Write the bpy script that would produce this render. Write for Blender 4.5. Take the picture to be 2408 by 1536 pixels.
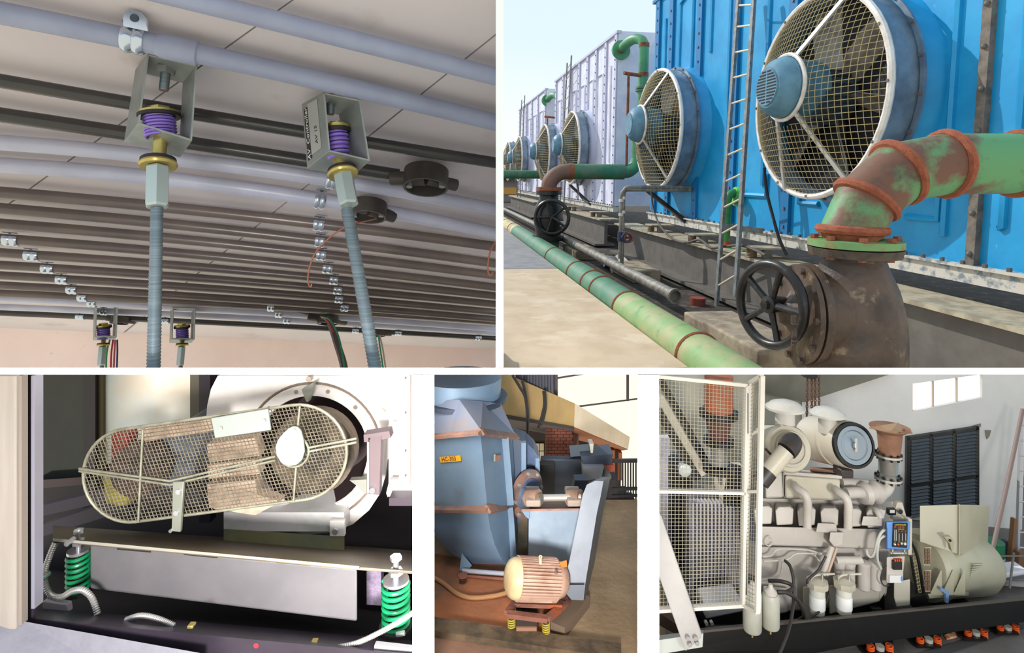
import bpy, bmesh, math, random
from mathutils import Vector as V, Matrix
random.seed(7)
PI = math.pi
for o in list(bpy.data.objects): bpy.data.objects.remove(o)
SC = bpy.context.scene
COL = SC.collection
# ---------------------------------------------------------------- camera
F, CX, CY = 1350.0, 1204.0, 520.0          # focal length and principal point in pixels of 2408 x 1536
CAM = V((0, 0, 6))
cd = bpy.data.cameras.new('camera'); co = bpy.data.objects.new('camera', cd); COL.objects.link(co)
co.location = CAM; co.rotation_euler = (PI/2, 0, 0)
cd.sensor_fit = 'HORIZONTAL'; cd.sensor_width = 36; cd.lens = F/2408*36
cd.shift_y = (CY-768)/2408; cd.clip_start = 0.05; cd.clip_end = 500
SC.camera = co
def R(px, py): return V(((px-CX)/F, 1, (CY-py)/F))
def W(px, py, d): return CAM + R(px, py)*d
def lin(c):
    return tuple((x/255/12.92 if x/255 <= .04045 else ((x/255+.055)/1.055)**2.4) for x in c) + (1,)
# ---------------------------------------------------------------- sky
wd = bpy.data.worlds.new('sky'); SC.world = wd; wd.use_nodes = True
nt = wd.node_tree; nt.nodes.clear()
tc = nt.nodes.new('ShaderNodeTexCoord'); sp = nt.nodes.new('ShaderNodeSeparateXYZ')
mr = nt.nodes.new('ShaderNodeMapRange'); mr.inputs[1].default_value = -1; mr.inputs[2].default_value = 1
rp = nt.nodes.new('ShaderNodeValToRGB'); bg = nt.nodes.new('ShaderNodeBackground'); ow = nt.nodes.new('ShaderNodeOutputWorld')
e = rp.color_ramp.elements
e[0].position = .0; e[0].color = lin((255, 249, 228)); e[1].position = 1; e[1].color = lin((205, 230, 248))
for p, c in ((.45, (255, 250, 232)), (.515, (252, 252, 252)), (.56, (246, 250, 254)), (.66, (220, 238, 250))):
    k = e.new(p); k.color = lin(c)
wn = nt.nodes.new('ShaderNodeTexNoise'); wn.inputs['Scale'].default_value = 1.6; wn.inputs['Detail'].default_value = 3
wm = nt.nodes.new('ShaderNodeMath'); wm.operation = 'MULTIPLY_ADD'; wm.inputs[1].default_value = .10; 
ws = nt.nodes.new('ShaderNodeMath'); ws.operation = 'SUBTRACT'; ws.inputs[1].default_value = .05
L = nt.links.new
L(tc.outputs['Generated'], sp.inputs[0]); L(sp.outputs['Z'], mr.inputs[0]); L(tc.outputs['Generated'], wn.inputs['Vector'])
L(wn.outputs['Fac'], wm.inputs[0]); L(mr.outputs[0], wm.inputs[2]); L(wm.outputs[0], ws.inputs[0]); L(ws.outputs[0], rp.inputs[0])
L(rp.outputs[0], bg.inputs[0]); L(bg.outputs[0], ow.inputs[0]); bg.inputs[1].default_value = 1.12
# ---------------------------------------------------------------- frame of the cooling-tower yard (s along the row, l to the right, h up; unit w)
w = 5.4
dS = V(((1025-CX)/F, 1, (CY-415)/F)).normalized()
dH = (V((0, 0, 1)) - dS*dS.z).normalized()
dL = dS.cross(dH)
def T(s, l, h): return CAM + (dS*s + dL*l + dH*h)*w
def _r(px, py): r = R(px, py); return r.dot(dS), r.dot(dL), r.dot(dH)
def TL(px, py, l): a, b, c = _r(px, py); k = l/b; return (a*k, l, c*k)
def TS(px, py, s): a, b, c = _r(px, py); k = s/a; return (s, b*k, c*k)
def TH(px, py, h): a, b, c = _r(px, py); k = h/c; return (a*k, b*k, h)
# ---------------------------------------------------------------- sun and added unseen lamps
def sun(name, vec, strength, col, ang):
    ld = bpy.data.lights.new(name, 'SUN'); ld.energy = strength; ld.color = col; ld.angle = math.radians(ang)
    o = bpy.data.objects.new(name, ld); COL.objects.link(o); o.rotation_euler = vec.to_track_quat('-Z', 'Y').to_euler(); return o
def area(name, loc, target, size, size_y, power, col=(1, 1, 1), spread=180):
    ld = bpy.data.lights.new(name, 'AREA'); ld.shape = 'RECTANGLE'; ld.size = size; ld.size_y = size_y; ld.energy = power; ld.color = col; ld.spread = math.radians(spread)
    o = bpy.data.objects.new(name, ld); COL.objects.link(o); o.location = loc
    o.rotation_euler = (V(target)-V(loc)).to_track_quat('-Z', 'Y').to_euler(); return o
sun('sun', dS*-1.18 + dL*1.0 + dH*-1.17, 3.4, (1, .96, .9), .6)
area('added_fill', (-.3, -1.0, 5.6), (-1.05, 2.3, 5.0), .5, .5, 13, (1, .97, .93), 44)  # added area light out of view, brightens the belt guard cabinet
area('added_side_fill', W(1002, 1010, 3.12), W(1090, 1120, 3.5), .12, .5, 5, (1, .97, .92))  # added light hidden behind the pier to lift the fan's left face
area('added_fill', (-.3, -1.0, 5.6), (.1, 3.3, 4.6), .5, .5, 19, (1, .97, .93), 34)  # added area light out of view, brightens the blue fan
area('added_fill', (1.2, -1.0, 5.6), (1.7, 3.0, 4.5), .5, .5, 7.5, (1, .98, .95), 44)  # added area light out of view, brightens the generator room
vs = SC.view_settings; vs.view_transform = 'Standard'; vs.look = 'None'; vs.exposure = 0.0; vs.gamma = 1; vs.use_curve_mapping = False
# ---------------------------------------------------------------- mesh helpers
def frame(ax):
    ax = ax.normalized(); r = V((0, 0, 1)) if abs(ax.z) < .9 else V((0, 1, 0))
    a = ax.cross(r).normalized(); return ax, a, ax.cross(a).normalized()
def spline(pts, n=6):
    pts = [V(p) for p in pts]; out = []
    for i in range(len(pts)-1):
        p0 = pts[max(i-1, 0)]; p1 = pts[i]; p2 = pts[i+1]; p3 = pts[min(i+2, len(pts)-1)]
        for k in range(n):
            t = k/n
            out.append(.5*((2*p1)+(p2-p0)*t+(2*p0-5*p1+4*p2-p3)*t*t+(3*p1-p0-3*p2+p3)*t**3))
    return out+[pts[-1]]
class MB:
    def __init__(s): s.v = []; s.f = []
    def add(s, vs, fs):
        b = len(s.v); s.v += [V(x) for x in vs]; s.f += [[i+b for i in f] for f in fs]; return s
    def prism(s, pts, vec):
        n = len(pts); pts = [V(p) for p in pts]; vec = V(vec)
        return s.add(pts+[p+vec for p in pts], [list(range(n))[::-1], list(range(n, 2*n))]+[[i, (i+1) % n, n+(i+1) % n, n+i] for i in range(n)])
    def box(s, o, a, b, c):
        o = V(o); return s.prism([o, o+a, o+a+b, o+b], c)
    def cbox(s, c, a, b, d):
        return s.box(V(c)-V(a)/2-V(b)/2-V(d)/2, V(a), V(b), V(d))
    def bar(s, p0, p1, wd, ht, side):
        p0 = V(p0); p1 = V(p1); ax = (p1-p0).normalized(); u = (V(side)-ax*V(side).dot(ax)).normalized(); q = ax.cross(u)
        return s.box(p0-u*wd/2-q*ht/2, u*wd, q*ht, p1-p0)
    def tube(s, pts, r, n=8, closed=False, caps=True):
        pts = [V(p) for p in pts]; m = len(pts); rr = r if isinstance(r, (list, tuple)) else [r]*m
        t0 = (pts[1]-pts[0]).normalized(); _, a, b = frame(t0); vs = []
        for i in range(m):
            if closed: t = pts[(i+1) % m]-pts[i-1]
            else: t = pts[min(i+1, m-1)]-pts[max(i-1, 0)]
            t = t.normalized() if t.length > 1e-9 else t0
            q = t0.rotation_difference(t); a = q @ a; a = (a-t*a.dot(t)).normalized(); b = t.cross(a); t0 = t
            vs += [pts[i]+(a*math.cos(2*PI*k/n)+b*math.sin(2*PI*k/n))*rr[i] for k in range(n)]
        fs = []
        for i in range(m if closed else m-1):
            j = (i+1) % m
            for k in range(n): fs.append([i*n+k, i*n+(k+1) % n, j*n+(k+1) % n, j*n+k])
        if caps and not closed: fs += [list(range(n))[::-1], list(range((m-1)*n, m*n))]
        return s.add(vs, fs)
    def lathe(s, o, ax, prof, n=24, ref=None, caps=True, arc=None):
        o = V(o); ax, a, b = frame(V(ax))
        if ref is not None:
            a = V(ref); a = (a-ax*a.dot(ax)).normalized(); b = ax.cross(a)
        full = arc is None; a0, a1 = (0, 2*PI) if full else arc; m = n if full else n+1; vs = []
        for t, r in prof:
            for k in range(m):
                th = a0+(a1-a0)*k/n; vs.append(o+ax*t+(a*math.cos(th)+b*math.sin(th))*r)
        fs = []
        for i in range(len(prof)-1):
            for k in range(n):
                j = (k+1) % m; fs.append([i*m+k, i*m+j, (i+1)*m+j, (i+1)*m+k])
        if caps and full:
            if prof[0][1] > 1e-6: fs.append(list(range(m))[::-1])
            if prof[-1][1] > 1e-6: fs.append(list(range((len(prof)-1)*m, len(prof)*m)))
        return s.add(vs, fs)
    def cyl(s, p0, p1, r0, r1=None, n=16):
        p0 = V(p0); p1 = V(p1); return s.lathe(p0, p1-p0, [(0, r0), ((p1-p0).length, r0 if r1 is None else r1)], n)
    def ring(s, c, ax, Rr, r, n=32, m=6, arc=None):
        ax, a, b = frame(V(ax)); 
        if arc is None: return s.tube([V(c)+(a*math.cos(2*PI*k/n)+b*math.sin(2*PI*k/n))*Rr for k in range(n)], r, m, closed=True)
        return s.tube([V(c)+(a*math.cos(arc[0]+(arc[1]-arc[0])*k/n)+b*math.sin(arc[0]+(arc[1]-arc[0])*k/n))*Rr for k in range(n+1)], r, m)
    def helix(s, o, ax, Rr, r, turns, n=14, m=6):
        o = V(o); L_ = V(ax).length; ax, a, b = frame(V(ax)); N = int(turns*n)
        return s.tube([o+ax*(L_*k/N)+(a*math.cos(2*PI*k/n)+b*math.sin(2*PI*k/n))*Rr for k in range(N+1)], r, m)
    def hexb(s, o, ax, r, t): return s.lathe(o, ax, [(0, r), (t, r)], 6)
    def ball(s, c, r, n=12, m=8, sc=(1, 1, 1)):
        c = V(c); prof = [(-math.cos(PI*k/m)*r, max(math.sin(PI*k/m)*r, 1e-7)) for k in range(m+1)]
        b0 = len(s.v); s.lathe(c, V((0, 0, 1)), prof, n)
        for i in range(b0, len(s.v)):
            q = s.v[i]-c; s.v[i] = c+V((q.x*sc[0], q.y*sc[1], q.z*sc[2]))
        return s
    def build(s, name, mat, parent=None, ang=38, bev=0, kind=None, label=None):
        me = bpy.data.meshes.new(name); me.from_pydata([tuple(x) for x in s.v], [], s.f)
        bm = bmesh.new(); bm.from_mesh(me); bmesh.ops.recalc_face_normals(bm, faces=bm.faces[:]); bm.to_mesh(me); bm.free()
        if ang:
            me.polygons.foreach_set('use_smooth', [True]*len(me.polygons)); me.set_sharp_from_angle(angle=math.radians(ang))
        me.materials.append(mat)
        o = bpy.data.objects.new(name, me); COL.objects.link(o)
        if parent is not None:
            o.parent = parent; o.matrix_parent_inverse = inv(parent)
        if bev:
            b = o.modifiers.new('bevel', 'BEVEL'); b.width = bev; b.segments = 2; b.limit_method = 'ANGLE'; b.angle_limit = math.radians(40)
        if kind: o['kind'] = kind
        if label: o['label'] = label
        return o
LOC = {}
def inv(p):
    t = V((0, 0, 0)); q = p
    while q is not None: t += q.location; q = None
    return Matrix.Translation(-LOC.get(p.name, V((0, 0, 0))))
def thing(name, label, cat, loc, group=None):
    o = bpy.data.objects.new(name, None); COL.objects.link(o); o.location = loc; o.empty_display_size = .05
    LOC[o.name] = V(loc)
    return tag(o, label, cat, group)
def tag(o, label, cat, group=None):
    o['label'] = label; o['category'] = cat
    if group: o['group'] = group
    return o
def struct(o, label=None):
    o['kind'] = 'structure'
    if label: o['label'] = label
    return o
def dup(root, delta, label=None, group=None):
    r = root.copy(); COL.objects.link(r); r.location = root.location+V(delta)
    if label: r['label'] = label
    if group: r['group'] = group
    LOC[r.name] = V(r.location)
    for ch in root.children:
        c = ch.copy(); COL.objects.link(c); c.parent = r; c.matrix_parent_inverse = ch.matrix_parent_inverse.copy()
        for g in ch.children:
            d = g.copy(); COL.objects.link(d); d.parent = c; d.matrix_parent_inverse = g.matrix_parent_inverse.copy()
    return r
# ---------------------------------------------------------------- materials
MATS = {}
def M(name, c, rough=.5, metal=0.0, c2=None, sc=4.0, lo=.42, hi=.62, bump=0.0, bsc=None, c3=None, sc3=1.5, lo3=.55, hi3=.65, spec=.5, stretch=None, emit=0.0, alpha=None, coat=0.0):
    if name in MATS: return MATS[name]
    m = bpy.data.materials.new(name); m.use_nodes = True; t = m.node_tree; b = t.nodes['Principled BSDF']
    b.inputs['Base Color'].default_value = lin(c); b.inputs['Roughness'].default_value = rough; b.inputs['Metallic'].default_value = metal
    b.inputs['Specular IOR Level'].default_value = spec
    if coat: b.inputs['Coat Weight'].default_value = coat; b.inputs['Coat Roughness'].default_value = .1
    tcn = t.nodes.new('ShaderNodeTexCoord'); src = tcn.outputs['Object']
    if stretch:
        mp = t.nodes.new('ShaderNodeMapping'); mp.inputs['Scale'].default_value = stretch; t.links.new(src, mp.inputs[0]); src = mp.outputs[0]
    def noise(scale, lo_, hi_):
        n = t.nodes.new('ShaderNodeTexNoise'); n.inputs['Scale'].default_value = scale; n.inputs['Detail'].default_value = 6; n.inputs['Roughness'].default_value = .6
        t.links.new(src, n.inputs['Vector']); mrn = t.nodes.new('ShaderNodeMapRange'); mrn.inputs[1].default_value = lo_; mrn.inputs[2].default_value = hi_
        t.links.new(n.outputs['Fac'], mrn.inputs[0]); return n, mrn.outputs[0]
    prev = None
    if c2 is not None:
        n, fac = noise(sc, lo, hi); mx = t.nodes.new('ShaderNodeMix'); mx.data_type = 'RGBA'
        mx.inputs[6].default_value = lin(c); mx.inputs[7].default_value = lin(c2); t.links.new(fac, mx.inputs[0]); prev = mx.outputs[2]
        if c3 is not None:
            n3, fac3 = noise(sc3, lo3, hi3); m3 = t.nodes.new('ShaderNodeMix'); m3.data_type = 'RGBA'
            t.links.new(prev, m3.inputs[6]); m3.inputs[7].default_value = lin(c3); t.links.new(fac3, m3.inputs[0]); prev = m3.outputs[2]
        t.links.new(prev, b.inputs['Base Color'])
    if bump:
        nb = t.nodes.new('ShaderNodeTexNoise'); nb.inputs['Scale'].default_value = bsc or sc*6; nb.inputs['Detail'].default_value = 5
        t.links.new(src, nb.inputs['Vector']); bn = t.nodes.new('ShaderNodeBump'); bn.inputs['Strength'].default_value = bump; bn.inputs['Distance'].default_value = .02
        t.links.new(nb.outputs['Fac'], bn.inputs['Height']); t.links.new(bn.outputs[0], b.inputs['Normal'])
    if emit:
        b.inputs['Emission Color'].default_value = lin(c); b.inputs['Emission Strength'].default_value = emit
    MATS[name] = m; return m
def text(body, name, mat, parent, o, u, v, size, ex=.001, align='CENTER'):
    """flat lettering turned into a mesh; o = centre, u = reading direction, v = up"""
    cu = bpy.data.curves.new(name, 'FONT'); cu.body = body; cu.align_x = align; cu.align_y = 'CENTER'; cu.size = size; cu.extrude = ex; cu.resolution_u = 2
    t = bpy.data.objects.new(name, cu); COL.objects.link(t)
    dg = bpy.context.evaluated_depsgraph_get(); me = bpy.data.meshes.new_from_object(t.evaluated_get(dg)); bpy.data.objects.remove(t)
    u = V(u).normalized(); v = V(v); v = (v-u*v.dot(u)).normalized(); n = u.cross(v)
    me.transform(Matrix(((u.x, v.x, n.x, o[0]), (u.y, v.y, n.y, o[1]), (u.z, v.z, n.z, o[2]), (0, 0, 0, 1))))
    me.materials.clear(); me.materials.append(mat)
    q = bpy.data.objects.new(name, me); COL.objects.link(q)
    if parent is not None: q.parent = parent; q.matrix_parent_inverse = inv(parent)
    return q
def lerp(a, b, t): return a+(b-a)*t
class Pl:
    """plane through three pixels at given depths; p(px, py, off) = point of the plane seen at that pixel, moved off metres towards the camera"""
    def __init__(s, a, b, c):
        A, B, C = W(*a), W(*b), W(*c); s.o = A; s.n = (B-A).cross(C-A).normalized()
        if s.n.dot(CAM-A) < 0: s.n = -s.n
    def p(s, px, py, off=0):
        r = R(px, py); k = (s.o+s.n*off-CAM).dot(s.n)/r.dot(s.n); return CAM+r*k
    def d(s, px, py, off=0): return (s.p(px, py, off)-CAM).y
# ================================================================ white display wall with five openings
mWhite = M('white_paint', (253, 253, 252), .7)
DW = 1.30
def panel_block(name, x0, y0, x1, y1, d1, label):
    """a white wall block: front face in the plane y = DW, its sides splayed back to depth d1"""
    mb = MB(); a = [W(x, y, DW) for x, y in ((x0, y0), (x1, y0), (x1, y1), (x0, y1))]
    sx = (x1-x0)*.04; sy = (y1-y0)*.04
    b = [W(x, y, d1) for x, y in ((x0+sx*(x0 > 0), y0+sy*(y0 > 0)), (x1-sx*(x1 < 2408), y0+sy*(y0 > 0)), (x1-sx*(x1 < 2408), y1-sy*(y1 < 1536)), (x0+sx*(x0 > 0), y1-sy*(y1 < 1536)))]
    mb.add(a+b, [[3, 2, 1, 0], [4, 5, 6, 7]]+[[i, (i+1) % 4, 4+(i+1) % 4, 4+i] for i in range(4)])
    return struct(mb.build(name, mWhite, ang=0), label)
panel_block('wall_middle', 1166, -60, 1184, 866, 4.2, 'narrow white upright wall edge between pipe ceiling and cooling tower yard')
panel_block('wall_crossing', -60, 865, 2470, 881, 3.0, 'white horizontal wall edge between the upper and lower openings')
panel_block('wall_left', 970, 880, 1021, 1600, 3.0, 'white upright pier between belt guard opening and blue fan opening')
panel_block('wall_right', 1499, 880, 1550, 1600, 3.0, 'white upright pier between blue fan opening and generator opening')
# ================================================================ cooling tower yard
mBlue = M('blue_paint', (14, 140, 196), .45, c2=(30, 156, 210), sc=1.2, c3=(120, 175, 205), sc3=9, lo3=.70, hi3=.76, bump=.05, bsc=8)
mBlueD = M('blue_paint_ribs', (12, 112, 168), .5, c2=(60, 90, 120), sc=6, lo=.6, hi=.75)
mLav = M('white_tower_paint', (206, 206, 224), .5, c2=(222, 222, 236), sc=2)
mLavD = M('white_tower_ribs', (186, 188, 210), .55)
mFlake = M('flaking_white', (196, 190, 178), .7, c2=(120, 130, 140), sc=7, lo=.5, hi=.62, c3=(30, 120, 190), sc3=5, lo3=.66, hi3=.7)
mGalv = M('galvanised_steel', (128, 146, 162), .42, .35, c2=(98, 112, 128), sc=3, lo=.4, hi=.65)
mRim = M('rim_white', (226, 220, 214), .4, c2=(205, 196, 186), sc=8)
mWire = M('guard_wire', (176, 158, 112), .5, .2)
mMotor = M('motor_teal', (92, 136, 158), .45, c2=(78, 118, 140), sc=5)
mBlade = M('blade_grey', (150, 144, 134), .4, .3, c2=(96, 92, 88), sc=4)
mDark = M('dark_inside', (24, 24, 26), .8)
mBlack = M('black_iron', (30, 28, 27), .35, .2, c2=(60, 50, 42), sc=14, lo=.55, hi=.7)
mRust = M('rust', (136, 76, 50), .8, c2=(160, 92, 60), sc=12, c3=(90, 56, 42), sc3=6, bump=.3)
mGreen = M('green_paint', (78, 150, 104), .5, c2=(64, 128, 92), sc=2.5, c3=(120, 92, 70), sc3=4, lo3=.60, hi3=.68)
mGreenR = M('green_paint_rusty', (88, 146, 94), .55, c2=(108, 70, 50), sc=2.2, lo=.48, hi=.6, c3=(70, 60, 46), sc3=3.2, lo3=.55, hi3=.68, bump=.15)
mGreenL = M('light_green_paint', (124, 154, 96), .6, c2=(156, 154, 110), sc=3, c3=(92, 138, 84), sc3=5, lo3=.55, hi3=.7)
mGreenD = M('dark_green_paint', (52, 116, 84), .5, c2=(94, 120, 96), sc=3, lo=.45, hi=.65, c3=(104, 96, 78), sc3=2.4, lo3=.55, hi3=.68)
mGreenW = M('sun_bleached_green', (198, 172, 132), .7, c2=(150, 150, 112), sc=3)
mIron = M('cast_iron_brown', (88, 68, 52), .5, c2=(58, 45, 36), sc=4, lo=.4, hi=.65, c3=(130, 108, 84), sc3=7, lo3=.6, hi3=.7, bump=.35, bsc=18)
mBeam = M('grey_beam_paint', (104, 98, 92), .6, c2=(92, 86, 80), sc=3)
mFlange = M('pale_flange', (176, 164, 140), .7, c2=(140, 130, 112), sc=5)
mSoil = M('dark_oily_soil', (62, 52, 44), .95, c2=(44, 38, 34), sc=3, c3=(96, 80, 64), sc3=5, bump=.5, bsc=9)
mTan = M('tan_concrete', (196, 172, 144), .9, c2=(186, 160, 132), sc=2.2, c3=(204, 182, 156), sc3=1.4, bump=.12, bsc=40)
mGrey = M('grey_concrete', (140, 136, 136), .9, c2=(126, 122, 124), sc=3, bump=.15, bsc=30)
mConc = M('plinth_concrete', (160, 144, 122), .9, c2=(118, 102, 86), sc=3, bump=.4, bsc=12)
mPipeG = M('galvanised_pipe', (140, 134, 124), .5, .2, c2=(104, 96, 88), sc=8)
mSpring = M('rust_spring', (140, 116, 92), .6, c2=(110, 84, 66), sc=20)
mCable = M('black_cable', (34, 30, 30), .6)
mLadder = M('ladder_grey', (128, 132, 134), .5, .3, c2=(104, 104, 100), sc=9)
mRung = M('ladder_rung', (206, 192, 168), .5)
LW = 1.12
# ---- ground
mb = MB(); mb.box(T(1.33, -2.5, -.45), dS*40*w, dL*6*w, dH*.02*w)
struct(mb.build('floor', mSoil, ang=0), 'dark oily ground under the cooling towers')
GH = -.38
def gp(px, py): return T(*TH(px, py, GH))
s_line = TH(1260, 632, GH)[0]; s_near = TH(1400, 871, GH)[0]
for nm, mt, s0, s1, lb in (('concrete_apron', mTan, s_near, s_line-.004, 'tan concrete apron beside the long green pipe'), ('concrete_apron', mGrey, s_line+.004, 9.0, 'grey concrete apron behind the tan apron')):
    mb = MB(); mb.box(T(s0, .116 if nm == 'x' else -.6, GH-.09), dS*(s1-s0)*w, dL*(.6+.506)*w, dH*.09*w)
    if s0 < 2:
        lf_ = lambda s_, px: TS(px, 700, s_)[1]
        mb = MB().prism([T(s0, lf_(s0, 1178), GH-.006), T(1.35, lf_(1.35, 1178), GH-.006), T(1.36, -.6, GH-.006), T(s1, -.6, GH-.006), T(s1, .506, GH-.006), T(s0, .506, GH-.006)], dH*.006*w)
    struct(mb.build('floor', mt, ang=0), lb)
# ---- towers
def ridge(mb, pts, r=.009): mb.tube([T(*p) for p in pts], r*w, 6)
def tower(s0, s1, mBody, mRib, label, ribs, ridges, top=.905, blue=False):
    t = thing('cooling_tower', label, 'cooling tower', T(s0, LW, -.19), 'row of cooling towers')
    mb = MB(); mb.box(T(s0, LW, -.175), dS*(s1-s0)*w, dL*.9*w, dH*(top+.175)*w); mb.build('body', mBody, t, ang=0)
    for s in ribs:
        mb = MB(); mb.box(T(s-.022, LW-.012, -.175), dS*.044*w, dL*.02*w, dH*(top+.17)*w); rb = mb.build('rib', mRib, t, ang=0)
        mb = MB()
        for k in range(18):
            mb.hexb(T(s, LW-.012, -.15+k*(top+.1)/17), -dL, .0055*w, .004*w)
        mb.build('bolts', M('bolt_grey', (90, 100, 116), .6), rb, kind='stuff')
    for pts in ridges:
        mb = MB(); ridge(mb, [(s, LW-.002, h) for s, h in pts]); mb.build('panel_ridge', mBody, t)
    mb = MB(); mb.box(T(s0-.006, LW-.016, top-.012), dS*(s1-s0+.012)*w, dL*.03*w, dH*.016*w); mb.build('top_trim', mRib, t, ang=0)
    mb = MB(); mb.box(T(s0, LW-.012, -.213), dS*(s1-s0)*w, dL*.06*w, dH*.036*w); mb.box(T(s0, LW-.022, -.18), dS*(s1-s0)*w, dL*.03*w, dH*.006*w)
    mb.build('base_beam', mFlake, t, ang=0)
    mb = MB()
    for k in range(int((s1-s0)/.05)): mb.hexb(T(s0+.02+k*.05, LW-.014, -.174), dH, .005*w, .008*w)
    mb.build('bolts', mBeam, t, kind='stuff')
    return t
def sx(x): return TL(x, 415, LW)[0]
tower(.80, sx(1531), mBlue, mBlueD, 'bright blue cooling tower with bolted ribs and grey ladder', [sx(1541), sx(1572), sx(1638), sx(1723), sx(1855), sx(2052)],
      [[(sx(1557), .30), (sx(1557), .78)], [(sx(1590), .25), (sx(1590), .80), (sx(1620), .84), (sx(1620), .25)], [(sx(1662), .52), (sx(1662), .88)], [(sx(1706), -.1), (sx(1706), .88)],
       [(sx(1890), .45), (sx(1890), .9)], [(sx(1795), -.02), (sx(1795), .9)], [(sx(1752), -.055), (sx(1806), -.055), (sx(1806), .02)], [(sx(1885), .0), (sx(1885), -.07), (sx(1930), -.07)], [(sx(2230), -.12), (sx(2230), .9)], [(sx(2214), 0.02), (sx(2214), -.085), (sx(2140), -.085)],
       [(sx(2392), 0.02), (sx(2392), .9)], [(sx(2300), .1), (sx(2300), .5)], [(sx(2367), -.015), (sx(2367), -.09), (sx(2362), -.09)]])
mb = MB(); mb.box(T(sx(2318), LW-.014, -.175), dS*(sx(2296)-sx(2318))*w, dL*.02*w, dH*1.08*w)
seam = mb.build('seam_strip', M('seam_sealant', (120, 110, 100), .8, c2=(90, 84, 78), sc=6), bpy.data.objects['cooling_tower'], ang=0, label='grey brown sealed seam')
mb = MB()
for k in range(9): mb.ball(T(sx(2308), LW-.016, -.15+k*.085), .006*w, 8, 5)
mb.build('rivets', mBeam, seam, kind='stuff')
rs2 = [sx(x) for x in (1449, 1441, 1412, 1382, 1354, 1333, 1318, 1309)]
def pan(s0, s1, h0, h1): return [(s0, h0), (s0, h1), (s1, h1), (s1, h0)]
tower(3.5, 5.38, mLav, mLavD, 'lavender white cooling tower directly behind the blue one', [3.53, 3.75, 3.98, 4.21, 4.46, 4.75, 5.04, 5.34],
      [[(3.64, .1), (3.64, .72)]]+[pan(s, s+.14, .22, .70) for s in (3.81, 4.05, 4.29, 4.56)]+[pan(5.12, 5.26, .22, .70)])
tower(5.84, 7.75, mLav, mLavD, 'small far lavender white cooling tower at the row end', [5.87, 6.3, 6.7, 7.1, 7.4, 7.7], [pan(s, s+.2, .3, .7) for s in (6.0, 6.4, 6.8)])
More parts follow.
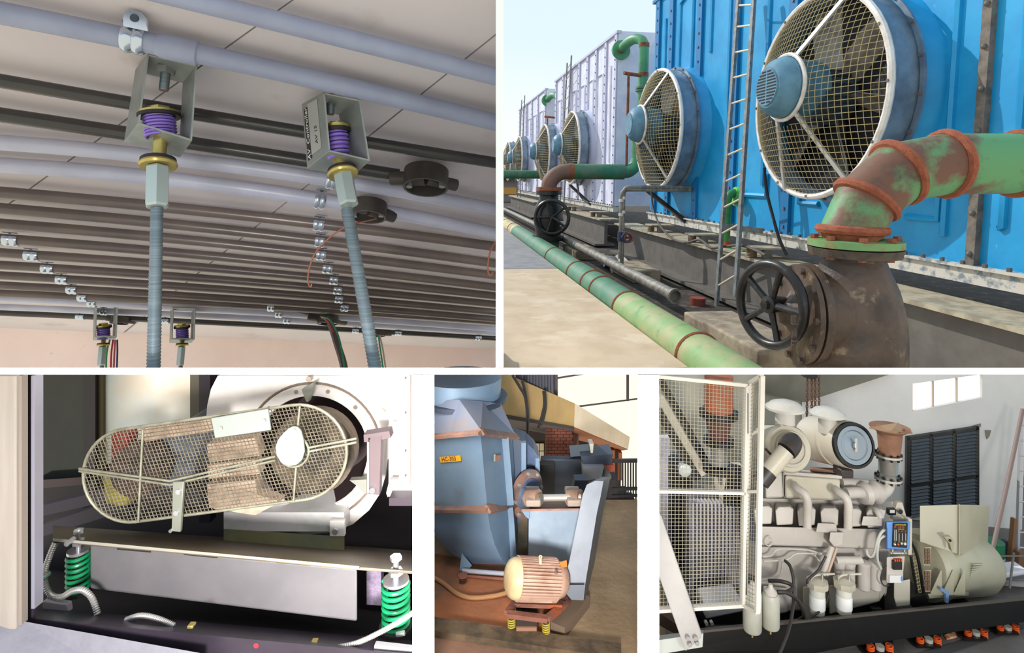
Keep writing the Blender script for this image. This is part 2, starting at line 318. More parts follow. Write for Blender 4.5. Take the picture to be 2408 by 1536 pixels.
# ---- fans
RF = .2645; FS = 1.4345; FHt = .2215
def fan():
    c = lambda l: T(FS, l, FHt)
    cm = lambda l: T(FS, l, FHt+.022)
    t = thing('cooling_fan', 'large round cooling fan nearest the camera above the rusty elbow', 'fan', c(1.06), 'axial fans on the towers')
    n = -dL
    mb = MB(); mb.lathe(c(1.0), dL, [(0, RF*w), (.075*w, RF*w), (.075*w, (RF-.006)*w), (0, (RF-.006)*w), (0, RF*w)], 48, caps=False); ring = mb.build('duct_ring', mGalv, t)
    mb = MB(); mb.lathe(c(1.066), dL, [(0, (RF+.004)*w), (0, (RF+.016)*w), (.006*w, (RF+.016)*w), (.006*w, (RF+.004)*w)], 48, caps=False)
    mb.build('flange', mGalv, t)
    mb = MB()
    for k in range(20):
        a = 2*PI*k/20+.1; mb.hexb(c(1.066)+(dS*math.cos(a)+dH*math.sin(a))*(RF+.010)*w, n, .004*w, .005*w)
    mb.build('bolts', mBeam, t, kind='stuff')
    mb = MB(); mb.lathe(c(1.072), dL, [(0, RF*w), (.05*w, (RF+.02)*w), (.05*w, (RF+.018)*w), (0, (RF-.006)*w)], 48, caps=False); mb.build('inlet_cone', mBlue, t)
    mb = MB(); mb.tube([c(.999)+(dS*math.cos(2*PI*k/48)+dH*math.sin(2*PI*k/48))*(RF+.001)*w for k in range(48)], .0085*w, 8, closed=True); rim = mb.build('rim', mRim, t)
    mb = MB()
    for k in range(12):
        a = 2*PI*k/12; mb.hexb(c(.992)+(dS*math.cos(a)+dH*math.sin(a))*RF*w, n, .004*w, .003*w)
    mb.build('rim_bolts', mBeam, rim, kind='stuff')
    mb = MB(); mb.lathe(c(1.088), dL, [(0, .0001), (0, (RF+.002)*w)], 40, caps=False); mb.build('opening_shade_disc', mDark, t)  # black disc paints the dark of the duct; the tower front is closed
    # conical wire guard
    pr = .082; r0 = .078
    def zg(rho): return .998-pr*min(1, max(0, (RF-rho)/(RF-r0)))**.85
    mb = MB(); N = 17
    for k in range(-N, N+1):
        u = k/N*RF*.985; m = math.sqrt(max(RF*RF-u*u, 0))
        if m < .03: continue
        for ax in (0, 1):
            seg = []; cnt = 20
            for i in range(cnt+1):
                vv = -m+2*m*i/cnt; rho = math.hypot(u, vv)
                if rho < r0:
                    if len(seg) > 1: mb.tube(seg, .0009*w, 4, caps=False)
                    seg = []; continue
                a, b = (u, vv) if ax == 0 else (vv, u)
                seg.append(T(FS+a, zg(rho), FHt+b))
            if len(seg) > 1: mb.tube(seg, .0009*w, 4, caps=False)
    mb.build('wire_guard', mWire, t, ang=0, kind='stuff')
    mb = MB(); mb.tube([T(FS+.085*math.cos(2*PI*k/32), .915, FHt+.022+.085*math.sin(2*PI*k/32)) for k in range(32)], .0055*w, 8, closed=True); mb.build('motor_ring', mRim, t)
    # motor cover and its vent plate
    mb = MB(); mb.lathe(cm(1.0), n, [(0, .07*w), (.080*w, .078*w), (.098*w, .080*w), (.118*w, .072*w), (.134*w, .054*w), (.136*w, .0)], 32); mot = mb.build('motor_cover', mMotor, t)
    mb = MB(); mb.lathe(cm(.868), n, [(0, .050*w), (.006*w, .048*w), (.006*w, .0)], 28); vp = mb.build('vent_plate', mMotor, mot)
    mb = MB()
    for k in range(-5, 6):
        h = k*.0080; q = math.sqrt(.045**2-h*h)
        for sgn in (-1, 1):
            mb.box(T(FS+(.003 if sgn > 0 else -q), .861, FHt+.022+h-.0017), dS*(q-.004)*w, dL*.004*w, dH*.0034*w)
    mb.build('vent_slot', mDark, vp, kind='stuff')
    mb = MB()
    for k in range(14):
        a = 2*PI*k/14; mb.bar(T(FS, .985, FHt)+(dS*math.cos(a)+dH*math.sin(a))*.07*w, T(FS, 1.07, FHt)+(dS*math.cos(a)+dH*math.sin(a))*.07*w, .006*w, .012*w, dS*math.cos(a)+dH*math.sin(a))
    mb.lathe(c(.98), dL, [(0, .066*w), (.1*w, .066*w)], 20); mb.build('motor_body', M('motor_dark', (60, 74, 82), .5), t)
    mb = MB(); mb.cbox(T(1.49, .99, .275), dS*.05*w, dL*.03*w, dH*.04*w); mb.cyl(T(1.49, .99, .275), T(1.53, .97, .28), .012*w); mb.build('junction_box', M('junction_white', (200, 200, 196), .5), t, bev=.01)
    for a in (58, 176, 232):
        a = math.radians(a+60); e1 = T(FS+math.cos(a)*.085, .917, FHt+.022+math.sin(a)*.085); e2 = T(FS+math.cos(a)*RF, .992, FHt+math.sin(a)*RF)
        mb = MB(); mb.bar(e1, e2, .011*w, .006*w, V(dS*-math.sin(a)+dH*math.cos(a))); mb.build('strut', M('strut_silver', (196, 194, 190), .35, .3), t, ang=0)
    for k in range(6):
        a = 2*PI*k/6+.35; u = dS*math.cos(a)+dH*math.sin(a); q = dS*-math.sin(a)+dH*math.cos(a); cc = c(1.075); vs = []
        for j, (rr, ch, tw) in enumerate(((.06, .030, .9), (.11, .052, .75), (.18, .056, .55), (.25, .044, .4))):
            dirv = q*math.cos(tw)+dL*math.sin(tw); nn = q*-math.sin(tw)+dL*math.cos(tw)
            for i in range(5):
                x = -1+i*.5; vs.append(cc+(u*rr+dirv*ch*x+nn*(.010*(1-x*x)))*w)
            for i in range(5):
                x = 1-i*.5; vs.append(cc+(u*rr+dirv*ch*x+nn*(.010*(1-x*x)-.004))*w)
        fs = []
        for j in range(3):
            for i in range(10): fs.append([j*10+i, j*10+(i+1) % 10, (j+1)*10+(i+1) % 10, (j+1)*10+i])
        fs += [list(range(10)), list(range(30, 40))]
        MB().add(vs, fs).build('blade', mBlade, t, ang=50)
    return t
fan0 = fan()
for s, lb in ((2.53, 'round cooling fan on the blue tower beyond the ladder'), (4.22, 'cooling fan at the near end of the middle white tower'), (5.3, 'cooling fan at the far end of the middle white tower'),
              (6.93, 'small distant cooling fan on the near end of the last tower'), (8.0, 'farthest cooling fan partly cut off at the left edge')):
    fd = dup(fan0, dS*(s-FS)*w, lb)
    if s > 3:
        for ch in fd.children:
            if ch.name.startswith('inlet_cone'): ch.material_slots[0].link = 'OBJECT'; ch.material_slots[0].material = mLavD
# diagonal braces below fans
for s, lb in ((2.607, 'black diagonal brace below the second blue tower fan'), (4.2, 'dark diagonal brace below the middle white tower fan')):
    mb = MB(); a = T(s+.03, 1.0, -.055); b = T(s-.17, LW-.01, -.19); mb.bar(a, b, .022*w, .016*w, dS); tag(mb.build('diagonal_brace', mBlack, ang=0), lb, 'brace', 'fan braces')
# ---- support beams with springs
def ibeam(s0, s1, label, l=1.0):
    t = thing('support_beam', label, 'beam', T(s0, l, -.417), 'steel beams under the towers')
    mb = MB(); mb.box(T(s0, l-.004, -.260), dS*(s1-s0)*w, dL*.13*w, dH*.009*w); mb.build('top_flange', mFlange, t, ang=0)
    mb = MB(); mb.box(T(s0, l+.03, -.405), dS*(s1-s0)*w, dL*.02*w, dH*.145*w); mb.build('web', mBeam, t, ang=0)
    mb = MB(); mb.box(T(s0, l-.03, -.417), dS*(s1-s0)*w, dL*.13*w, dH*.012*w); mb.build('bottom_flange', mBeam, t, ang=0)
ibeam(.78, 3.12, 'long grey steel beam under the blue tower'); ibeam(3.42, 5.5, 'grey steel beam under the middle white tower'); ibeam(5.8, 7.9, 'distant grey beam under the last tower')
def spring_mount(s, l, label):
    t = thing('spring_mount', label, 'spring mount', T(s, l, -.251), 'spring mounts under the towers')
    mb = MB(); mb.helix(T(s, l-.004, -.248), dH*.027*w, .014*w, .0026*w, 5.5); mb.build('spring', mSpring, t)
    mb = MB(); mb.box(T(s-.04, l-.018, -.221), dS*.08*w, dL*.11*w, dH*.005*w); mb.build('top_plate', mFlange, t, ang=0)
    mb = MB(); mb.cyl(T(s-.032, l+.03, -.250), T(s-.032, l+.03, -.221), .016*w); mb.build('housing', mBeam, t)
for x, lb in ((1532, 'rust red spring mount at the blue tower corner'), (1630, 'spring mount under the blue tower between ladder and corner'), (1772, 'spring mount under the blue tower right of the ladder')):
    p = TL(x, 555, 1.015); spring_mount(p[0], 1.015, lb)
for s, lb in ((3.62, 'spring mount under the near corner of the middle white tower'), (4.3, 'spring mount under the middle of the middle white tower'), (4.9, 'spring mount under the far end of the middle white tower')): spring_mount(s, 1.015, lb)
# ---- pipes on the ground
pl, ph, prr = .560, -.380, .049
mb = MB()
t = thing('ground_pipe', 'long green pipe running along the ground beside the apron', 'pipe', T(1.2, pl, ph-prr))
for s0, s1, mt in ((.92, 1.60, mGreenL), (1.60, 3.9, mGreenD), (3.9, 4.7, mGreenW), (4.7, 9, mGreenD)):
    mb = MB(); mb.cyl(T(s0, pl, ph), T(s1, pl, ph), prr*w, n=28); mb.build('pipe_section', mt, t)
for s in (1.15, 1.60, 1.86, 1.98, 2.2, 2.65, 4.1, 4.5):
    mb = MB(); mb.tube([T(s, pl+prr*math.cos(a*PI/16), ph+prr*math.sin(a*PI/16)) for a in range(32)], .0045*w, 6, closed=True); mb.build('weld_band', mRust, t)
tp = thing('thin_pipe', 'thin grey galvanised pipe lying beside the green ground pipe', 'pipe', T(1.9, .78, -.41))
a = T(*TL(1582, 694, .74)); b = T(*TL(1306, 551, .74)); e1 = T(8, .74, TL(1306, 551, .74)[2])
mb = MB(); mb.tube([a, b, e1], .0195*w, 16); mb.build('pipe_body', mPipeG, tp)
mb = MB(); ax = (a-b).normalized(); mb.lathe(a-ax*.03, ax, [(0, .021*w), (.10, .025*w), (.16, .025*w), (.16, .018*w), (.05, .018*w), (.05, 0)], 20); mb.build('end_socket', mPipeG, tp)
# paired risers
for k, (x0, top, xb, lb) in enumerate(((1458, 446, 1458, 'left one of two thin riser pipes with a blue tap'), (1466, 440, 1462, 'right one of two thin riser pipes with a round hand valve'))):
    s = 2.36; base = TS(xb, 632 if k else 598, s); upp = TS(x0, top, s)
    t = thing('riser_pipe', lb, 'pipe', T(*base), 'thin riser pipes by the beam')
    hh = upp[2]; l0 = base[1]; pts = [T(s, l0, base[2]-.02), T(s, l0, hh-.035)]+spline([T(s, l0, hh-.035), T(s, l0+.004, hh-.012), T(s, l0+.016, hh-.002), T(s, l0+.035, hh)], 4)+[T(s+.02, 1.1, hh)]
    mb = MB(); mb.tube(pts, .0082*w, 12); mb.build('pipe_body', mPipeG, t)
    mb = MB()
    for h in (hh-.04, hh-.10, hh-.19): mb.cyl(T(s, l0, h), T(s, l0, h-.012), .0105*w, n=12)
    mb.build('coupling', M('white_tape', (206, 200, 190), .6), t)
    mb = MB(); hv = TS(1462, 556, s)[2]
    mb.cyl(T(s, l0, hv-.02), T(s, l0, hv+.02), .013*w, n=12); mb.cyl(T(s, l0, hv), T(s-.05, l0+.008, hv), .006*w, n=10); tv = mb.build('tap_body', mRust if k else M('tap_blue', (40, 50, 80), .5), t)
    mb = MB(); mb.ring(T(s-.055, l0+.008, hv), dS, .018*w, .005*w, 18); mb.build('tap_wheel', mRust if k else M('tap_blue', (40, 50, 80), .5), tv)
# ---- big valve in front
S1 = .83; k1 = S1/1350
vb = TS(1995, 760, S1)
v = thing('gate_valve', 'big brown cast iron gate valve with black handwheel in the foreground', 'valve', T(S1, vb[1], -.33))
def vh(y): return TS(2000, y, S1)[2]
vl = TS(2003, 700, S1)[1]
prof = [(y, r) for y, r in ((597, 72), (612, 73), (640, 86), (675, 104), (715, 117), (755, 126), (800, 131), (850, 133), (868, 133))]
mb = MB(); o = T(S1, vl, 0); mb.lathe(o, dH, [(vh(y)*w, r*k1*w) for y, r in prof], 36); mb.build('body', mIron, v, ang=60)
mb = MB(); mb.lathe(o, dH, [(vh(y)*w, r*k1*w) for y, r in ((601, 74), (601, 106), (582, 110), (581, 74))], 40); mb.build('lower_flange', M('flange_brown', (84, 70, 56), .7, c2=(60, 50, 42), sc=9, bump=.3), v)
mb = MB()
for kk in range(8):
    aa = 2*PI*kk/8+.3; q = o+(dL*math.cos(aa)+dS*math.sin(aa))*92*k1*w
    mb.hexb(q+dH*vh(606)*w, dH, 11*k1*w, 8*k1*w)
mb.build('nut', mRust, v, kind='stuff')
f1 = T(S1, TS(2052, 620, S1)[1], vh(615)); f2 = T(S1, TS(2082, 770, S1)[1], vh(775))
mb = MB(); mb.prism([f1+dS*-.018*w, f2+dS*-.03*w, f2+dS*.05*w, f1+dS*.03*w], dL*.011*w); mb.build('rib', mIron, v, ang=0)
th_ = math.radians(-10); axw = -dL*math.cos(th_)-dS*math.sin(th_)
bc = T(S1, vl, vh(740))
mb = MB(); mb.lathe(bc, axw, [(.03*w, .070*w), (.062*w, .072*w), (.064*w, .081*w), (.075*w, .081*w), (.075*w, .05*w)], 40); mb.build('bonnet_flange', mIron, v)
mb = MB(); mb.lathe(bc, axw, [(.078*w, .05*w), (.078*w, .080*w), (.086*w, .080*w), (.087*w, .04*w), (.100*w, .022*w), (.112*w, .015*w)], 40); mb.build('bonnet', mIron, v)
mb = MB()
for kk in range(10):
    aa = 2*PI*kk/10; _, fa, fb = frame(axw); mb.hexb(bc+axw*.086*w+(fa*math.cos(aa)+fb*math.sin(aa))*.074*w, axw, .006*w, .006*w)
mb.build('bolts', mIron, v, kind='stuff')
th_ = math.radians(14); axv = -dL*math.cos(th_)-dS*math.sin(th_); _, fa, fb = frame(axv); wc = bc+axw*.128*w+dH*.014*w; wr = .0715*w
hw = None; mb = MB(); mb.tube([wc+(fa*math.cos(2*PI*q/40)+fb*math.sin(2*PI*q/40))*(wr-.006*w) for q in range(40)], .0078*w, 10, closed=True); hw = mb.build('handwheel', mBlack, v)
for kk in range(5):
    aa = 2*PI*kk/5+.55; u = fa*math.cos(aa)+fb*math.sin(aa); mb = MB(); mb.tube([wc+u*.006*w, wc+u*.03*w, wc+u*(wr-.008*w)], [.0062*w, .005*w, .0058*w], 8); mb.build('spoke', mBlack, hw)
mb = MB(); mb.lathe(wc-axv*.032*w, axv, [(.0*w, .010*w), (.024*w, .014*w), (.038*w, .014*w), (.040*w, .008*w), (.046*w, .007*w), (.046*w, 0)], 20); mb.build('hub', mBlack, hw)
# lettering cast on the body side
for j, (ch, y) in enumerate((('L', 754), ('1', 790), ('F', 812))):
    pp = T(*TS(1868, y, S1-.075)); text(ch, 'cast_letter', mIron, v, pp+axw*.0, -dS, dH, .10, .02)
# ---- rusty green elbow on the valve
e = thing('pipe_elbow', 'rusty green mitred pipe elbow on the big brown valve', 'pipe', T(S1, vl, vh(575)))
mb = MB(); mb.lathe(o, dH, [(vh(y)*w, r*k1*w) for y, r in ((579, 60), (579, 110), (563, 110), (561, 60))], 40); mb.build('flange', M('flange_green', (110, 150, 92), .6, c2=(150, 96, 60), sc=6, lo=.5, hi=.62), e)
for kk in range(8):
    aa = 2*PI*kk/8+.3; q = o+(dL*math.cos(aa)+dS*math.sin(aa))*94*k1*w; mb = MB(); mb.hexb(q+dH*vh(562)*w, dH, 11*k1*w, 10*k1*w); mb.build('bolt', mRust, e)
cl = [(2003, 562, 72), (2004, 540, 71), (2037, 470, 74), (2110, 406, 78), (2222, 386, 80), (2390, 385, 80), (2520, 385, 80)]
cp = [(T(*TS(x, y, S1)), r*k1*w) for x, y, r in cl]
cp[0] = (o+dH*vh(562)*w, 72*k1*w)
for j in range(len(cp)-1):
    mb = MB(); a, b = cp[j][0], cp[j+1][0]
    # mitred segment: both end rings lie in the bisecting planes
    def plane(i):
        if i == 0: return (cp[1][0]-cp[0][0]).normalized()
        if i == len(cp)-1: return (cp[-1][0]-cp[-2][0]).normalized()
        return ((cp[i][0]-cp[i-1][0]).normalized()+(cp[i+1][0]-cp[i][0]).normalized()).normalized()
    ax = (b-a).normalized(); vs_ = []; N = 32
    for i_, P_ in ((j, a), (j+1, b)):
        nn = plane(i_)
        for q in range(N):
            uu = dS*math.cos(2*PI*q/N)+ax.cross(dS).normalized()*math.sin(2*PI*q/N); base_ = P_+uu*cp[i_][1]
            vs_.append(base_-ax*((base_-P_).dot(nn)/ax.dot(nn)))
    mb.add(vs_, [[q, (q+1) % N, N+(q+1) % N, N+q] for q in range(N)]); mb.build('pipe_section', mRust if j == 0 else mGreenR, e)
    if j >= 1:
        mb = MB(); mb.tube(vs_[:N], .0075*w, 8, closed=True); mb.build('weld_band', M('weld_rust', (156, 86, 56), .85, c2=(140, 72, 48), sc=14, bump=.5), e)
# ---- far valve with its elbow and cross pipe
S2 = 3.2; k2 = S2/1350
fl = TS(1290, 500, S2)[1]; o2 = T(S2, fl, 0)
def fh(y): return TS(1290, y, S2)[2]
v2 = thing('gate_valve', 'dark gate valve with black handwheel farther along the green pipe', 'valve', T(S2, fl, fh(560)))
mb = MB(); mb.lathe(o2, dH, [(fh(y)*w, r*k2*w) for y, r in ((452, 22), (470, 24), (490, 34), (520, 36), (548, 30), (553, 30), (553, 38), (564, 38), (564, 20))], 24); mb.build('body', mBlack, v2, ang=60)
mb = MB(); mb.lathe(o2, dH, [(fh(y)*w, r*k2*w) for y, r in ((458, 20), (458, 31), (449, 31), (449, 20))], 24); mb.build('flange', mBlack, v2)
wc2 = T(S2-.10, fl+.0, fh(508)); ax2 = (-dS*.93-dL*.35).normalized(); _, ga, gb = frame(ax2)
mb = MB(); mb.ring(wc2, ax2, 39*k2*w, 4.5*k2*w, 32, 8); h2 = mb.build('handwheel', mBlack, v2)
for kk in range(5):
    aa = 2*PI*kk/5; u = ga*math.cos(aa)+gb*math.sin(aa); mb = MB(); mb.cyl(wc2, wc2+u*38*k2*w, 3*k2*w, n=8); mb.build('spoke', mBlack, h2)
mb = MB(); mb.cyl(wc2+ax2*.02, T(S2, fl, fh(508)), 6*k2*w, n=12); mb.build('stem', mBlack, h2)
mb = MB(); mb.box(wc2+dL*.045*w-dH*.05*w, dL*.03*w, dH*.028*w, dS*-.004*w); mb.build('tag_plate', M('tag_white', (206, 206, 204), .5), h2, ang=0)
mb = MB(); mb.cyl(T(S2, fl, fh(564)), T(S2, fl, fh(564)-.12), 26*k2*w, n=24); mb.build('neck', mGreenD, v2)
e2 = thing('pipe_elbow', 'brown and green elbow pipe rising from the far dark valve', 'pipe', T(S2, fl, fh(449)))
mb = MB(); mb.lathe(o2, dH, [(fh(y)*w, r*k2*w) for y, r in ((448, 20), (448, 31), (440, 31), (440, 20))], 24); mb.build('flange', mRust, e2)
pts = spline([T(S2, fl, fh(441)), T(S2, fl+.005, fh(428)), T(S2, fl+.035, fh(413)), T(S2, fl+.08, fh(404)), T(S2, fl+.125, fh(402.5))], 5)
mb = MB(); mb.tube(pts, 18.5*k2*w, 20); mb.build('elbow', M('brown_primer', (112, 88, 76), .7, c2=(130, 92, 74), sc=3), e2)
mb = MB(); mb.tube([pts[-1], T(S2, 1.07, fh(402.5))], 18.5*k2*w, 20); mb.build('cross_pipe', mGreenD, e2)
mb = MB(); mb.cyl(pts[-1]-dL*.012*w, pts[-1]+dL*.012*w, 19.6*k2*w, n=20); mb.build('weld_band', mRust, e2)
pts = spline([T(S2, 1.06, fh(402.5)), T(S2, 1.10, fh(401)), T(S2, 1.135, fh(388)), T(S2, 1.15, fh(370))], 5); mb = MB(); mb.tube(pts+[T(S2, 1.15, fh(250))], 15*k2*w, 18); mb.build('riser', mGreen, e2)
def riser(s, label, full=True):
    q = s-3.25; k3 = s/1350; H = lambda y: TS(1512, y, 3.25)[2]; l1 = TS(1512, 200, 3.25)[1]
    t = thing('riser_pipe', label, 'pipe', T(s, l1, H(250)), 'green pipes into the tower tops')
    mb = MB(); path = [T(s, l1, H(270)), T(s, l1, H(115))]+spline([T(s, l1, H(115)), T(s+.01, l1-.006, H(96)), T(s+.06, l1-.03, H(86)), T(s+.13, l1-.05, H(88)), T(s+.25, l1-.062, H(98))], 5)
    mb.tube(path, .029*w, 20); mb.build('pipe_body', mGreen, t)
    mb = MB(); mb.cyl(T(s+.245, l1-.062, H(98)), T(s+.225, l1-.060, H(97.5)), .058*w, n=24); mb.build('wall_flange', mGreen, t)
    for y in (207, 213): mb = MB(); mb.cyl(T(s, l1, H(y-2)), T(s, l1, H(y+2.5)), .042*w, n=20); mb.build('flange', mGreenD, t)
    for y in (106, 176): mb = MB(); mb.cyl(T(s, l1, H(y-5)), T(s, l1, H(y+5)), .0305*w, n=20); mb.build('weld_band', mRust, t)
    return t
riser(3.25, 'green riser pipe bending into the top of the middle tower'); riser(5.62, 'small distant green riser pipe bending into the last tower')
def standpipe(s, lb):
    f = s/3.2; sp_ = thing('standpipe', lb, 'pipe', T(s, 1.0, 0), 'rusty vent pipes')
    l1 = TS(1475, 300, 3.2)[1]; H = lambda y: TS(1475, y, 3.2)[2]
    mb = MB(); mb.cyl(T(s, l1, H(392)), T(s, l1, H(172)), .0078*w, n=12); mb.build('upright', mRust, sp_)
    mb = MB(); mb.cyl(T(s, l1-.028, H(172)), T(s+.03, l1+.075, H(174)), .0105*w, n=12); mb.build('cross_arm', mRust, sp_)
standpipe(3.2, 'tall thin rusty standpipe with a cross arm by the middle tower'); standpipe(5.6, 'distant thin rusty standpipe beside the last tower')
t = thing('cross_pipe', 'far dark green cross pipe at the left edge', 'pipe', T(5.6, .5, 0))
mb = MB(); mb.cyl(T(5.6, .60, .028), T(5.6, 1.1, .028), .041*w, n=20); mb.build('pipe_body', mGreenD, t)
mb = MB(); mb.cyl(T(5.6, .57, .028), T(5.6, .62, .028), .043*w, n=20); mb.build('weld_band', mRust, t)
# small green feed pipe behind the ladder
t = thing('feed_pipe', 'small bright green feed pipe behind the ladder', 'pipe', T(*TL(1714, 590, 1.06)))
lf = 1.085; pts = spline([T(*TL(*q)) for q in ((1728, 452, 1.10), (1718, 457, 1.07), (1712, 468, 1.06), (1710, 490, 1.06), (1708, 540, 1.06), (1707, 575, 1.06), (1712, 590, 1.06), (1725, 595, 1.06), (1750, 598, 1.065))], 5)
mGr2 = M('bright_green', (62, 140, 66), .45, c2=(50, 120, 58), sc=5)
mb = MB(); mb.tube(pts, .0145*w, 14); mb.build('pipe_body', mGr2, t)
q = T(*TL(1729, 462, 1.10)); mb = MB(); mb.cyl(q, q+dL*.012*w, .036*w, n=20); mb.cyl(q-dL*.012*w+dH*.004*w, q, .03*w, n=20); mb.build('flange', M('lime_green', (104, 190, 84), .5), t)
mb = MB(); a = T(*TL(1707, 572, 1.06)); b = T(*TL(1711, 589, 1.06)); mb.cyl(a, b, .0155*w, n=14); mb.build('rust_band', M('red_rust', (170, 70, 40), .8), t)
# ---- ladders
def ladder(pairs, ys, label, lw=.008):
    (a0, a1), (b0, b1) = pairs
    t = thing('ladder', label, 'ladder', a1, 'ladders on the towers')
    for p, q in ((a0, a1), (b0, b1)):
        mb = MB(); mb.bar(p, q, .0165*w, .010*w, dS); mb.build('stile', mLadder, t, ang=0)
    for f in ys:
        mb = MB(); mb.cyl(a0.lerp(a1, f), b0.lerp(b1, f), .0036*w, n=8); mb.build('rung', mRung, t)
    return t
yy = [8, 60, 122, 183, 245, 306, 367, 429, 490, 551, 612, 672]
la = ladder(((T(*TL(1738, -20, 1.06)), T(*TL(1684, 728, .95))), (T(*TL(1774, -20, 1.06)), T(*TL(1729, 700, .95)))), [(y+26)/752 for y in yy], 'tall grey ladder standing against the blue tower')
mb = MB(); mb.bar(T(*TL(1692, 532, .99)), T(*TL(1794, 543, 1.09)), .018*w, .008*w, dH); mb.build('stay_bar', mLadder, la, ang=0)
ladder(((T(4.75, 1.08, .95), T(4.75, 1.03, -.45)), (T(4.6, 1.08, .98), T(4.6, 1.03, -.45))), [.04+.06*k for k in range(16)], 'thin ladder on the middle white tower')
ladder(((T(7.3, 1.08, .98), T(7.3, 1.03, -.45)), (T(7.05, 1.08, 1.0), T(7.05, 1.03, -.45))), [.04+.06*k for k in range(16)], 'tiny ladder on the distant white tower')
# ---- cables, plinths, odds and ends
def cable(pts, r, label, mat=mCable):
    mb = MB(); mb.tube(spline(pts, 6), r, 8); return tag(mb.build('cable', mat), label, 'cable', 'loose cables in the yard')
cable([T(*TL(*q)) for q in ((1797, 395, 1.05), (1803, 450, 1.05), (1815, 500, 1.06), (1832, 560, 1.06), (1850, 600, 1.07))], .005*w, 'black cable hanging below the nearest fan')
cable([T(*TL(*q)) for q in ((1531, 440, 1.0), (1536, 490, 1.0), (1552, 530, .99), (1580, 560, .99), (1612, 571, .985), (1645, 564, .985), (1672, 582, .985), (1700, 580, .985), (1742, 577, .985), (1775, 588, .985), (1800, 600, .985))], .0045*w, 'brown cable drooping from the second fan over the beam', M('cable_brown', (84, 74, 66), .6))
cable([T(*TL(*q)) for q in ((1355, 425, 1.0), (1362, 455, 1.0), (1372, 470, 1.02), (1385, 478, 1.03))], .006*w, 'thin dark cable below the middle tower fan')
def block(pts, hgt, label, mt=mConc, nm='concrete_block'):
    mb = MB(); mb.prism(pts, dH*hgt*w); return tag(mb.build(nm, mt, bev=.03), label, 'block', 'concrete blocks by the pipes')
p0 = TL(1700, 745, .72)[0]
block([T(p0-.24, .66, -.43), T(p0+.10, .66, -.43), T(p0+.10, .80, -.43), T(p0-.24, .80, -.43)], .075, 'concrete plinth under the ladder foot behind the handwheel')
block([T(1.02, .62, -.43), T(1.26, .62, -.43), T(1.26, .74, -.43), T(1.02, .74, -.43)], .10, 'sunlit concrete plinth seen through the handwheel spokes')
block([T(2.24, .80, -.43), T(2.52, .80, -.43), T(2.52, .92, -.43), T(2.24, .92, -.43)], .055, 'concrete block at the foot of the riser pipes')
block([T(2.9, .72, -.43), T(3.2, .72, -.43), T(3.2, .86, -.43), T(2.9, .86, -.43)], .05, 'low concrete block behind the far valve')
block([T(1.42, .55, -.43), T(1.75, .55, -.43), T(1.75, .66, -.43), T(1.42, .66, -.43)], .05, 'rough low concrete block beside the light green pipe')
for k, (x, y, lb) in enumerate(((1640, 705, 'short red standpipe stub in the dark trench'), (1528, 640, 'green stub pipe in the dark trench'))):
    q = TH(x, y+12, -.43); mb = MB(); mb.cyl(T(q[0], q[1], -.43), T(q[0], q[1], -.405), .026*w, n=16); tag(mb.build('pipe_stub', M('red_primer', (130, 60, 48), .7) if k == 0 else mGreenD), lb, 'pipe')
t = thing('plastic_sheet', 'crumpled grey plastic sheet lying beside the trench', 'sheet', T(2.5, .83, -.45))
mb = MB(); random.seed(3); g = []
for i in range(7):
    for j in range(7): g.append(T(2.5+.04*i, .79+.022*j, -.445+.05*random.random()+.04*(i/6)))
mb.add(g, [[i*7+j, i*7+j+1, (i+1)*7+j+1, (i+1)*7+j] for i in range(6) for j in range(6)]); mb.build('sheet', M('plastic_grey', (150, 140, 130), .3), t)
# far end of the yard
t = thing('site_shed', 'low distant shed closing the far end of the yard', 'building', T(10, .8, -.45))
mb = MB(); mb.box(T(10, .3, -.43), dS*.8*w, dL*2*w, dH*.42*w); mb.build('wall', M('shed_grey', (128, 120, 116), .8), t, ang=0)
mb = MB(); mb.box(T(9.9, .2, -.04), dS*1*w, dL*2.2*w, dH*.04*w); mb.build('roof', mBlack, t, ang=0)
mb = MB(); mb.box(T(9.98, .9, -.3), dS*.03*w, dL*.5*w, dH*.12*w); mb.build('yellow_band', M('band_yellow', (200, 150, 70), .7), t, ang=0)
# ================================================================ pipe ceiling with spring hangers (upper left opening)
mCeil = M('ceiling_plaster', (205, 198, 201), .9, c2=(214, 204, 206), sc=1.2, c3=(180, 170, 168), sc3=2.5, lo3=.58, hi3=.75)
mPink = M('pink_wall_plaster', (242, 220, 212), .9, c2=(236, 210, 202), sc=1.5, c3=(220, 196, 186), sc3=7, lo3=.66, hi3=.74)
mPvcG = M('grey_pvc', (150, 158, 182), .38, c2=(142, 148, 172), sc=5)
mPvcD = M('dark_pvc', (52, 52, 52), .25, c2=(62, 58, 54), sc=6)
mPvcM = M('brown_grey_pvc', (104, 92, 86), .3, c2=(92, 82, 80), sc=4)
mPvcW = M('white_pvc', (186, 188, 204), .35, c2=(176, 178, 196), sc=5)
mZinc = M('bright_zinc', (196, 206, 218), .22, .85)
mZincB = M('bracket_zinc', (146, 150, 148), .45, .45, c2=(128, 134, 132), sc=8)
mBrass = M('yellow_zinc', (196, 178, 104), .3, .7, c2=(170, 150, 90), sc=14)
mPurple = M('purple_spring', (136, 108, 200), .3)
mRod = M('threaded_rod_steel', (104, 116, 122), .4, .5, stretch=(1, 1, 60), c2=(126, 138, 142), sc=3)
mBoxM = M('junction_box_dark', (74, 68, 64), .5, .2, c2=(60, 54, 50), sc=9)
mCopper = M('copper_wire', (168, 108, 84), .35, .6)
PY0 = 1060.0
cN = V((0, (PY0-CY)/F, 1)).normalized()
class PipePlane(Pl):
    def __init__(s): s.o = W(600, 155, 1.60); s.n = -cN
PP = PipePlane()
def cp_(px, py, off=0): return PP.p(px, py, off)
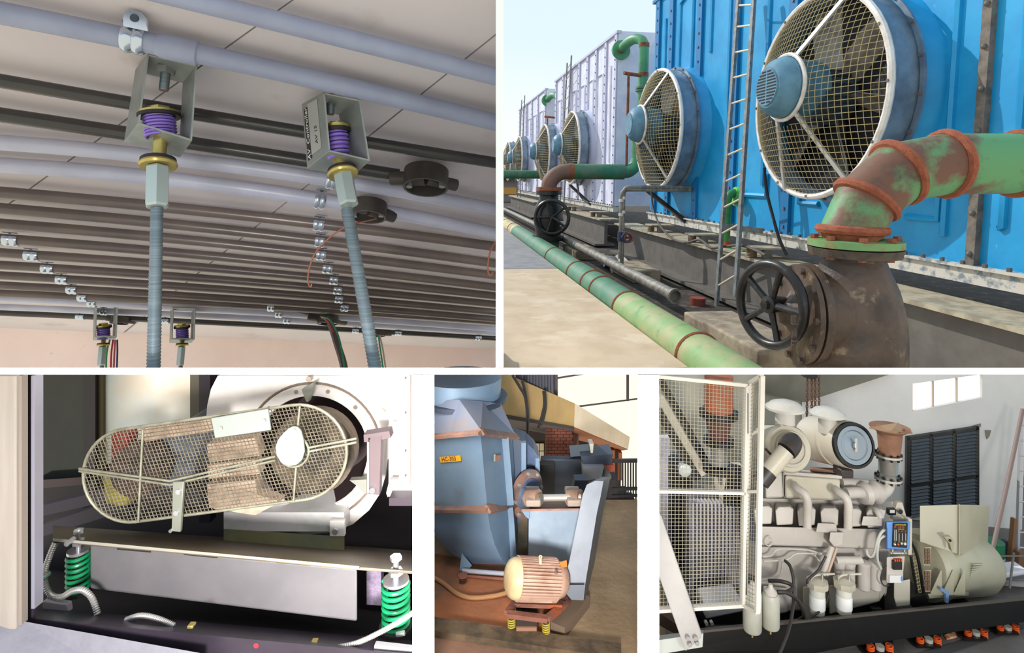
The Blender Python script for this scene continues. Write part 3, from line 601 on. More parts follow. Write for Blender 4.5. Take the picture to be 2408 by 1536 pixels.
# ---- ceiling panels and back wall
L2y = lambda x: -.7186*(x-688.8); L1y = lambda x: 81.7-.809*(x-1166); WLy = lambda x: 771+.0437*x
OFF = -.055
ceil_t = MB().prism([cp_(x, y, OFF-.05) for x, y in ((-420, -200), (1176, -200), (1176, WLy(1176)), (-420, WLy(-420)))], cN*.03).build('ceiling', M('joint_grey', (150, 142, 140), .9), ang=0)
struct(ceil_t, 'pinkish grey panel ceiling carrying the conduits')
g = 2.6
for pts in ([(-420, -200), (967-g*1.3, -200), (-362-g*1.3, WLy(-362)), (-420, WLy(-420))],
            [(967+g*1.3, -200), (1176, -200), (1176, L1y(1176)-g), (290-g, WLy(290)), (-362+g*1.3, WLy(-362))],
            [(1176, L1y(1176)+g), (1176, WLy(1176)), (290+g, WLy(290))]):
    MB().prism([cp_(x, y, OFF) for x, y in pts], cN*.045).build('ceiling_panel', mCeil, ceil_t, ang=0)
wa, wb = cp_(-420, WLy(-420), OFF), cp_(1176, WLy(1176), OFF)
mb = MB(); dn = V((0, 0, -.45)); mb.prism([wa+V((0, 0, .1)), wb+V((0, 0, .1)), wb+dn, wa+dn], V((0.0, .12, 0)))
struct(mb.build('wall_back', mPink, ang=0), 'pale pink plaster wall behind the far spring hangers')
# ---- conduits
def pipe3(y0, ym, y1, rpx, mt, label, x0=-400, x1=1167, name='conduit', ref=None):
    """axis through (0,y0) (600,ym) (1166,y1), real radius from its thickness in pixels at x = 600"""
    d = PP.d(600, ym); r = rpx*d/F
    def yx(x):
        if x < 600: return lerp(y0, ym, x/600)
        return lerp(ym, y1, (x-600)/566)
    xs = [x0+(x1-x0)*k/12 for k in range(13)]
    # a gentle parabola through the three measured points
    den = (0-600)*(0-1166)*(600-1166); 
    def q(x): return y0*(x-600)*(x-1166)/(600*1166)+ym*x*(x-1166)/(600*(600-1166))+y1*x*(x-600)/(1166*566)
    mb = MB(); mb.tube([cp_(x, q(x)) for x in xs], r, 18)
    o = mb.build(name, mt); tag(o, label, 'conduit', 'conduits on the ceiling')
    return q, r
Q = {}
def addp(key, *a, **k): Q[key] = pipe3(*a, **k)
addp('front', 30, 155, 288, 23.5, mPvcG, 'thick grey conduit carrying the two big spring hangers')
addp('top', -112, 37, 180, 24.5, mPvcG, 'thick grey conduit running across the top right corner')
addp('dark1', 190, 292, 383, 15, mPvcD, 'upper one of two black conduits behind the big hangers')
addp('dark2', 270, 360, 448, 16, mPvcD, 'lower one of two black conduits behind the big hangers', x1=938)
addp('white1', 335, 397, 492, 17, mPvcW, 'upper one of two white conduits in the middle of the ceiling')
addp('white2', 388, 447, 549, 17, mPvcW, 'lower one of two white conduits in the middle of the ceiling')
mids = ((172, 466, 750, 525), (172, 504, 752, 564), (172, 539, 755, 596), (172, 573, 770, 628), (172, 605, 785, 655), (172, 633, 795, 679), (148, 655, 797, 700), (170, 679, 810, 720), (196, 698, 640, 722))
for i, (xa, ya, xb, yb) in enumerate(mids):
    m = (yb-ya)/(xb-xa); y6 = lerp(ya, yb, (600-xa)/(xb-xa)); rp_ = 13.6*(PY0-y6)/(PY0-495)
    addp('m%d' % i, y6-600*m*.93, y6, y6+566*m*1.22, rp_, mPvcM, ('first', 'second', 'third', 'fourth', 'fifth', 'sixth', 'seventh', 'eighth', 'ninth')[i]+' brown grey conduit counting down from the white pair')
addp('white3', 701, 734, 774, 7.6, mPvcW, 'upper one of two far white conduits above the pink wall')
addp('white4', 722, 749, 783, 6.8, mPvcW, 'lower one of two far white conduits above the pink wall')
addp('last', 736, 764, 796, 6.2, mPvcD, 'last dark conduit just above the pink wall')
qf, rf = Q['front']
# coupling sleeve on the front conduit
def on(key, x, off=0): return cp_(x, Q[key][0](x), off)
a, b = on('front', 368), on('front', 467)
mb = MB(); mb.lathe(a, b-a, [(0, rf*1.02), (.02, rf*1.2), ((b-a).length-.004, rf*1.2), ((b-a).length, rf*1.02)], 24); tag(mb.build('coupling_sleeve', mPvcG), 'grey sleeve joining the front conduit above the left hanger', 'coupling')
# ---- saddle clips
def clip(key, x, wpx, label, scale=1.22, tab=False, dy=0, arc=.55):
    q, r = Q[key]; c = cp_(x, q(x)+dy); ax = (cp_(x+5, q(x+5))-cp_(x-5, q(x-5))).normalized(); d = PP.d(x, q(x)); wd = wpx*d/F; R_ = r*scale; bz = r*.18
    t = thing('saddle_clip', label, 'clip', c, 'zinc saddle clips on the conduits')
    prof = []
    for k in range(13):
        f = k/12; prof.append((-wd/2+wd*f, R_+bz*abs(math.sin(2*PI*f))))
    prof += [(wd/2, r*1.0), (-wd/2, r*1.0), (-wd/2, R_)]
    dn_ = -cN
    mb = MB(); mb.lathe(c, ax, prof, 14, ref=dn_, caps=False, arc=(-PI*arc, PI*arc)); mb.build('strap', mZinc, t)
    side = ax.cross(cN)
    for s_ in (-1, 1):
        f_ = side*s_; mb = MB(); o_ = c+cN*(r*.9)+f_*R_*.9
        mb.box(o_-ax*wd/2, ax*wd, f_*r*(1.5 if tab else .5), cN*r*.12); mb.build('tab', mZinc, t, ang=0)
        mb = MB(); mb.hexb(o_+f_*r*(.9 if tab else .3), -cN, r*.28, r*.16); mb.build('screw', M('screw_dark', (96, 110, 128), .4, .5), t)
    return t
ck = clip('front', 315, 46, 'large bright clip on the front conduit left of the hanger', 1.16, False, 0, .85)
# its upright ear
ear0 = on('front', 318, rf*.8)+V((0, 0, rf*1.05)); ear = MB(); exx = (on('front', 340)-on('front', 300)).normalized(); u_ = V((0, -.1, 1)).normalized()
ear.prism([ear0-exx*.028, ear0+exx*.028, ear0+exx*.027+u_*.030, ear0+exx*.014+u_*.045, ear0-exx*.012+u_*.045, ear0-exx*.026+u_*.030], V((0, .006, 0))); ear.build('ear', mZinc, ck, bev=.002)
mb = MB(); mb.cyl(ear0+u_*.026-V((0, .004, 0)), ear0+u_*.026+V((0, .008, 0)), .010, n=14); mb.build('hole', M('hole_dark', (60, 72, 88), .5), ck)
rows = [('m3', 28, 30), ('m4', 77, 28), ('m5', 115, 25), ('m6', 148, 23), ('m7', 171, 21), ('m8', 196, 19), ('white3', 218, 18), ('white4', 246, 14), ('last', 190, 17)]
names = ['first', 'second', 'third', 'fourth', 'fifth', 'sixth', 'seventh', 'eighth', 'ninth']
for i, (k_, x, wp) in enumerate(rows): clip(k_, x, wp, names[i]+' clip down the slanting row at the left edge')
rows = [('white1', 778, 20), ('white2', 752, 24), ('m0', 750, 24), ('m1', 752, 22), ('m2', 755, 22), ('m3', 770, 22), ('m4', 785, 19), ('m5', 794, 19), ('m6', 797, 18), ('m7', 810, 18)]
names.append('tenth')
for i, (k_, x, wp) in enumerate(rows): clip(k_, x, wp, names[i]+' clip down the column beside the right hanger rod')
for k_, x, lb in (('m8', 638, 'small clip left of the bent dark conduit'), ('white3', 656, 'small clip on the far upper white conduit mid ceiling'), ('white4', 675, 'small clip on the far lower white conduit mid ceiling'), ('last', 390, 'clip on the last conduit beside the far right hanger'),
                 ('last', 836, 'clip on the last conduit left of the right rod'), ('last', 936, 'clip on the last conduit right of the right rod'), ('last', 1124, 'bright clip on the last conduit near the right edge')):
    clip(k_, x, 15, lb)
# ---- spring hangers
def hexa(mb, q, th):
    """plate: q = four corners, th = thickness vector"""
    return mb.prism(q, th)
def hanger(front, back, df, db, spring, washer, hexn, rod, label, stub=None, mz=mZincB, flat=False, rr=1.0, thin=1.0):
    FL = [W(x, y, df) for x, y in front]; BL = [W(x, y, db) for x, y in back]      # TL TR BR BL
    t = thing('spring_hanger', label, 'spring hanger', W(*washer[:3]), 'spring hangers under the conduits')
    wv = (FL[1]-FL[0]); hv = (FL[3]-FL[0]); th = .006*thin
    wn_ = wv.normalized()*th; hn_ = hv.normalized()*th
    br = MB()
    hexa(br, [FL[0], FL[3], BL[3], BL[0]], wn_); hexa(br, [FL[1], FL[2], BL[2], BL[1]], -wn_)
    hexa(br, [FL[0], FL[1], BL[1], BL[0]], hn_); hexa(br, [FL[3], FL[2], BL[2], BL[3]], -hn_)
    brk = br.build('bracket', mz, t, ang=0, bev=.0035*thin)
    # spring stack
    (sx0, sy0, sd0), (sx1, sy1, sd1), srp = spring
    s0, s1 = W(sx0, sy0, sd0), W(sx1, sy1, sd1); sr = srp*sd0/F; ax = s1-s0
    n_t = 6.5
    mb = MB(); mb.helix(s0+ax*.08, ax*.92, sr*.86, ax.length/n_t*.40, n_t); mb.build('spring', mPurple, t)
    mb = MB(); mb.cyl(s0, s1, sr*.62, n=16); mb.build('spring_core', M('core_grey', (120, 118, 110), .5), t)
    mb = MB(); mb.cyl(s0-ax*.02, s0+ax*.12, sr*1.22, sr*1.22, n=24); mb.build('rubber_washer', mCable, t)
    mb = MB(); mb.cyl(s0-ax*.12, s0-ax*.02, sr*1.16, n=24); mb.hexb(s0-ax*.12, -ax, sr*.7, sr*.3); mb.build('top_washer', mBrass, t)
    # washer, hexagon coupling, threaded rod
    wpnt = W(washer[0], washer[1], washer[2]); wr_ = washer[3]*washer[2]/F
    h1 = W(*hexn[0]); h2 = W(*hexn[1]); hr = hexn[2]*hexn[0][2]/F; r2 = W(*rod[0]); rw = rod[1]*hexn[0][2]/F; dr = (r2-h2).normalized()
    mb = MB(); mb.cyl(s1, h1, rw*1.15, n=14); mb.build('stud', mBrass, t)
    mb = MB(); mb.cyl(wpnt-dr*wr_*.32, wpnt-dr*wr_*.1, wr_*.92, n=24); mb.build('rubber_pad', mCable, t)
    mb = MB(); mb.lathe(wpnt-dr*wr_*.1, dr, [(0, wr_*.95), (wr_*.12, wr_), (wr_*.26, wr_*.92), (wr_*.30, wr_*.5)], 28); mb.build('bottom_washer', mBrass, t)
    L_ = (h2-h1).length; mb = MB(); mb.lathe(h1, dr, [(0, hr*.92), (L_*.04, hr), (L_*.95, hr), (L_, hr*.84), (L_, rw)], 6); mb.build('hex_coupling', M('coupling_zinc', (176, 188, 184), .35, .5), t, ang=20)
    # rod with real thread ridges
    LR = (r2-h2).length; pitch = rw*.55; N = min(int(LR/pitch), 160); prof = []
    for k in range(N):
        prof += [(LR*k/N, rw*.93), (LR*(k+.5)/N, rw*1.06)]
    prof.append((LR, rw*.93)); mb = MB(); mb.lathe(h2, dr, prof, 12); mb.build('threaded_rod', mRod, t, ang=70)
    if stub:
        b0, b1 = W(*stub[0]), W(*stub[1]); br_ = stub[2]*stub[0][2]/F; dd = (b1-b0).normalized()
        mb = MB(); mb.cyl(b0, b1, br_, n=14); bo = mb.build('bolt', mRod, t)
        mb = MB(); mb.cyl(b1, b1+dd*.002, br_*.9, n=14); mb.build('bolt_tip', M('rust_tip', (140, 92, 74), .7), bo)
        mb = MB(); mb.hexb(b0.lerp(b1, .12), dd, br_*1.9, br_*1.5); mb.build('nut', mZincB, bo)
    return t, FL, BL
hanger([(347, 125), (465, 152), (452, 332), (324, 291)], [(318, 163), (434, 192), (424, 371), (291, 335)], 1.60, 1.69,
       ((374, 270, 1.645), (378, 322, 1.64), 37), (372, 387, 1.63, 41), ((371, 393, 1.62), (369, 489, 1.59), 25.5), ((361, 874, 1.46), 13.0),
       'big left spring hanger with purple spring and long threaded rod', ((392, 150, 1.645), (385, 212, 1.64), 10.5))
t2, FL, BL = hanger([(760, 216), (848, 234), (871, 379), (773, 356)], [(709, 244), (800, 268), (826, 418), (722, 397)], 1.70, 1.80,
       ((792, 304, 1.755), (797, 372, 1.745), 26), (806, 408, 1.72, 36), ((806, 402, 1.72), (816, 491, 1.70), 23), ((884, 876, 1.52), 13.6),
       'big right spring hanger with a printed label on its side', ((778, 222, 1.755), (777, 268, 1.75), 9))
def face2(u, v, off):
    """left outer face of the right hanger: u from back to front, v from top to bottom"""
    a_ = BL[0].lerp(FL[0], u); b_ = BL[3].lerp(FL[3], u); n_ = (FL[0]-BL[0]).cross(BL[3]-BL[0]).normalized()
    if n_.dot(CAM-FL[0]) < 0: n_ = -n_
    return a_.lerp(b_, v)+n_*off
nf = (face2(.5, .5, 1)-face2(.5, .5, 0))
mb = MB(); mb.prism([face2(u, v, .0005) for u, v in ((.28, .06), (.72, .06), (.72, .86), (.28, .86))], nf*.001); stk = mb.build('sticker', M('sticker_silver', (176, 176, 172), .35, .3), t2, ang=0)
mb = MB(); mb.prism([face2(u, v, .0005) for u, v in ((.10, .10), (.28, .10), (.28, .90), (.10, .90))], nf*.0012); mb.build('sticker_band', mCable, stk, ang=0)
vd = (face2(.2, 0, 0)-face2(.2, 1, 0)); ud = face2(1, .5, 0)-face2(0, .5, 0)
text('AV  Controller', 'lettering', M('lettering_white', (220, 220, 216), .5), stk, face2(.19, .50, .002), -vd if False else vd, -ud if vd.cross(-ud).dot(nf) > 0 else ud, .026, .0003)
text('AV 15', 'lettering', mCable, stk, face2(.56, .60, .002), vd, -ud if vd.cross(-ud).dot(nf) > 0 else ud, .022, .0003)
for (x0, x1, y0, y1, lb, wx) in ((221, 276, 712, 801, 'far left spring hanger with blackish purple spring against the pink wall', 242), (401, 459, 722, 807, 'far right spring hanger with coiled purple spring against the pink wall', 427)):
    xc = (x0+x1)/2; dd_ = 4.25
    hanger([(x0+4, y0), (x1+2, y0+2), (x1-1, y1-8), (x0+1, y1-8)], [(x0, y0), (x1-4, y0+2), (x1-8, y1), (x0-3, y1)], dd_, dd_+.12,
           ((wx+1, 768, dd_+.06), (wx+2, 797, dd_+.06), 14), (wx+1, 812, dd_, 14), ((wx, 816, dd_), (wx-2, 860, dd_-.03), 9), ((wx-4, 884, dd_-.05), 4.5), lb, thin=2.2)
# ---- junction boxes
def jbox(cx, cy, rpx, hpx, label, stubs, open_=True):
    d = PP.d(cx, cy); k = d/F; c = cp_(cx, cy); dnv = -cN; r = rpx*k; h = hpx*k
    t = thing('junction_box', label, 'junction box', c, 'round junction boxes on the conduits')
    mb = MB(); mb.lathe(c, dnv, [(0, 0), (0, r), (h, r), (h, r*.90), (h*.12, r*.90), (h*.12, 0)], 32); mb.build('body', mBoxM, t)
    for s_ in (-1, 1):
        mb = MB(); sd = dnv.cross(V((0, 0, 1)).cross(dnv)).normalized(); mb.cyl(c+V((1, 0, 0))*s_*r*.74+dnv*h*.3, c+V((1, 0, 0))*s_*r*.74+dnv*h*.95, r*.15, n=12); mb.build('lug', mZincB, t)
    for (x1, y1, rp2) in stubs:
        e_ = cp_(x1, y1); mb = MB(); mb.cyl(c+dnv*h*.45, e_+dnv*h*.30, rp2*k, n=16); mb.build('spout', mBoxM, t)
    return t, c, dnv, h
jbox(1003, 402, 52, 44, 'larger dark round junction box near the right edge', ((922, 408, 17), (1072, 424, 15)))
jbox(868, 478, 42, 36, 'dark round junction box just behind the right hanger rod', ((925, 500, 15), (822, 474, 12)))
jbox(772, 742, 24, 20, 'small junction box feeding the bent hanging conduit', ((812, 752, 8), (725, 738, 9)))
jbox(891, 778, 16, 12, 'tiny junction box on the last conduit right of the rod', ((920, 781, 6), (862, 776, 6)))
jbox(283, 746, 19, 15, 'tiny junction box beside the far left hanger', ((318, 752, 6), (252, 744, 6)))
# ---- bent conduits and wires
def wire(pts, r, label, mt, cat='wire', nm='wire', grp='wires hanging from the boxes'):
    mb = MB(); mb.tube(spline([W(*q) for q in pts], 6), r, 8); return tag(mb.build(nm, mt), label, cat, grp)
D3 = PP.d(770, 742)
wire([(660, 722, D3+.1), (695, 728, D3), (725, 738, D3)], .028, 'short bent dark conduit joining the small box', mPvcM, 'conduit', 'bent_conduit', 'bent conduits at the small box')
wire([(772, 750, D3-.1), (783, 778, D3-.3), (795, 815, D3-.5), (806, 850, D3-.65), (812, 880, D3-.75)], .026, 'dark conduit hanging down past the pink wall', mPvcM, 'conduit', 'bent_conduit', 'bent conduits at the small box')
wire([(755, 745, D3-.2), (775, 752, D3-.35), (792, 780, D3-.5), (803, 820, D3-.65), (812, 880, D3-.8)], .006, 'green wire on the hanging conduit', M('wire_green', (40, 150, 110), .4))
wire([(757, 747, D3-.2), (772, 757, D3-.33), (784, 782, D3-.4)], .006, 'red wire at the small box', M('wire_red', (190, 60, 60), .4))
wire([(885, 514, 2.4), (860, 520, 2.35), (820, 530, 2.3), (780, 555, 2.3), (745, 590, 2.3), (729, 625, 2.3), (724, 660, 2.3), (730, 675, 2.3), (733, 668, 2.3)], .0032, 'bare copper wire curling from the box behind the rod', mCopper)
wire([(1164, 570, 2.7), (1152, 595, 2.7), (1147, 630, 2.7), (1152, 648, 2.7), (1160, 640, 2.7)], .004, 'thin hooked wire at the right edge', mCopper)
for dx, c_, lb in ((0, (190, 60, 66), 'red wire by the far left hanger rod'), (7, (206, 84, 84), 'pale red wire by the far left hanger rod'), (14, (50, 70, 110), 'dark blue wire by the far left hanger rod'), (-11, (60, 160, 110), 'green wire by the far left hanger rod')):
    wire([(266+dx*.7, 800, 4.3), (262+dx, 830, 4.2), (260+dx, 880, 4.1)], .006, lb, M('w'+str(dx), c_, .5))
for dx, c_, lb in ((0, (60, 170, 120), 'green wire behind the right hanger rod'), (6, (205, 195, 175), 'cream wire behind the right hanger rod')):
    wire([(890+dx*.5, 790, 4.3), (894+dx, 820, 4.2), (903+dx, 880, 4.0)], .006, lb, M('x'+str(dx), c_, .5))
# ================================================================ helpers that place a shape by pixel and depth
YV = V((0, 1, 0))
def slab(pts, d, th, mb=None):
    """polygon in the upright plane y = d, th metres thick behind it"""
    return (mb or MB()).prism([W(x, y, d) for x, y in pts], YV*th)
def rect(x0, y0, x1, y1, d, th, mb=None): return slab([(x0, y0), (x1, y0), (x1, y1), (x0, y1)], d, th, mb)
def cylY(cx, cy, rpx, d, th, n=32, mb=None, prof=None):
    r = rpx*d/F; mb = mb or MB()
    return mb.lathe(W(cx, cy, d), YV, prof or [(0, r), (th, r)], n)
def tpx(pts, rpx, n=10, sm=0, mb=None, closed=False):
    mb = mb or MB(); P_ = [W(*q) for q in pts]; r = rpx*pts[0][2]/F
    if sm: P_ = spline(P_, sm)
    return mb.tube(P_, r, n, closed=closed)
def hull8(front, back, mb=None):
    """solid between two pixel polygons given as (x, y, depth) lists of equal length"""
    mb = mb or MB(); n = len(front); v_ = [W(*q) for q in front]+[W(*q) for q in back]
    return mb.add(v_, [list(range(n))[::-1], list(range(n, 2*n))]+[[i, (i+1) % n, n+(i+1) % n, n+i] for i in range(n)])
def flex(pts, rpx, name, label, mt, cat='conduit', grp=None):
    """corrugated metal hose with real ridges"""
    P_ = spline([W(*q) for q in pts], 14); r = rpx*pts[0][2]/F; L_ = sum((P_[i+1]-P_[i]).length for i in range(len(P_)-1)); N = int(L_/(r*.36))
    # resample evenly
    out = []; acc = 0; step = L_/N; tgt = 0
    for i in range(len(P_)-1):
        a, b = P_[i], P_[i+1]; l_ = (b-a).length
        while tgt <= acc+l_+1e-9 and len(out) < N+1: out.append(a.lerp(b, (tgt-acc)/l_ if l_ else 0)); tgt += step
        acc += l_
    mb = MB(); mb.tube(out, [r*(1.08 if k % 2 else .86) for k in range(len(out))], 10); return tag(mb.build(name, mt), label, cat, grp)
# ================================================================ belt guard cabinet (lower left opening)
mOak = M('cream_jamb', (158, 148, 140), .7, c2=(146, 136, 128), sc=3, stretch=(6, 6, .6))
mFrameB = M('black_frame', (38, 32, 40), .35, c2=(48, 40, 52), sc=4)
mInner = M('dark_cabinet', (52, 44, 46), .6, c2=(42, 36, 40), sc=2)
mSilver = M('silver_strip', (172, 170, 186), .3, .5)
mHouse = M('white_housing', (236, 232, 230), .5, c2=(226, 220, 216), sc=3)
mCreamP = M('cream_sheet', (252, 248, 234), .45, c2=(240, 246, 244), sc=2.2, c3=(250, 236, 218), sc3=1.8)
mGuard = M('guard_steel', (150, 148, 130), .4, .4, c2=(128, 124, 108), sc=20)
mMeshW = M('guard_mesh_wire', (122, 114, 98), .45, .3, c2=(92, 86, 74), sc=30)
mPlate = M('clean_plate', (138, 144, 140), .65, 0)
mBase = M('base_dark_steel', (86, 74, 66), .5, c2=(104, 92, 70), sc=3, lo=.45, hi=.62)
mFaceG = M('grey_face_plate', (100, 96, 99), .6, c2=(93, 90, 93), sc=6)
mGrnS = M('green_spring', (18, 132, 82), .35)
mChrome = M('chrome_bolt', (206, 206, 212), .25, .8)
mFlexM = M('flex_metal', (190, 186, 184), .3, .7)
mOlive = M('olive_galvanised', (134, 128, 96), .6, c2=(110, 118, 96), sc=7, c3=(150, 128, 90), sc3=9)
mBrownB = M('brown_bracket', (96, 80, 84), .6)
# jamb, frame, back
jb = rect(-420, 884, 37, 1482, 1.55, .02).build('trim_1', mOak, bev=.004); struct(jb, 'cream jamb strip at the left edge of the fan cabinet')
js = rect(37, 884, 51, 1470, 1.56, .02).build('trim_2', M('jamb_edge', (136, 124, 116), .6), ang=0); struct(js, 'narrow screwed edging beside the cream jamb')
for y in (898, 990, 1083, 1176, 1270, 1360, 1440): cylY(45, y, 2.6, 1.566, .006, 10).build('screw', mCable, js)
fr = rect(51, 884, 77, 1475, 1.60, .015).build('trim_3', mFrameB, bev=.004); struct(fr, 'dark purple black door frame upright of the cabinet')
struct(rect(73, 884, 81, 1432, 1.59, .03).build('trim_4', mSilver, ang=0), 'thin silver sealing strip on the door frame')
struct(hull8([(40, 1452, 1.60), (985, 1541, 1.56), (985, 1700, 1.56), (40, 1700, 1.60)], [(75, 1428, 1.75), (985, 1508, 1.72), (985, 1700, 1.72), (40, 1700, 1.75)]).build('trim_5', mFrameB, ang=0), 'black bottom rail of the cabinet')
struct(hull8([(-420, 1495, 1.45), (58, 1462, 1.57), (470, 1536, 1.53), (470, 1700, 1.5), (-420, 1700, 1.45)], [(-420, 1497, 1.47), (58, 1464, 1.6), (470, 1538, 1.56), (470, 1700, 1.55), (-420, 1700, 1.5)]).build('trim_6', M('sill_grey', (122, 120, 130), .7, c2=(114, 112, 122), sc=14, bump=.1), ang=0), 'pale grey sill in front of the cabinet')
struct(rect(60, 876, 985, 1560, 3.1, .05).build('wall_back', mInner, ang=0), 'dark back wall of the fan cabinet')
mb = MB(); mb.prism([W(50, 1445, 1.7), W(985, 1520, 1.7), W(985, 1450, 3.1), W(50, 1330, 3.1)], V((0, 0, -.05))); struct(mb.build('floor', mInner, ang=0), 'dark cabinet floor under the spring mounted base')
mb = MB(); mb.prism([W(985, 876, 1.6), W(985, 1600, 1.6), W(985, 1600, 3.2), W(985, 876, 3.2)], V((.008, 0, 0))); struct(mb.build('wall_side', mInner, ang=0), 'dark right side wall of the fan cabinet')
mb = MB(); mb.prism([W(-60, 876, 1.7), W(985, 876, 1.7), W(985, 876, 3.2), W(-60, 876, 3.2)], V((0, 0, .004))); struct(mb.build('ceiling', mInner, ang=0), 'dark top of the fan cabinet')
# inner sheets
t = thing('glazed_panel', 'dark glossy panel with greenish reflection painted in at the left', 'panel', W(140, 1200, 2.7))
rect(80, 876, 196, 1130, 2.6, .03).build('sheet', M('dark_gloss', (40, 40, 40), .12, c2=(48, 56, 48), sc=1.5), t, ang=0)  # greenish second colour paints a reflection into the sheet
rect(196, 876, 224, 1200, 2.58, .05).build('post', M('dark_post', (44, 38, 42), .4), t, ang=0)
hull8([(80, 1130, 2.55), (200, 1122, 2.55), (200, 1140, 2.55), (80, 1150, 2.55)], [(80, 1130, 2.6), (200, 1122, 2.6), (200, 1140, 2.6), (80, 1150, 2.6)]).build('ledge', M('ledge_brown', (84, 66, 66), .5), t, ang=0)
t = thing('sheet_panel', 'bright cream sheet panel behind the belt guard', 'panel', W(345, 1100, 2.62))
rect(240, 876, 447, 1090, 2.62, .03).build('sheet', mCreamP, t, ang=0)
rect(222, 876, 241, 1200, 2.60, .05).build('left_edging', M('olive_edge', (92, 84, 56), .5), t, ang=0)
rect(447, 876, 468, 1100, 2.60, .05).build('right_edging', M('olive_edge2', (96, 90, 78), .5), t, ang=0)
tag(rect(468, 876, 494, 1230, 2.59, .05).build('black_post', mFrameB, ang=0), 'black post between the cream sheet and white housing', 'post')
for k, (q, lb) in enumerate((([(95, 1190), (260, 1150), (260, 1178), (95, 1215)], 'dim purple rail behind the left guard end'), ([(100, 1235), (300, 1165), (300, 1200), (100, 1262)], 'lower dim purple rail behind the left guard end'))):
    tag(slab(q, 2.40+k*.08, .04).build('cross_rail', M('rail_purple', (72, 62, 76), .5), ang=0), lb, 'rail', 'dim rails in the cabinet')
# ---- white fan housing
h = thing('fan_housing', 'white scroll fan housing with round bolted inlet ring', 'fan housing', W(735, 1255, 2.3))
cxh, cyh = 735, 1062; pts = [(512, 884), (496, 915), (487, 955), (484, 1000), (488, 1045), (498, 1090), (515, 1130), (540, 1165), (575, 1200), (620, 1230), (670, 1248), (725, 1257), (780, 1252), (830, 1233), (868, 1200), (893, 1162), (906, 1120), (912, 1080), (985, 1080), (985, 884)]
N = len(pts)
# plate with a round hole: bridge polygon
hole = [(cxh+130*math.cos(2*PI*k/40), cyh+132*math.sin(2*PI*k/40)) for k in range(41)]
def holed(outer, inner, d, th):
    mb = MB(); no = len(outer); 
    v_ = [W(x, y, d) for x, y in outer]+[W(x, y, d) for x, y in inner]; b_ = [q+YV*th for q in v_]; f_ = []
    # connect each inner edge to the nearest outer vertex by angle
    import bmesh as _b
    bm = _b.new(); vo = [bm.verts.new(q) for q in v_]
    eo = [bm.edges.new((vo[i], vo[(i+1) % no])) for i in range(no)]; ni = len(inner); ei = [bm.edges.new((vo[no+i], vo[no+(i+1) % ni])) for i in range(ni)]
    _b.ops.triangle_fill(bm, edges=eo+ei, use_beauty=True, normal=V((0, -1, 0)))
    fs = [[v.index for v in f.verts] for f in (bm.verts.index_update() or bm.faces)]
    bm.free(); n2 = len(v_)
    mb.add(v_+b_, fs+[[i+n2 for i in f[::-1]] for f in fs]+[[i, (i+1) % no, n2+(i+1) % no, n2+i] for i in range(no)]+[[no+i, no+(i+1) % ni, n2+no+(i+1) % ni, n2+no+i] for i in range(ni)])
    return mb
holed(pts, hole[:40], 2.30, .04).build('scroll_plate', mHouse, h, ang=30)
mb = MB(); k_ = 2.3/F; mb.lathe(W(cxh, cyh, 2.295), YV, [(0, 131*k_), (-.012, 133*k_), (-.012, 156*k_), (0, 158*k_)], 56, caps=False); mb.build('inlet_ring', mHouse, h)
mb = MB(); mb.lathe(W(cxh, cyh, 2.30), YV, [(0, 157*k_), (-.006, 160*k_), (-.006, 163*k_), (0, 164*k_)], 56, caps=False); mb.build('ring_edge', M('ring_edge_brown', (120, 104, 90), .5), h)
mb = MB(); mb.lathe(W(cxh, cyh, 2.30), YV, [(0, 131*k_), (.25, 112*k_), (.26, 0)], 48, caps=False); mb.build('inlet_throat', M('throat_dark', (60, 46, 48), .4), h)
for k in range(12):
    a = 2*PI*k/12+.25; cylY(cxh+144*math.cos(a), cyh+145*math.sin(a), 5, 2.28, .012, 12).build('ring_bolt', M('bolt_grey2', (150, 138, 130), .5), h)
for x, y in ((725, 892), (898, 970)): cylY(x, y, 6.5, 2.27, .03, 14).build('plate_bolt', M('bolt_tan', (176, 160, 146), .5), h)
t = thing('side_panel', 'white riveted panel at the right edge of the fan housing', 'panel', W(950, 1165, 2.26))
rect(914, 876, 985, 1168, 2.265, .03).build('sheet', mHouse, t, ang=0); rect(956, 876, 965, 1140, 2.24, .03).build('edge_strip', M('edge_pinkish', (176, 150, 142), .6), t, ang=0)
for y in (915, 975, 1035, 1102):
    for dy in (-4, 4): cylY(942, y+dy, 3.4, 2.258, .01, 10).build('rivet', M('rivet', (170, 150, 150), .5), t)
for y in (890, 972, 1062, 1120): cylY(953, y, 2.2, 2.25, .02, 8).build('pin', mBrownB, t)
slab([(916, 1128), (936, 1128), (912, 1170), (908, 1160)], 2.2, .02).build('brace', M('brace_grey', (150, 146, 150), .5), t, ang=0)
tag(rect(915, 1172, 985, 1190, 2.2, .1).build('dark_shelf', M('shelf_purple', (60, 50, 60), .5), ang=0), 'dark shelf edge below the white riveted panel', 'shelf')
# pedestal
t = thing('pedestal', 'stained galvanised pedestal below the white fan housing', 'pedestal', W(668, 1300, 2.2))
rect(526, 1205, 809, 1250, 2.22, .25).build('upper_sheet', M('ped_white', (214, 210, 212), .5, c2=(190, 192, 186), sc=7), t, ang=0)
hull8([(526, 1244, 2.2), (810, 1262, 2.2), (810, 1296, 2.2), (526, 1274, 2.2)], [(526, 1244, 2.4), (810, 1262, 2.4), (810, 1296, 2.4), (526, 1274, 2.4)]).build('lower_sheet', mOlive, t, ang=0)
rect(775, 1225, 810, 1262, 2.19, .02).build('lug', mHouse, t, bev=.002); cylY(787, 1252, 7, 2.17, .03, 14).build('bolt', mChrome, t)
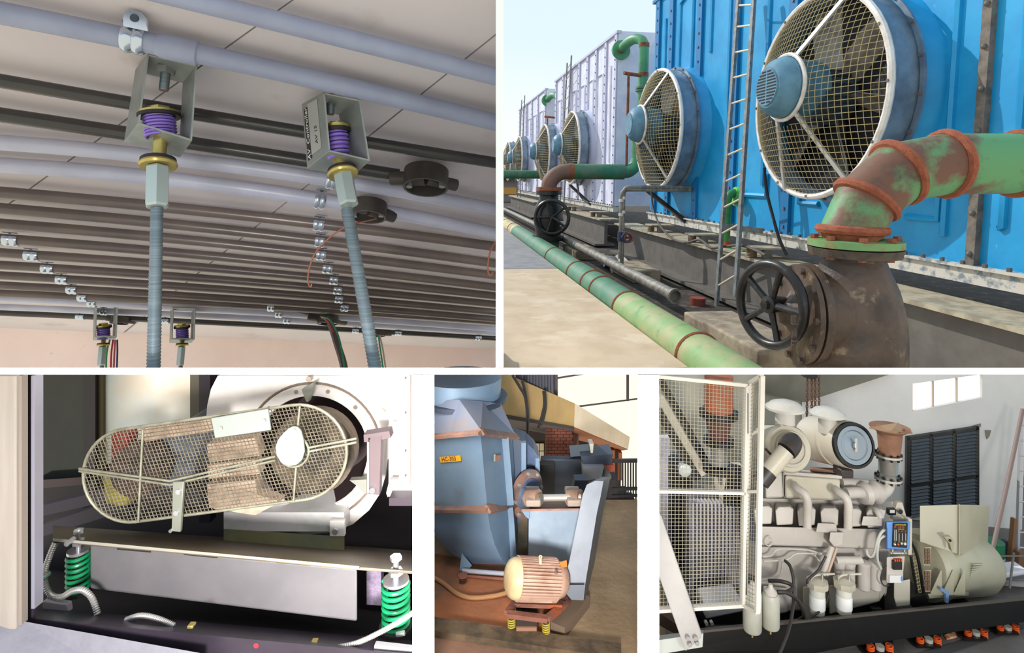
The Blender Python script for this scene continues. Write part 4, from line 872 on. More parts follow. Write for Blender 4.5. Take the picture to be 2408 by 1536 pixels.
# ---- belt guard
gl = (306, 1118, 110); gr = (703, 1064, 112); DG = 1.86; DG2 = 2.10
g = thing('belt_guard', 'wire mesh belt guard shaped like a long rounded capsule', 'belt guard', W(500, 1230, 1.95))
ang_ = math.atan2(gr[1]-gl[1], gr[0]-gl[0])
def stad(n=20, grow=0.0):
    out = []
    for k in range(n+1): a = ang_+PI/2+PI*k/n; out.append((gl[0]+(gl[2]+grow)*math.cos(a), gl[1]+(gl[2]+grow)*math.sin(a)))
    for k in range(n+1): a = ang_-PI/2+PI*k/n; out.append((gr[0]+(gr[2]+grow)*math.cos(a), gr[1]+(gr[2]+grow)*math.sin(a)))
    return out
so = stad()
def inside_span(px, py, dx, dy):
    """where the line p + t*(dx,dy) meets the capsule outline"""
    ts = []
    n = len(so)
    for i in range(n):
        x1, y1 = so[i]; x2, y2 = so[(i+1) % n]; ex, ey = x2-x1, y2-y1; den = dx*ey-dy*ex
        if abs(den) < 1e-9: continue
        t_ = ((x1-px)*ey-(y1-py)*ex)/den; s_ = ((x1-px)*dy-(y1-py)*dx)/den
        if 0 <= s_ < 1: ts.append(t_)
    return (min(ts), max(ts)) if len(ts) > 1 else None
tpx([(x, y, DG) for x, y in so], 3.6, 8, closed=True).build('front_hoop', mGuard, g)
tpx([(x, y, DG2) for x, y in so], 3.6, 8, closed=True).build('back_hoop', mGuard, g)
mb = MB()
u_ = (math.cos(ang_), math.sin(ang_)); v_ = (math.cos(ang_+1.36), math.sin(ang_+1.36))
wr_ = 1.1
cx0, cy0 = (gl[0]+gr[0])/2, (gl[1]+gr[1])/2; sp_ = 8.6
for k in range(-60, 61):
    for (dx, dy, ox, oy) in ((u_[0], u_[1], v_[0], v_[1]), (v_[0], v_[1], u_[0], u_[1])):
        if dx == u_[0] and abs(k) > 13: continue
        q = (cx0+ox*k*sp_, cy0+oy*k*sp_); r_ = inside_span(q[0], q[1], dx, dy)
        if r_ and r_[1]-r_[0] > 6: mb.tube([W(q[0]+dx*r_[0], q[1]+dy*r_[0], DG), W(q[0]+dx*r_[1], q[1]+dy*r_[1], DG)], wr_*DG/F, 4, caps=False)
mb.build('front_mesh', mMeshW, g, ang=0, kind='stuff')
mb = MB(); so2 = stad(46)
for i in range(0, len(so2)): mb.tube([W(so2[i][0], so2[i][1], DG), W(so2[i][0], so2[i][1], DG2)], 1.3*DG/F, 4, caps=False)
for f in (.2, .4, .6, .8): mb.tube([W(x, y, lerp(DG, DG2, f)) for x, y in so], 1.2*DG/F, 4, closed=True)
for e0, e1 in ((so[20], so[21]), (so[-1], so[0])):
    for k in range(1, 46): mb.tube([W(lerp(e0[0], e1[0], k/46), lerp(e0[1], e1[1], k/46), DG), W(lerp(e0[0], e1[0], k/46), lerp(e0[1], e1[1], k/46), DG2)], 1.3*DG/F, 4, caps=False)
mb.build('rim_mesh', mMeshW, g, ang=0, kind='stuff')
for off in (-4.5, 4.5):
    tpx([(186, 1105+off*.6, DG-.01), (400, 1136+off, DG-.01), (648, 1078+off, DG-.01)], 2.8, 8).build('cross_bar', mGuard, g)
    tpx([(724, 1058+off, DG-.01), (838, 1036+off, DG-.01)], 2.8, 8).build('cross_bar', mGuard, g)
tpx([(690+36*math.cos(a*PI/16), 1062+36*math.sin(a*PI/16), DG-.01) for a in range(32)], 2.8, 6, closed=True).build('hub_hoop', mGuard, g)
for a, b in (((705, 955), (698, 1025)), ((696, 1100), (690, 1180)), ((336, 1010), (325, 1228))): tpx([(a[0], a[1], DG-.01), (b[0], b[1], DG-.01)], 2.6, 8).build('upright_bar', mGuard, g)
slab([(496, 984), (630, 962), (637, 1012), (505, 1031)], DG-.02, .008).build('cover_plate', mPlate, g, bev=.002)
for x, y in ((518, 1008), (620, 990)): cylY(x, y, 4, DG-.028, .01, 12).build('plate_screw', M('screw_tan', (180, 170, 160), .4, .4), g)
ov = [(690, 1003), (700, 1005), (708, 1015), (713, 1035), (716, 1062), (710, 1082), (697, 1094), (680, 1097), (662, 1090), (650, 1072), (647, 1052), (653, 1035), (665, 1020), (678, 1008)]
slab(ov, DG-.03, .008).build('oval_plate', mPlate, g, bev=.002); cylY(691, 1014, 5, DG-.036, .01, 12).build('plate_screw', M('screw_tan', (180, 170, 160), .4, .4), g)
# inside the guard
t = thing('belt_drive', 'dusty pulleys and belts inside the mesh guard', 'belt drive', W(500, 1200, 2.05))
cylY(735, 1066, 98, 2.16, .07, 40).build('large_pulley', M('pulley_olive', (74, 64, 54), .7, c2=(104, 88, 72), sc=12, c3=(50, 42, 36), sc3=5), t)
cylY(735, 1066, 40, 2.13, .05, 30).build('pulley_hub', M('hub_dark', (44, 38, 36), .6), t)
cylY(318, 1110, 62, 2.02, .07, 32).build('small_pulley', M('pulley_dark', (54, 44, 46), .6, c2=(84, 60, 56), sc=8), t)
mDust = M('dusty_belt', (204, 178, 156), .9, c2=(170, 142, 122), sc=20, c3=(196, 172, 152), sc3=9)
for y0, y1, y2, y3 in ((1045, 1088, 1030, 1072), (1096, 1126, 1080, 1115), (1140, 1195, 1128, 1196)):
    slab([(486, y0), (600, y2), (610, y3), (492, y1)], 2.08, .05).build('belt_section', mDust, t, ang=0)
slab([(330, 1008), (496, 986), (502, 1012), (340, 1040)], 2.06, .05).build('belt_section', mDust, t, ang=0)
slab([(500, 1196), (560, 1150), (660, 1180), (600, 1212)], 2.07, .05).build('belt_section', mDust, t, ang=0)
t = thing('drive_motor', 'blue grey motor with red and yellow parts behind the guard', 'motor', W(380, 1220, 2.2))
cylY(400, 1085, 62, 2.12, .35, 28).build('motor_body', M('motor_bluegrey', (96, 104, 118), .5, c2=(70, 76, 88), sc=8), t)
rect(262, 1020, 300, 1150, 2.15, .06).build('red_plate', M('motor_red', (150, 50, 48), .5), t, ang=0)
slab([(242, 1120), (262, 1120), (300, 1150), (300, 1190), (250, 1185)], 2.13, .05).build('yellow_guard', M('motor_yellow', (170, 158, 70), .6), t, ang=0)
rect(330, 1150, 470, 1215, 2.2, .2).build('motor_foot', M('foot_dark', (60, 56, 60), .6), t, ang=0)
# guard supports
t = thing('support_strap', 'grey drilled strap holding the guard to the base', 'bracket', W(412, 1250, 1.85))
slab([(406, 1134), (432, 1134), (424, 1252), (403, 1250)], 1.835, .012).build('strap', M('strap_grey', (134, 136, 126), .4, .3), t, bev=.002)
for x, y in ((418, 1158), (413, 1208)): cylY(x, y, 6, 1.828, .01, 14).build('strap_bolt', mChrome, t)
cylY(400, 1250, 4, 1.83, .02, 10).build('foot_bolt', mChrome, t)
t = thing('clamp_bracket', 'brown clamp bracket at the right end of the guard', 'bracket', W(875, 1160, 2.1))
slab([(855, 1023), (915, 1014), (919, 1030), (897, 1034), (897, 1026), (866, 1030), (866, 1040), (856, 1040)], 2.05, .05).build('top_arm', mBrownB, t, ang=0)
slab([(867, 1028), (896, 1026), (892, 1165), (864, 1162)], 2.08, .04).build('upright', mBrownB, t, ang=0)
rect(863, 1040, 868, 1160, 2.07, .02).build('edge', mPlate, t, ang=0); cylY(875, 1155, 7, 2.06, .02, 14).build('bolt', mChrome, t)
for q, lb in (([(709, 916), (738, 899), (733, 925), (725, 945), (720, 945), (712, 925)], 'small folded gusset above the belt guard'), ([(822, 1130), (862, 1128), (862, 1162), (855, 1160), (838, 1142)], 'small folded gusset right of the belt guard')):
    tag(slab(q, 2.2, .03).build('gusset', M('gusset_grey', (124, 124, 116), .5), ang=0), lb, 'gusset', 'folded gussets round the inlet ring')
# ---- base, springs, conduits
b = thing('machine_base', 'grey faced steel base carrying the fan on springs', 'machine base', W(525, 1420, 1.9))
hull8([(124, 1268, 1.80), (845, 1334, 1.72), (985, 1345, 1.71), (985, 1351, 1.71), (845, 1341, 1.72), (124, 1275, 1.80)], [(124, 1236, 2.05), (700, 1275, 2.4), (985, 1296, 2.4), (985, 1302, 2.4), (700, 1281, 2.4), (124, 1242, 2.05)]).build('top_plate', mBase, b, ang=0)
hull8([(213, 1281, 1.80), (840, 1338, 1.725), (840, 1461, 1.725), (213, 1384, 1.80)], [(213, 1281, 1.83), (840, 1338, 1.755), (840, 1461, 1.755), (213, 1384, 1.83)]).build('face_plate', mFaceG, b, bev=.006)
mE = M('edge_strip_olive', (150, 146, 136), .5)
hull8([(124, 1266, 1.79), (845, 1332, 1.71), (845, 1338, 1.71), (124, 1273, 1.79)], [(124, 1266, 1.80), (845, 1332, 1.72), (845, 1338, 1.72), (124, 1273, 1.80)]).build('edge_strip', mE, b, ang=0)
for xa in (275, 432, 650):
    hull8([(xa, 1288+(xa-275)*.083, 1.792-(xa-275)*.00012), (xa+80, 1295+(xa-275)*.083, 1.782-(xa-275)*.00012), (xa+80, 1300+(xa-275)*.083, 1.782-(xa-275)*.00012), (xa, 1293+(xa-275)*.083, 1.792-(xa-275)*.00012)], [(xa, 1288+(xa-275)*.083, 1.80), (xa+80, 1288+(xa-275)*.083, 1.80), (xa+80, 1300+(xa-275)*.083, 1.80), (xa, 1293+(xa-275)*.083, 1.80)]).build('slot', mCable, b, ang=0)
def spring_g(cx, y0, y1, rp, d, label, bolt):
    t = thing('isolator_spring', label, 'spring', W(cx, y1, d), 'green isolator springs')
    k = d/F; mb = MB(); mb.helix(W(cx, y1, d), V((0, 0, (y1-y0)*k)), rp*.86*k, (y1-y0)/7*.33*k, 7, 20, 8); mb.build('coil', mGrnS, t)
    mb = MB(); mb.cyl(W(cx, y1+2, d), W(cx, y0-4, d), rp*.55*k); mb.build('core', mInner, t)
    mb = MB(); mb.cyl(W(cx, y0-6, d), W(cx, y0, d), rp*.9*k, n=24); mb.build('cap', mChrome, t)
    mb = MB(); mb.cyl(W(cx, bolt, d), W(cx, y0-4, d), rp*.2*k); mb.hexb(W(cx, y0-18, d), V((0, 0, 1)), rp*.5*k, 10*k); mb.hexb(W(cx, bolt+10, d), V((0, 0, 1)), rp*.42*k, 8*k); mb.build('adjusting_bolt', mChrome, t)
    mb = MB(); mb.cyl(W(cx, y1+6, d), W(cx, y1, d), rp*1.15*k); mb.build('foot', mInner, t)
spring_g(185, 1298, 1386, 26, 1.84, 'left green isolator spring behind the curled conduit', 1244)
spring_g(931, 1368, 1470, 34, 1.74, 'right green isolator spring at the cabinet edge', 1306)
flex([(131, 1276, 1.80), (118, 1305, 1.79), (107, 1340, 1.78), (106, 1372, 1.77), (120, 1400, 1.76), (145, 1404, 1.75), (170, 1390, 1.74), (195, 1388, 1.73), (217, 1408, 1.72), (230, 1446, 1.71)], 6.6, 'flexible_conduit', 'curled metal flexible conduit beside the left green spring', mFlexM, grp='flexible metal conduits')
flex([(296, 1458, 1.68), (330, 1448, 1.67), (370, 1455, 1.66), (410, 1472, 1.65)], 6.0, 'flexible_conduit', 'short arched metal conduit under the grey base', mFlexM, grp='flexible metal conduits')
flex([(786, 1524, 1.60), (840, 1512, 1.60), (900, 1484, 1.60), (945, 1458, 1.60), (985, 1432, 1.60)], 6.0, 'flexible_conduit', 'metal conduit rising to the right edge below the spring', mFlexM, grp='flexible metal conduits')
tag(cylY(95, 1363, 7, 1.75, .03, 14).build('round_stud', mChrome), 'bright round stud beside the curled conduit', 'stud')
cylY(156, 1280, 6, 1.76, .03, 14).build('clamp_bolt', mChrome); tag(bpy.data.objects['clamp_bolt'], 'bright bolt under the left end of the base', 'bolt')
for q, d, lb in (([(100, 1414), (158, 1422), (161, 1442), (99, 1434)], 1.74, 'small grey foot plate under the left spring'), ([(880, 1518), (985, 1530), (985, 1560), (875, 1552)], 1.58, 'small grey foot plate at the lower right corner')):
    tag(slab(q, d, .02).build('foot_plate', M('foot_grey', (146, 142, 148), .6), bev=.003), lb, 'plate', 'grey foot plates')
tag(slab([(862, 1342), (896, 1344), (897, 1425), (862, 1422)], 1.9, .04).build('foam_block', M('foam_lavender', (120, 108, 128), .9, c2=(96, 84, 104), sc=30, bump=.5), ang=0), 'mottled lavender foam block beside the right spring', 'block')
tag(cylY(602, 1519, 6, 1.575, .01, 12).build('red_lamp', M('lamp_red', (170, 40, 50), .3)), 'small red lamp on the bottom rail', 'lamp')
for x, y, lb in ((446, 1476, 'left brass fitting on the bottom rail'), (737, 1515, 'right brass fitting on the bottom rail')): tag(rect(x-7, y-3, x+7, y+4, 1.60, .02).build('brass_fitting', mBrass, bev=.002), lb, 'fitting', 'brass fittings')
tag(slab([(930, 1492), (950, 1488), (952, 1496), (932, 1499)], 1.66, .01).build('paper_scrap', mPlate), 'small white scrap below the right spring', 'scrap')
# ================================================================ blue centrifugal fan (lower middle opening)
mFanB = M('fan_blue', (116, 138, 160), .45, c2=(102, 126, 152), sc=2.5, c3=(110, 116, 122), sc3=3, lo3=.6, hi3=.75)
mFanD = M('fan_blue_shaded', (84, 100, 126), .45, c2=(62, 76, 104), sc=3, c3=(90, 90, 100), sc3=4, lo3=.6, hi3=.75)  # shaded copy of the fan blue for parts turned from the light
mFanG = M('hood_grey', (104, 112, 130), .5, c2=(124, 112, 106), sc=3, lo=.5, hi=.66)
mPedB = M('pedestal_paleblue', (142, 156, 170), .5, c2=(128, 142, 158), sc=4)
mGuardB = M('guard_greyblue', (112, 118, 128), .45, .1, c2=(100, 104, 114), sc=5)
mRustF = M('rusty_flange', (150, 110, 92), .8, c2=(112, 96, 96), sc=10)
mFloorR = M('rust_stained_floor', (196, 116, 70), .9, c2=(150, 94, 62), sc=1.3, lo=.4, hi=.62, c3=(96, 78, 62), sc3=.8, lo3=.48, hi3=.6, bump=.3, bsc=22)
mFloorB = M('brown_floor', (150, 124, 94), .9, c2=(124, 102, 78), sc=2, c3=(178, 152, 120), sc3=1.1, lo3=.52, hi3=.66, bump=.3, bsc=24)
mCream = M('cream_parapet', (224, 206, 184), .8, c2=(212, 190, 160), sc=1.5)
mMust = M('shadow_mustard', (176, 146, 96), .85, c2=(160, 130, 84), sc=2)  # darker copy of the parapet colour with its shade painted in
mBrick = M('red_brick', (104, 54, 40), .85, c2=(86, 44, 34), sc=8)
mDkBlue = M('dark_blue_machine', (52, 60, 74), .5, c2=(44, 50, 62), sc=4)
mMotorC = M('motor_cream', (206, 190, 150), .5, c2=(186, 160, 120), sc=5)
mMotorP = M('motor_pink', (186, 152, 134), .6, c2=(160, 124, 106), sc=8)
mRustFr = M('rust_frame', (136, 86, 70), .85, c2=(112, 70, 58), sc=9, c3=(160, 84, 50), sc3=6, bump=.3)
mYelS = M('yellow_spring', (186, 168, 60), .4)
ZF = 3.84
def fl(px, py, dz=0): d = (CAM.z-ZF-dz)*F/(py-CY); return W(px, py, d)
def fd(py, dz=0): return (CAM.z-ZF-dz)*F/(py-CY)
mb = MB(); mb.prism([V((-.9, 2.5, ZF)), V((1.05, 2.5, ZF)), V((1.7, 4.45, ZF)), V((-1.5, 4.45, ZF))], V((0, 0, -.05))); struct(mb.build('floor', mFloorB, ang=0), 'brown dusty floor around the blue fan')
mb = MB(); mb.prism([fl(1000, 1470), fl(1215, 1500), fl(1300, 1512), fl(1300, 1440), fl(1190, 1335), fl(1000, 1300)], V((0, 0, .006))); struct(mb.build('floor', mFloorR, ang=0), 'orange rust stained floor patch below the blue fan')
mb = MB(); mb.prism([fl(1000, 1478), fl(1460, 1545), fl(1460, 1600), fl(1000, 1600)], V((0, 0, .012))); struct(mb.build('floor', M('kerb_floor', (150, 112, 92), .9, c2=(124, 94, 78), sc=3, bump=.3), ang=0), 'reddish floor strip along the front')
mb = MB(); mb.bar(fl(1000, 1475, .02), fl(1460, 1542, .02), .10, .05, V((0, 1, 0))); struct(mb.build('trim_7', M('kerb_brown', (112, 92, 70), .9, c2=(70, 58, 44), sc=6, bump=.3), ang=0), 'low dark kerb crossing the floor in front of the motor')
# ---- the blue fan
f = thing('centrifugal_fan', 'large blue centrifugal fan with yellow number tag', 'fan', W(1110, 1345, 3.5))
def loft(rows, mb=None):
    mb = mb or MB(); n = len(rows[0]); v_ = [W(*q) for r_ in rows for q in r_]; f_ = []
    for i in range(len(rows)-1):
        for k in range(n): f_.append([i*n+k, i*n+(k+1) % n, (i+1)*n+(k+1) % n, (i+1)*n+k])
    f_ += [list(range(n))[::-1], list(range((len(rows)-1)*n, len(rows)*n))]
    return mb.add(v_, f_)
loft([[(1000, 1029, 3.55), (1130, 1018, 3.3), (1190, 1026, 3.6), (1205, 1030, 3.8), (1150, 1030, 4.4), (1000, 1030, 4.4)],
      [(1000, 1196, 3.55), (1146, 1197, 3.3), (1203, 1186, 3.6), (1214, 1184, 3.8), (1150, 1190, 4.4), (1000, 1190, 4.4)]]).build('upper_casing', mFanB, f, ang=20)
loft([[(1000, 1200, 3.55), (1146, 1200, 3.3), (1203, 1190, 3.6), (1214, 1188, 3.8), (1150, 1190, 4.4), (1000, 1190, 4.4)],
      [(1005, 1235, 3.53), (1152, 1240, 3.32), (1206, 1225, 3.6), (1215, 1222, 3.8), (1150, 1225, 4.4), (1000, 1225, 4.4)],
      [(1032, 1272, 3.52), (1163, 1280, 3.36), (1208, 1265, 3.6), (1216, 1262, 3.8), (1150, 1255, 4.4), (1020, 1255, 4.4)],
      [(1062, 1302, 3.53), (1176, 1308, 3.42), (1210, 1298, 3.6), (1216, 1295, 3.8), (1150, 1280, 4.4), (1060, 1280, 4.4)],
      [(1105, 1326, 3.55), (1188, 1328, 3.48), (1211, 1322, 3.6), (1216, 1318, 3.8), (1160, 1300, 4.4), (1100, 1300, 4.4)]]).build('lower_casing', mFanB, f, ang=35)
loft([[(1012, 944, 3.55), (1080, 940, 3.45), (1135, 944, 3.50), (1178, 950, 3.6), (1150, 950, 4.1), (1010, 950, 4.1)],
      [(998, 1022, 3.52), (1060, 1018, 3.42), (1131, 1012, 3.27), (1211, 1022, 3.7), (1150, 1025, 4.4), (1000, 1025, 4.4)]]).build('hood', mFanG, f, ang=20)
mb = MB(); mb.lathe(W(1083, 945, 3.75), V((0, 0, 1)), [(-.06, .255), (0, .262), (.03, .262), (.03, .30), (.045, .30), (.045, .262), (.165, .268)], 36); mb.build('duct_neck', mFanB, f)
mb = MB(); mb.lathe(W(1083, 934, 3.75), V((0, 0, 1)), [(-.012, .262), (-.012, .305), (.016, .305), (.016, .262)], 36); mb.build('neck_flange', M('flange_dark', (50, 58, 74), .5), f)
mb = MB()
for row in ([(1000, 1028, 3.53), (1131, 1016, 3.26), (1215, 1026, 3.72)], [(1000, 1197, 3.53), (1147, 1198, 3.27), (1216, 1184, 3.76)]):
    for i in range(2): mb.bar(W(*row[i]), W(*row[i+1]), .05, .018, V((0, 1, 0)))
mb.build('rusty_flange', mRustF, f, ang=0)
for (xa, ya, da), (xb, yb, db), wd, mt in (((1187, 1026, 3.56), (1200, 1186, 3.56), .045, mFanB), ((1198, 1192, 3.56), (1208, 1330, 3.56), .045, mFanB)):
    mb = MB(); mb.bar(W(xa, ya, da), W(xb, yb, db), wd, .03, V((1, 0, 0))); mb.build('stiffener', mt, f, ang=0)
slab([(1205, 1030), (1236, 1040), (1240, 1190), (1218, 1240), (1214, 1335), (1205, 1330)], 3.85, .2).build('side_casing', M('casing_shade', (70, 84, 104), .5, c2=(84, 80, 76), sc=4), f, ang=0)  # the shade on this side is put into its darker blue
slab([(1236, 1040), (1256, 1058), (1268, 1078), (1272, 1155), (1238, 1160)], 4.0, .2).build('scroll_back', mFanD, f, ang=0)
rect(1226, 1042, 1237, 1128, 3.82, .04).build('stiffener', mFanB, f, ang=0); rect(1259, 1078, 1269, 1160, 3.95, .05).build('stiffener', mFanB, f, ang=0)
ax = V((.75, -.66, 0)).normalized(); mb = MB(); mb.lathe(W(1236, 1160, 3.80), ax, [(0, .10), (0, .155), (.02, .155), (.02, .0)], 28); mb.build('inlet_flange', mRustF, f)
mb = MB(); mb.lathe(W(1233, 1160, 3.82), ax, [(.0, .0), (.012, .12), (.06, .1), (.06, 0)], 28); mb.build('inlet_cover', mFanD, f)
for k in range(8):
    a = 2*PI*k/8; q = W(1236, 1160, 3.80)+ax*.02+(V((0, 0, 1))*math.sin(a)+ax.cross(V((0, 0, 1)))*math.cos(a))*.135; mb = MB(); mb.hexb(q, ax, .012, .012); mb.build('flange_bolt', mPlate, f)
# tag plate with its number, slightly tilted
pl_ = Pl((1000, 1100, 3.55), (1138, 1100, 3.3), (1000, 1190, 3.55))
mb = MB(); mb.prism([pl_.p(x, y, .004) for x, y in ((1034, 1075), (1083, 1071), (1085, 1084), (1037, 1088))], pl_.n*.003); tg = mb.build('number_tag', M('tag_yellow', (236, 168, 32), .5), f, ang=0)
text('HC-303', 'tag_lettering', M('tag_ink', (90, 40, 20), .6), tg, pl_.p(1055, 1080, .009), pl_.p(1080, 1078.5)-pl_.p(1036, 1081.5), V((0, 0, 1)), .036, .0005)
rect(1161, 1069, 1165, 1085, 3.40, .01).build('hinge', mPlate, f, ang=0); rect(1166, 1071, 1177, 1084, 3.42, .01).build('latch', M('latch_brown', (120, 84, 62), .7), f, ang=0)
# legs and cross pipe
hull8([(1086, 1300, 3.5), (1110, 1330, 3.5), (1092, 1350, 3.5), (1080, 1345, 3.5)], [(1086, 1300, 3.56), (1110, 1330, 3.56), (1092, 1350, 3.56), (1080, 1345, 3.56)]).build('foot', mFanB, f, ang=0)
slab([(1188, 1325), (1216, 1315), (1214, 1345), (1198, 1342)], 3.55, .1).build('foot', mFanD, f, ang=0)
tpx([(1088, 1342, 3.48), (1196, 1350, 3.42)], 5, 12).build('base_rail', M('rail_greyblue', (150, 154, 166), .5), f)
hull8([(1075, 1350, 3.47), (1196, 1360, 3.41), (1196, 1366, 3.41), (1075, 1356, 3.47)], [(1075, 1350, 3.6), (1196, 1360, 3.6), (1196, 1366, 3.6), (1075, 1356, 3.6)]).build('base_angle', mRustFr, f, ang=0)
t = thing('rusty_spring', 'dark rusty isolator spring under the blue fan corner', 'spring', W(1088, 1376, 3.42))
k = 3.42/F; mb = MB(); mb.helix(W(1088, 1374, 3.42), V((0, 0, 18*k)), 7*k, 1.6*k, 4.5); mb.build('coil', M('spring_darkrust', (70, 44, 36), .7), t)
mb = MB(); mb.cyl(W(1088, 1356, 3.42), W(1088, 1352, 3.42), 11*k); mb.build('cap', mRustFr, t)
# ---- pedestal, bearings, shaft
p = thing('bearing_pedestal', 'pale blue bearing pedestal behind the motor', 'pedestal', W(1305, 1330, 3.5))
hull8([(1244, 1200, 3.45), (1368, 1200, 3.4), (1340, 1345, 3.4), (1242, 1345, 3.45)], [(1240, 1200, 3.8), (1368, 1200, 3.8), (1345, 1345, 3.8), (1240, 1345, 3.8)]).build('body', mPedB, p, ang=0)
hull8([(1226, 1198, 3.40), (1368, 1196, 3.36), (1368, 1200, 3.36), (1226, 1203, 3.40)], [(1232, 1186, 3.8), (1368, 1186, 3.8), (1368, 1190, 3.8), (1232, 1190, 3.8)]).build('top_plate', mRustF, p, ang=0)
slab([(1228, 1203), (1245, 1203), (1245, 1222), (1236, 1215)], 3.42, .3).build('gusset', mFanB, p, ang=0)
for cx, lb in ((1254, 'rusty pillow block bearing next to the blue fan'), (1352, 'rusty pillow block bearing next to the belt guard')):
    t = thing('pillow_block', lb, 'bearing', W(cx, 1192, 3.5), 'pillow block bearings')
    k = 3.5/F; mb = MB(); mb.cyl(W(cx-14, 1172, 3.52), W(cx+14, 1172, 3.48), 20*k, n=24); mb.build('housing', M('bearing_rust', (140, 110, 92), .7, c2=(110, 84, 70), sc=10), t)
    rect(cx-18, 1178, cx+18, 1194, 3.42, .2).build('foot', M('bearing_foot', (150, 134, 122), .7), t, bev=.01)
    mb = MB(); mb.cyl(W(cx-19, 1172, 3.53), W(cx+19, 1172, 3.47), 11*k, n=20); mb.build('seal', mBeam, t)
mb = MB(); mb.cyl(W(1230, 1172, 3.54), W(1368, 1170, 3.47), 8*3.5/F, n=18); tag(mb.build('drive_shaft', M('shaft_steel', (190, 180, 170), .35, .6, c2=(160, 104, 66), sc=7, lo=.5, hi=.6)), 'steel drive shaft with rusty bands between the bearings', 'shaft')
# ---- belt casing
t = thing('belt_casing', 'long slanting grey blue belt casing beside the motor', 'belt casing', W(1360, 1412, 3.1))
Fp = [(1380, 1140), (1400, 1131), (1419, 1132), (1412, 1170), (1404, 1205), (1390, 1290), (1376, 1375), (1372, 1412), (1345, 1410), (1326, 1388), (1328, 1370), (1345, 1290), (1362, 1205), (1370, 1165)]
hull8([(x, y, 3.05+(1412-y)*.0009) for x, y in Fp], [(x+15+(1412-y)*.004, y-10, 3.55+(1412-y)*.0009) for x, y in Fp]).build('casing', mGuardB, t, ang=25)
hull8([(1327, 1376, 3.04), (1374, 1376, 3.04), (1371, 1412, 3.04), (1344, 1411, 3.04), (1326, 1390, 3.04)], [(1327, 1376, 3.06), (1374, 1376, 3.06), (1371, 1412, 3.06), (1344, 1411, 3.06), (1326, 1390, 3.06)]).build('bottom_wrap', M('wrap_bright', (132, 138, 150), .3, .3), t, ang=0)
# ---- motor
m = thing('electric_motor', 'dusty pink finned motor with cream fan cover', 'motor', W(1260, 1405, 3.05))
a_, b_ = W(1213, 1360, 3.02), W(1312, 1364, 3.08); ax = (b_-a_); k = 3.05/F
mb = MB(); mb.lathe(a_, ax, [(0, 40*k), (ax.length*.9, 42*k), (ax.length, 40*k), (ax.length+.03, 34*k), (ax.length+.05, 22*k)], 36); mb.build('body', mMotorP, m)
axn, fa, fb = frame(ax)
for q in range(40):
    a = 2*PI*q/40; u = fa*math.cos(a)+fb*math.sin(a); mb = MB(); mb.bar(a_+u*42*k+ax*.03, a_+u*42*k+ax*.92, .008, .022, axn.cross(u)); mb.build('fin', mMotorP, m, ang=0)
mb = MB(); mb.lathe(a_, -ax, [(-.008, 44*k), (.015, 43*k), (.034, 38*k), (.048, 28*k), (.054, 10*k), (.055, 0)], 32); mb.build('fan_cover', mMotorC, m)
mb = MB(); mb.cyl(W(1271, 1326, 3.0), W(1271, 1312, 3.0), 3.5*k); mb.ring(W(1271, 1310, 3.0), V((0, 1, 0)), 3*k, 1.5*k, 12); mb.build('lifting_eye', mMotorC, m)
hull8([(1316, 1322, 3.05), (1332, 1318, 3.05), (1334, 1334, 3.05), (1318, 1334, 3.05)], [(1316, 1322, 3.12), (1332, 1318, 3.12), (1334, 1334, 3.12), (1318, 1334, 3.12)]).build('orange_lug', M('lug_orange', (206, 110, 44), .6), m, ang=0)
hull8([(1226, 1396, 2.96), (1288, 1398, 2.98), (1300, 1418, 2.98), (1226, 1416, 2.96)], [(1226, 1396, 3.2), (1288, 1398, 3.2), (1300, 1412, 3.2), (1226, 1410, 3.2)]).build('foot', mMotorP, m, ang=0)
cylY(1308, 1351, 3.4, 2.95, .02, 12).build('drain_plug', mRustF, m)
# ---- motor frame on yellow springs
fr = thing('steel_stand', 'rusty steel stand under the motor', 'stand', W(1250, 1460, 2.95))
q0, q1, q2, q3 = W(1192, 1444, 2.94), W(1287, 1456, 2.93), W(1336, 1414, 3.10), W(1218, 1408, 3.10)
for a, b in ((q0, q1), (q1, q2), (q2, q3), (q3, q0)):
    mb = MB(); mb.bar(a, b, .035, .022, V((0, 1, 0))); mb.build('frame_bar', mRustFr, fr, ang=0)
mb = MB(); mb.prism([W(1218, 1408, 3.08), W(1332, 1412, 3.08), W(1322, 1424, 3.02), W(1210, 1420, 3.02)], V((0, 0, -.02))); mb.build('cross_plate', mRustFr, fr, ang=0)
mb = MB(); mb.box(W(1214, 1453, 2.97), V((.11, 0, 0)), V((0, .18, 0)), V((0, 0, -.085))); mb.build('channel_box', M('channel_dark', (50, 40, 34), .8), fr, ang=0)
mb = MB(); mb.box(W(1214, 1476, 2.96), V((.105, 0, 0)), V((0, .10, 0)), V((0, 0, -.03))); mb.build('channel_lip', M('lip_pink', (150, 112, 90), .8), fr, ang=0)
for x, y, d, lb in ((1203, 1450, 2.99, 'left yellow spring under the motor frame'), (1284, 1460, 2.955, 'right yellow spring under the motor frame')):
    t = thing('motor_spring', lb, 'spring', W(x, y+36, d), 'yellow springs under the motor frame')
    k = d/F; mb = MB(); mb.helix(W(x, y+34, d), V((0, 0, 32*k)), 8*k, 1.7*k, 6, 14); mb.build('coil', mYelS, t)
    mb = MB(); mb.cyl(W(x, y+36, d), W(x, y, d), 5*k); mb.build('core', M('core_brown', (86, 64, 50), .8), t)
    mb = MB(); mb.cyl(W(x, y+41, d), W(x, y+34, d), 14*k); mb.build('foot', M('foot_brown', (104, 80, 62), .9), t)
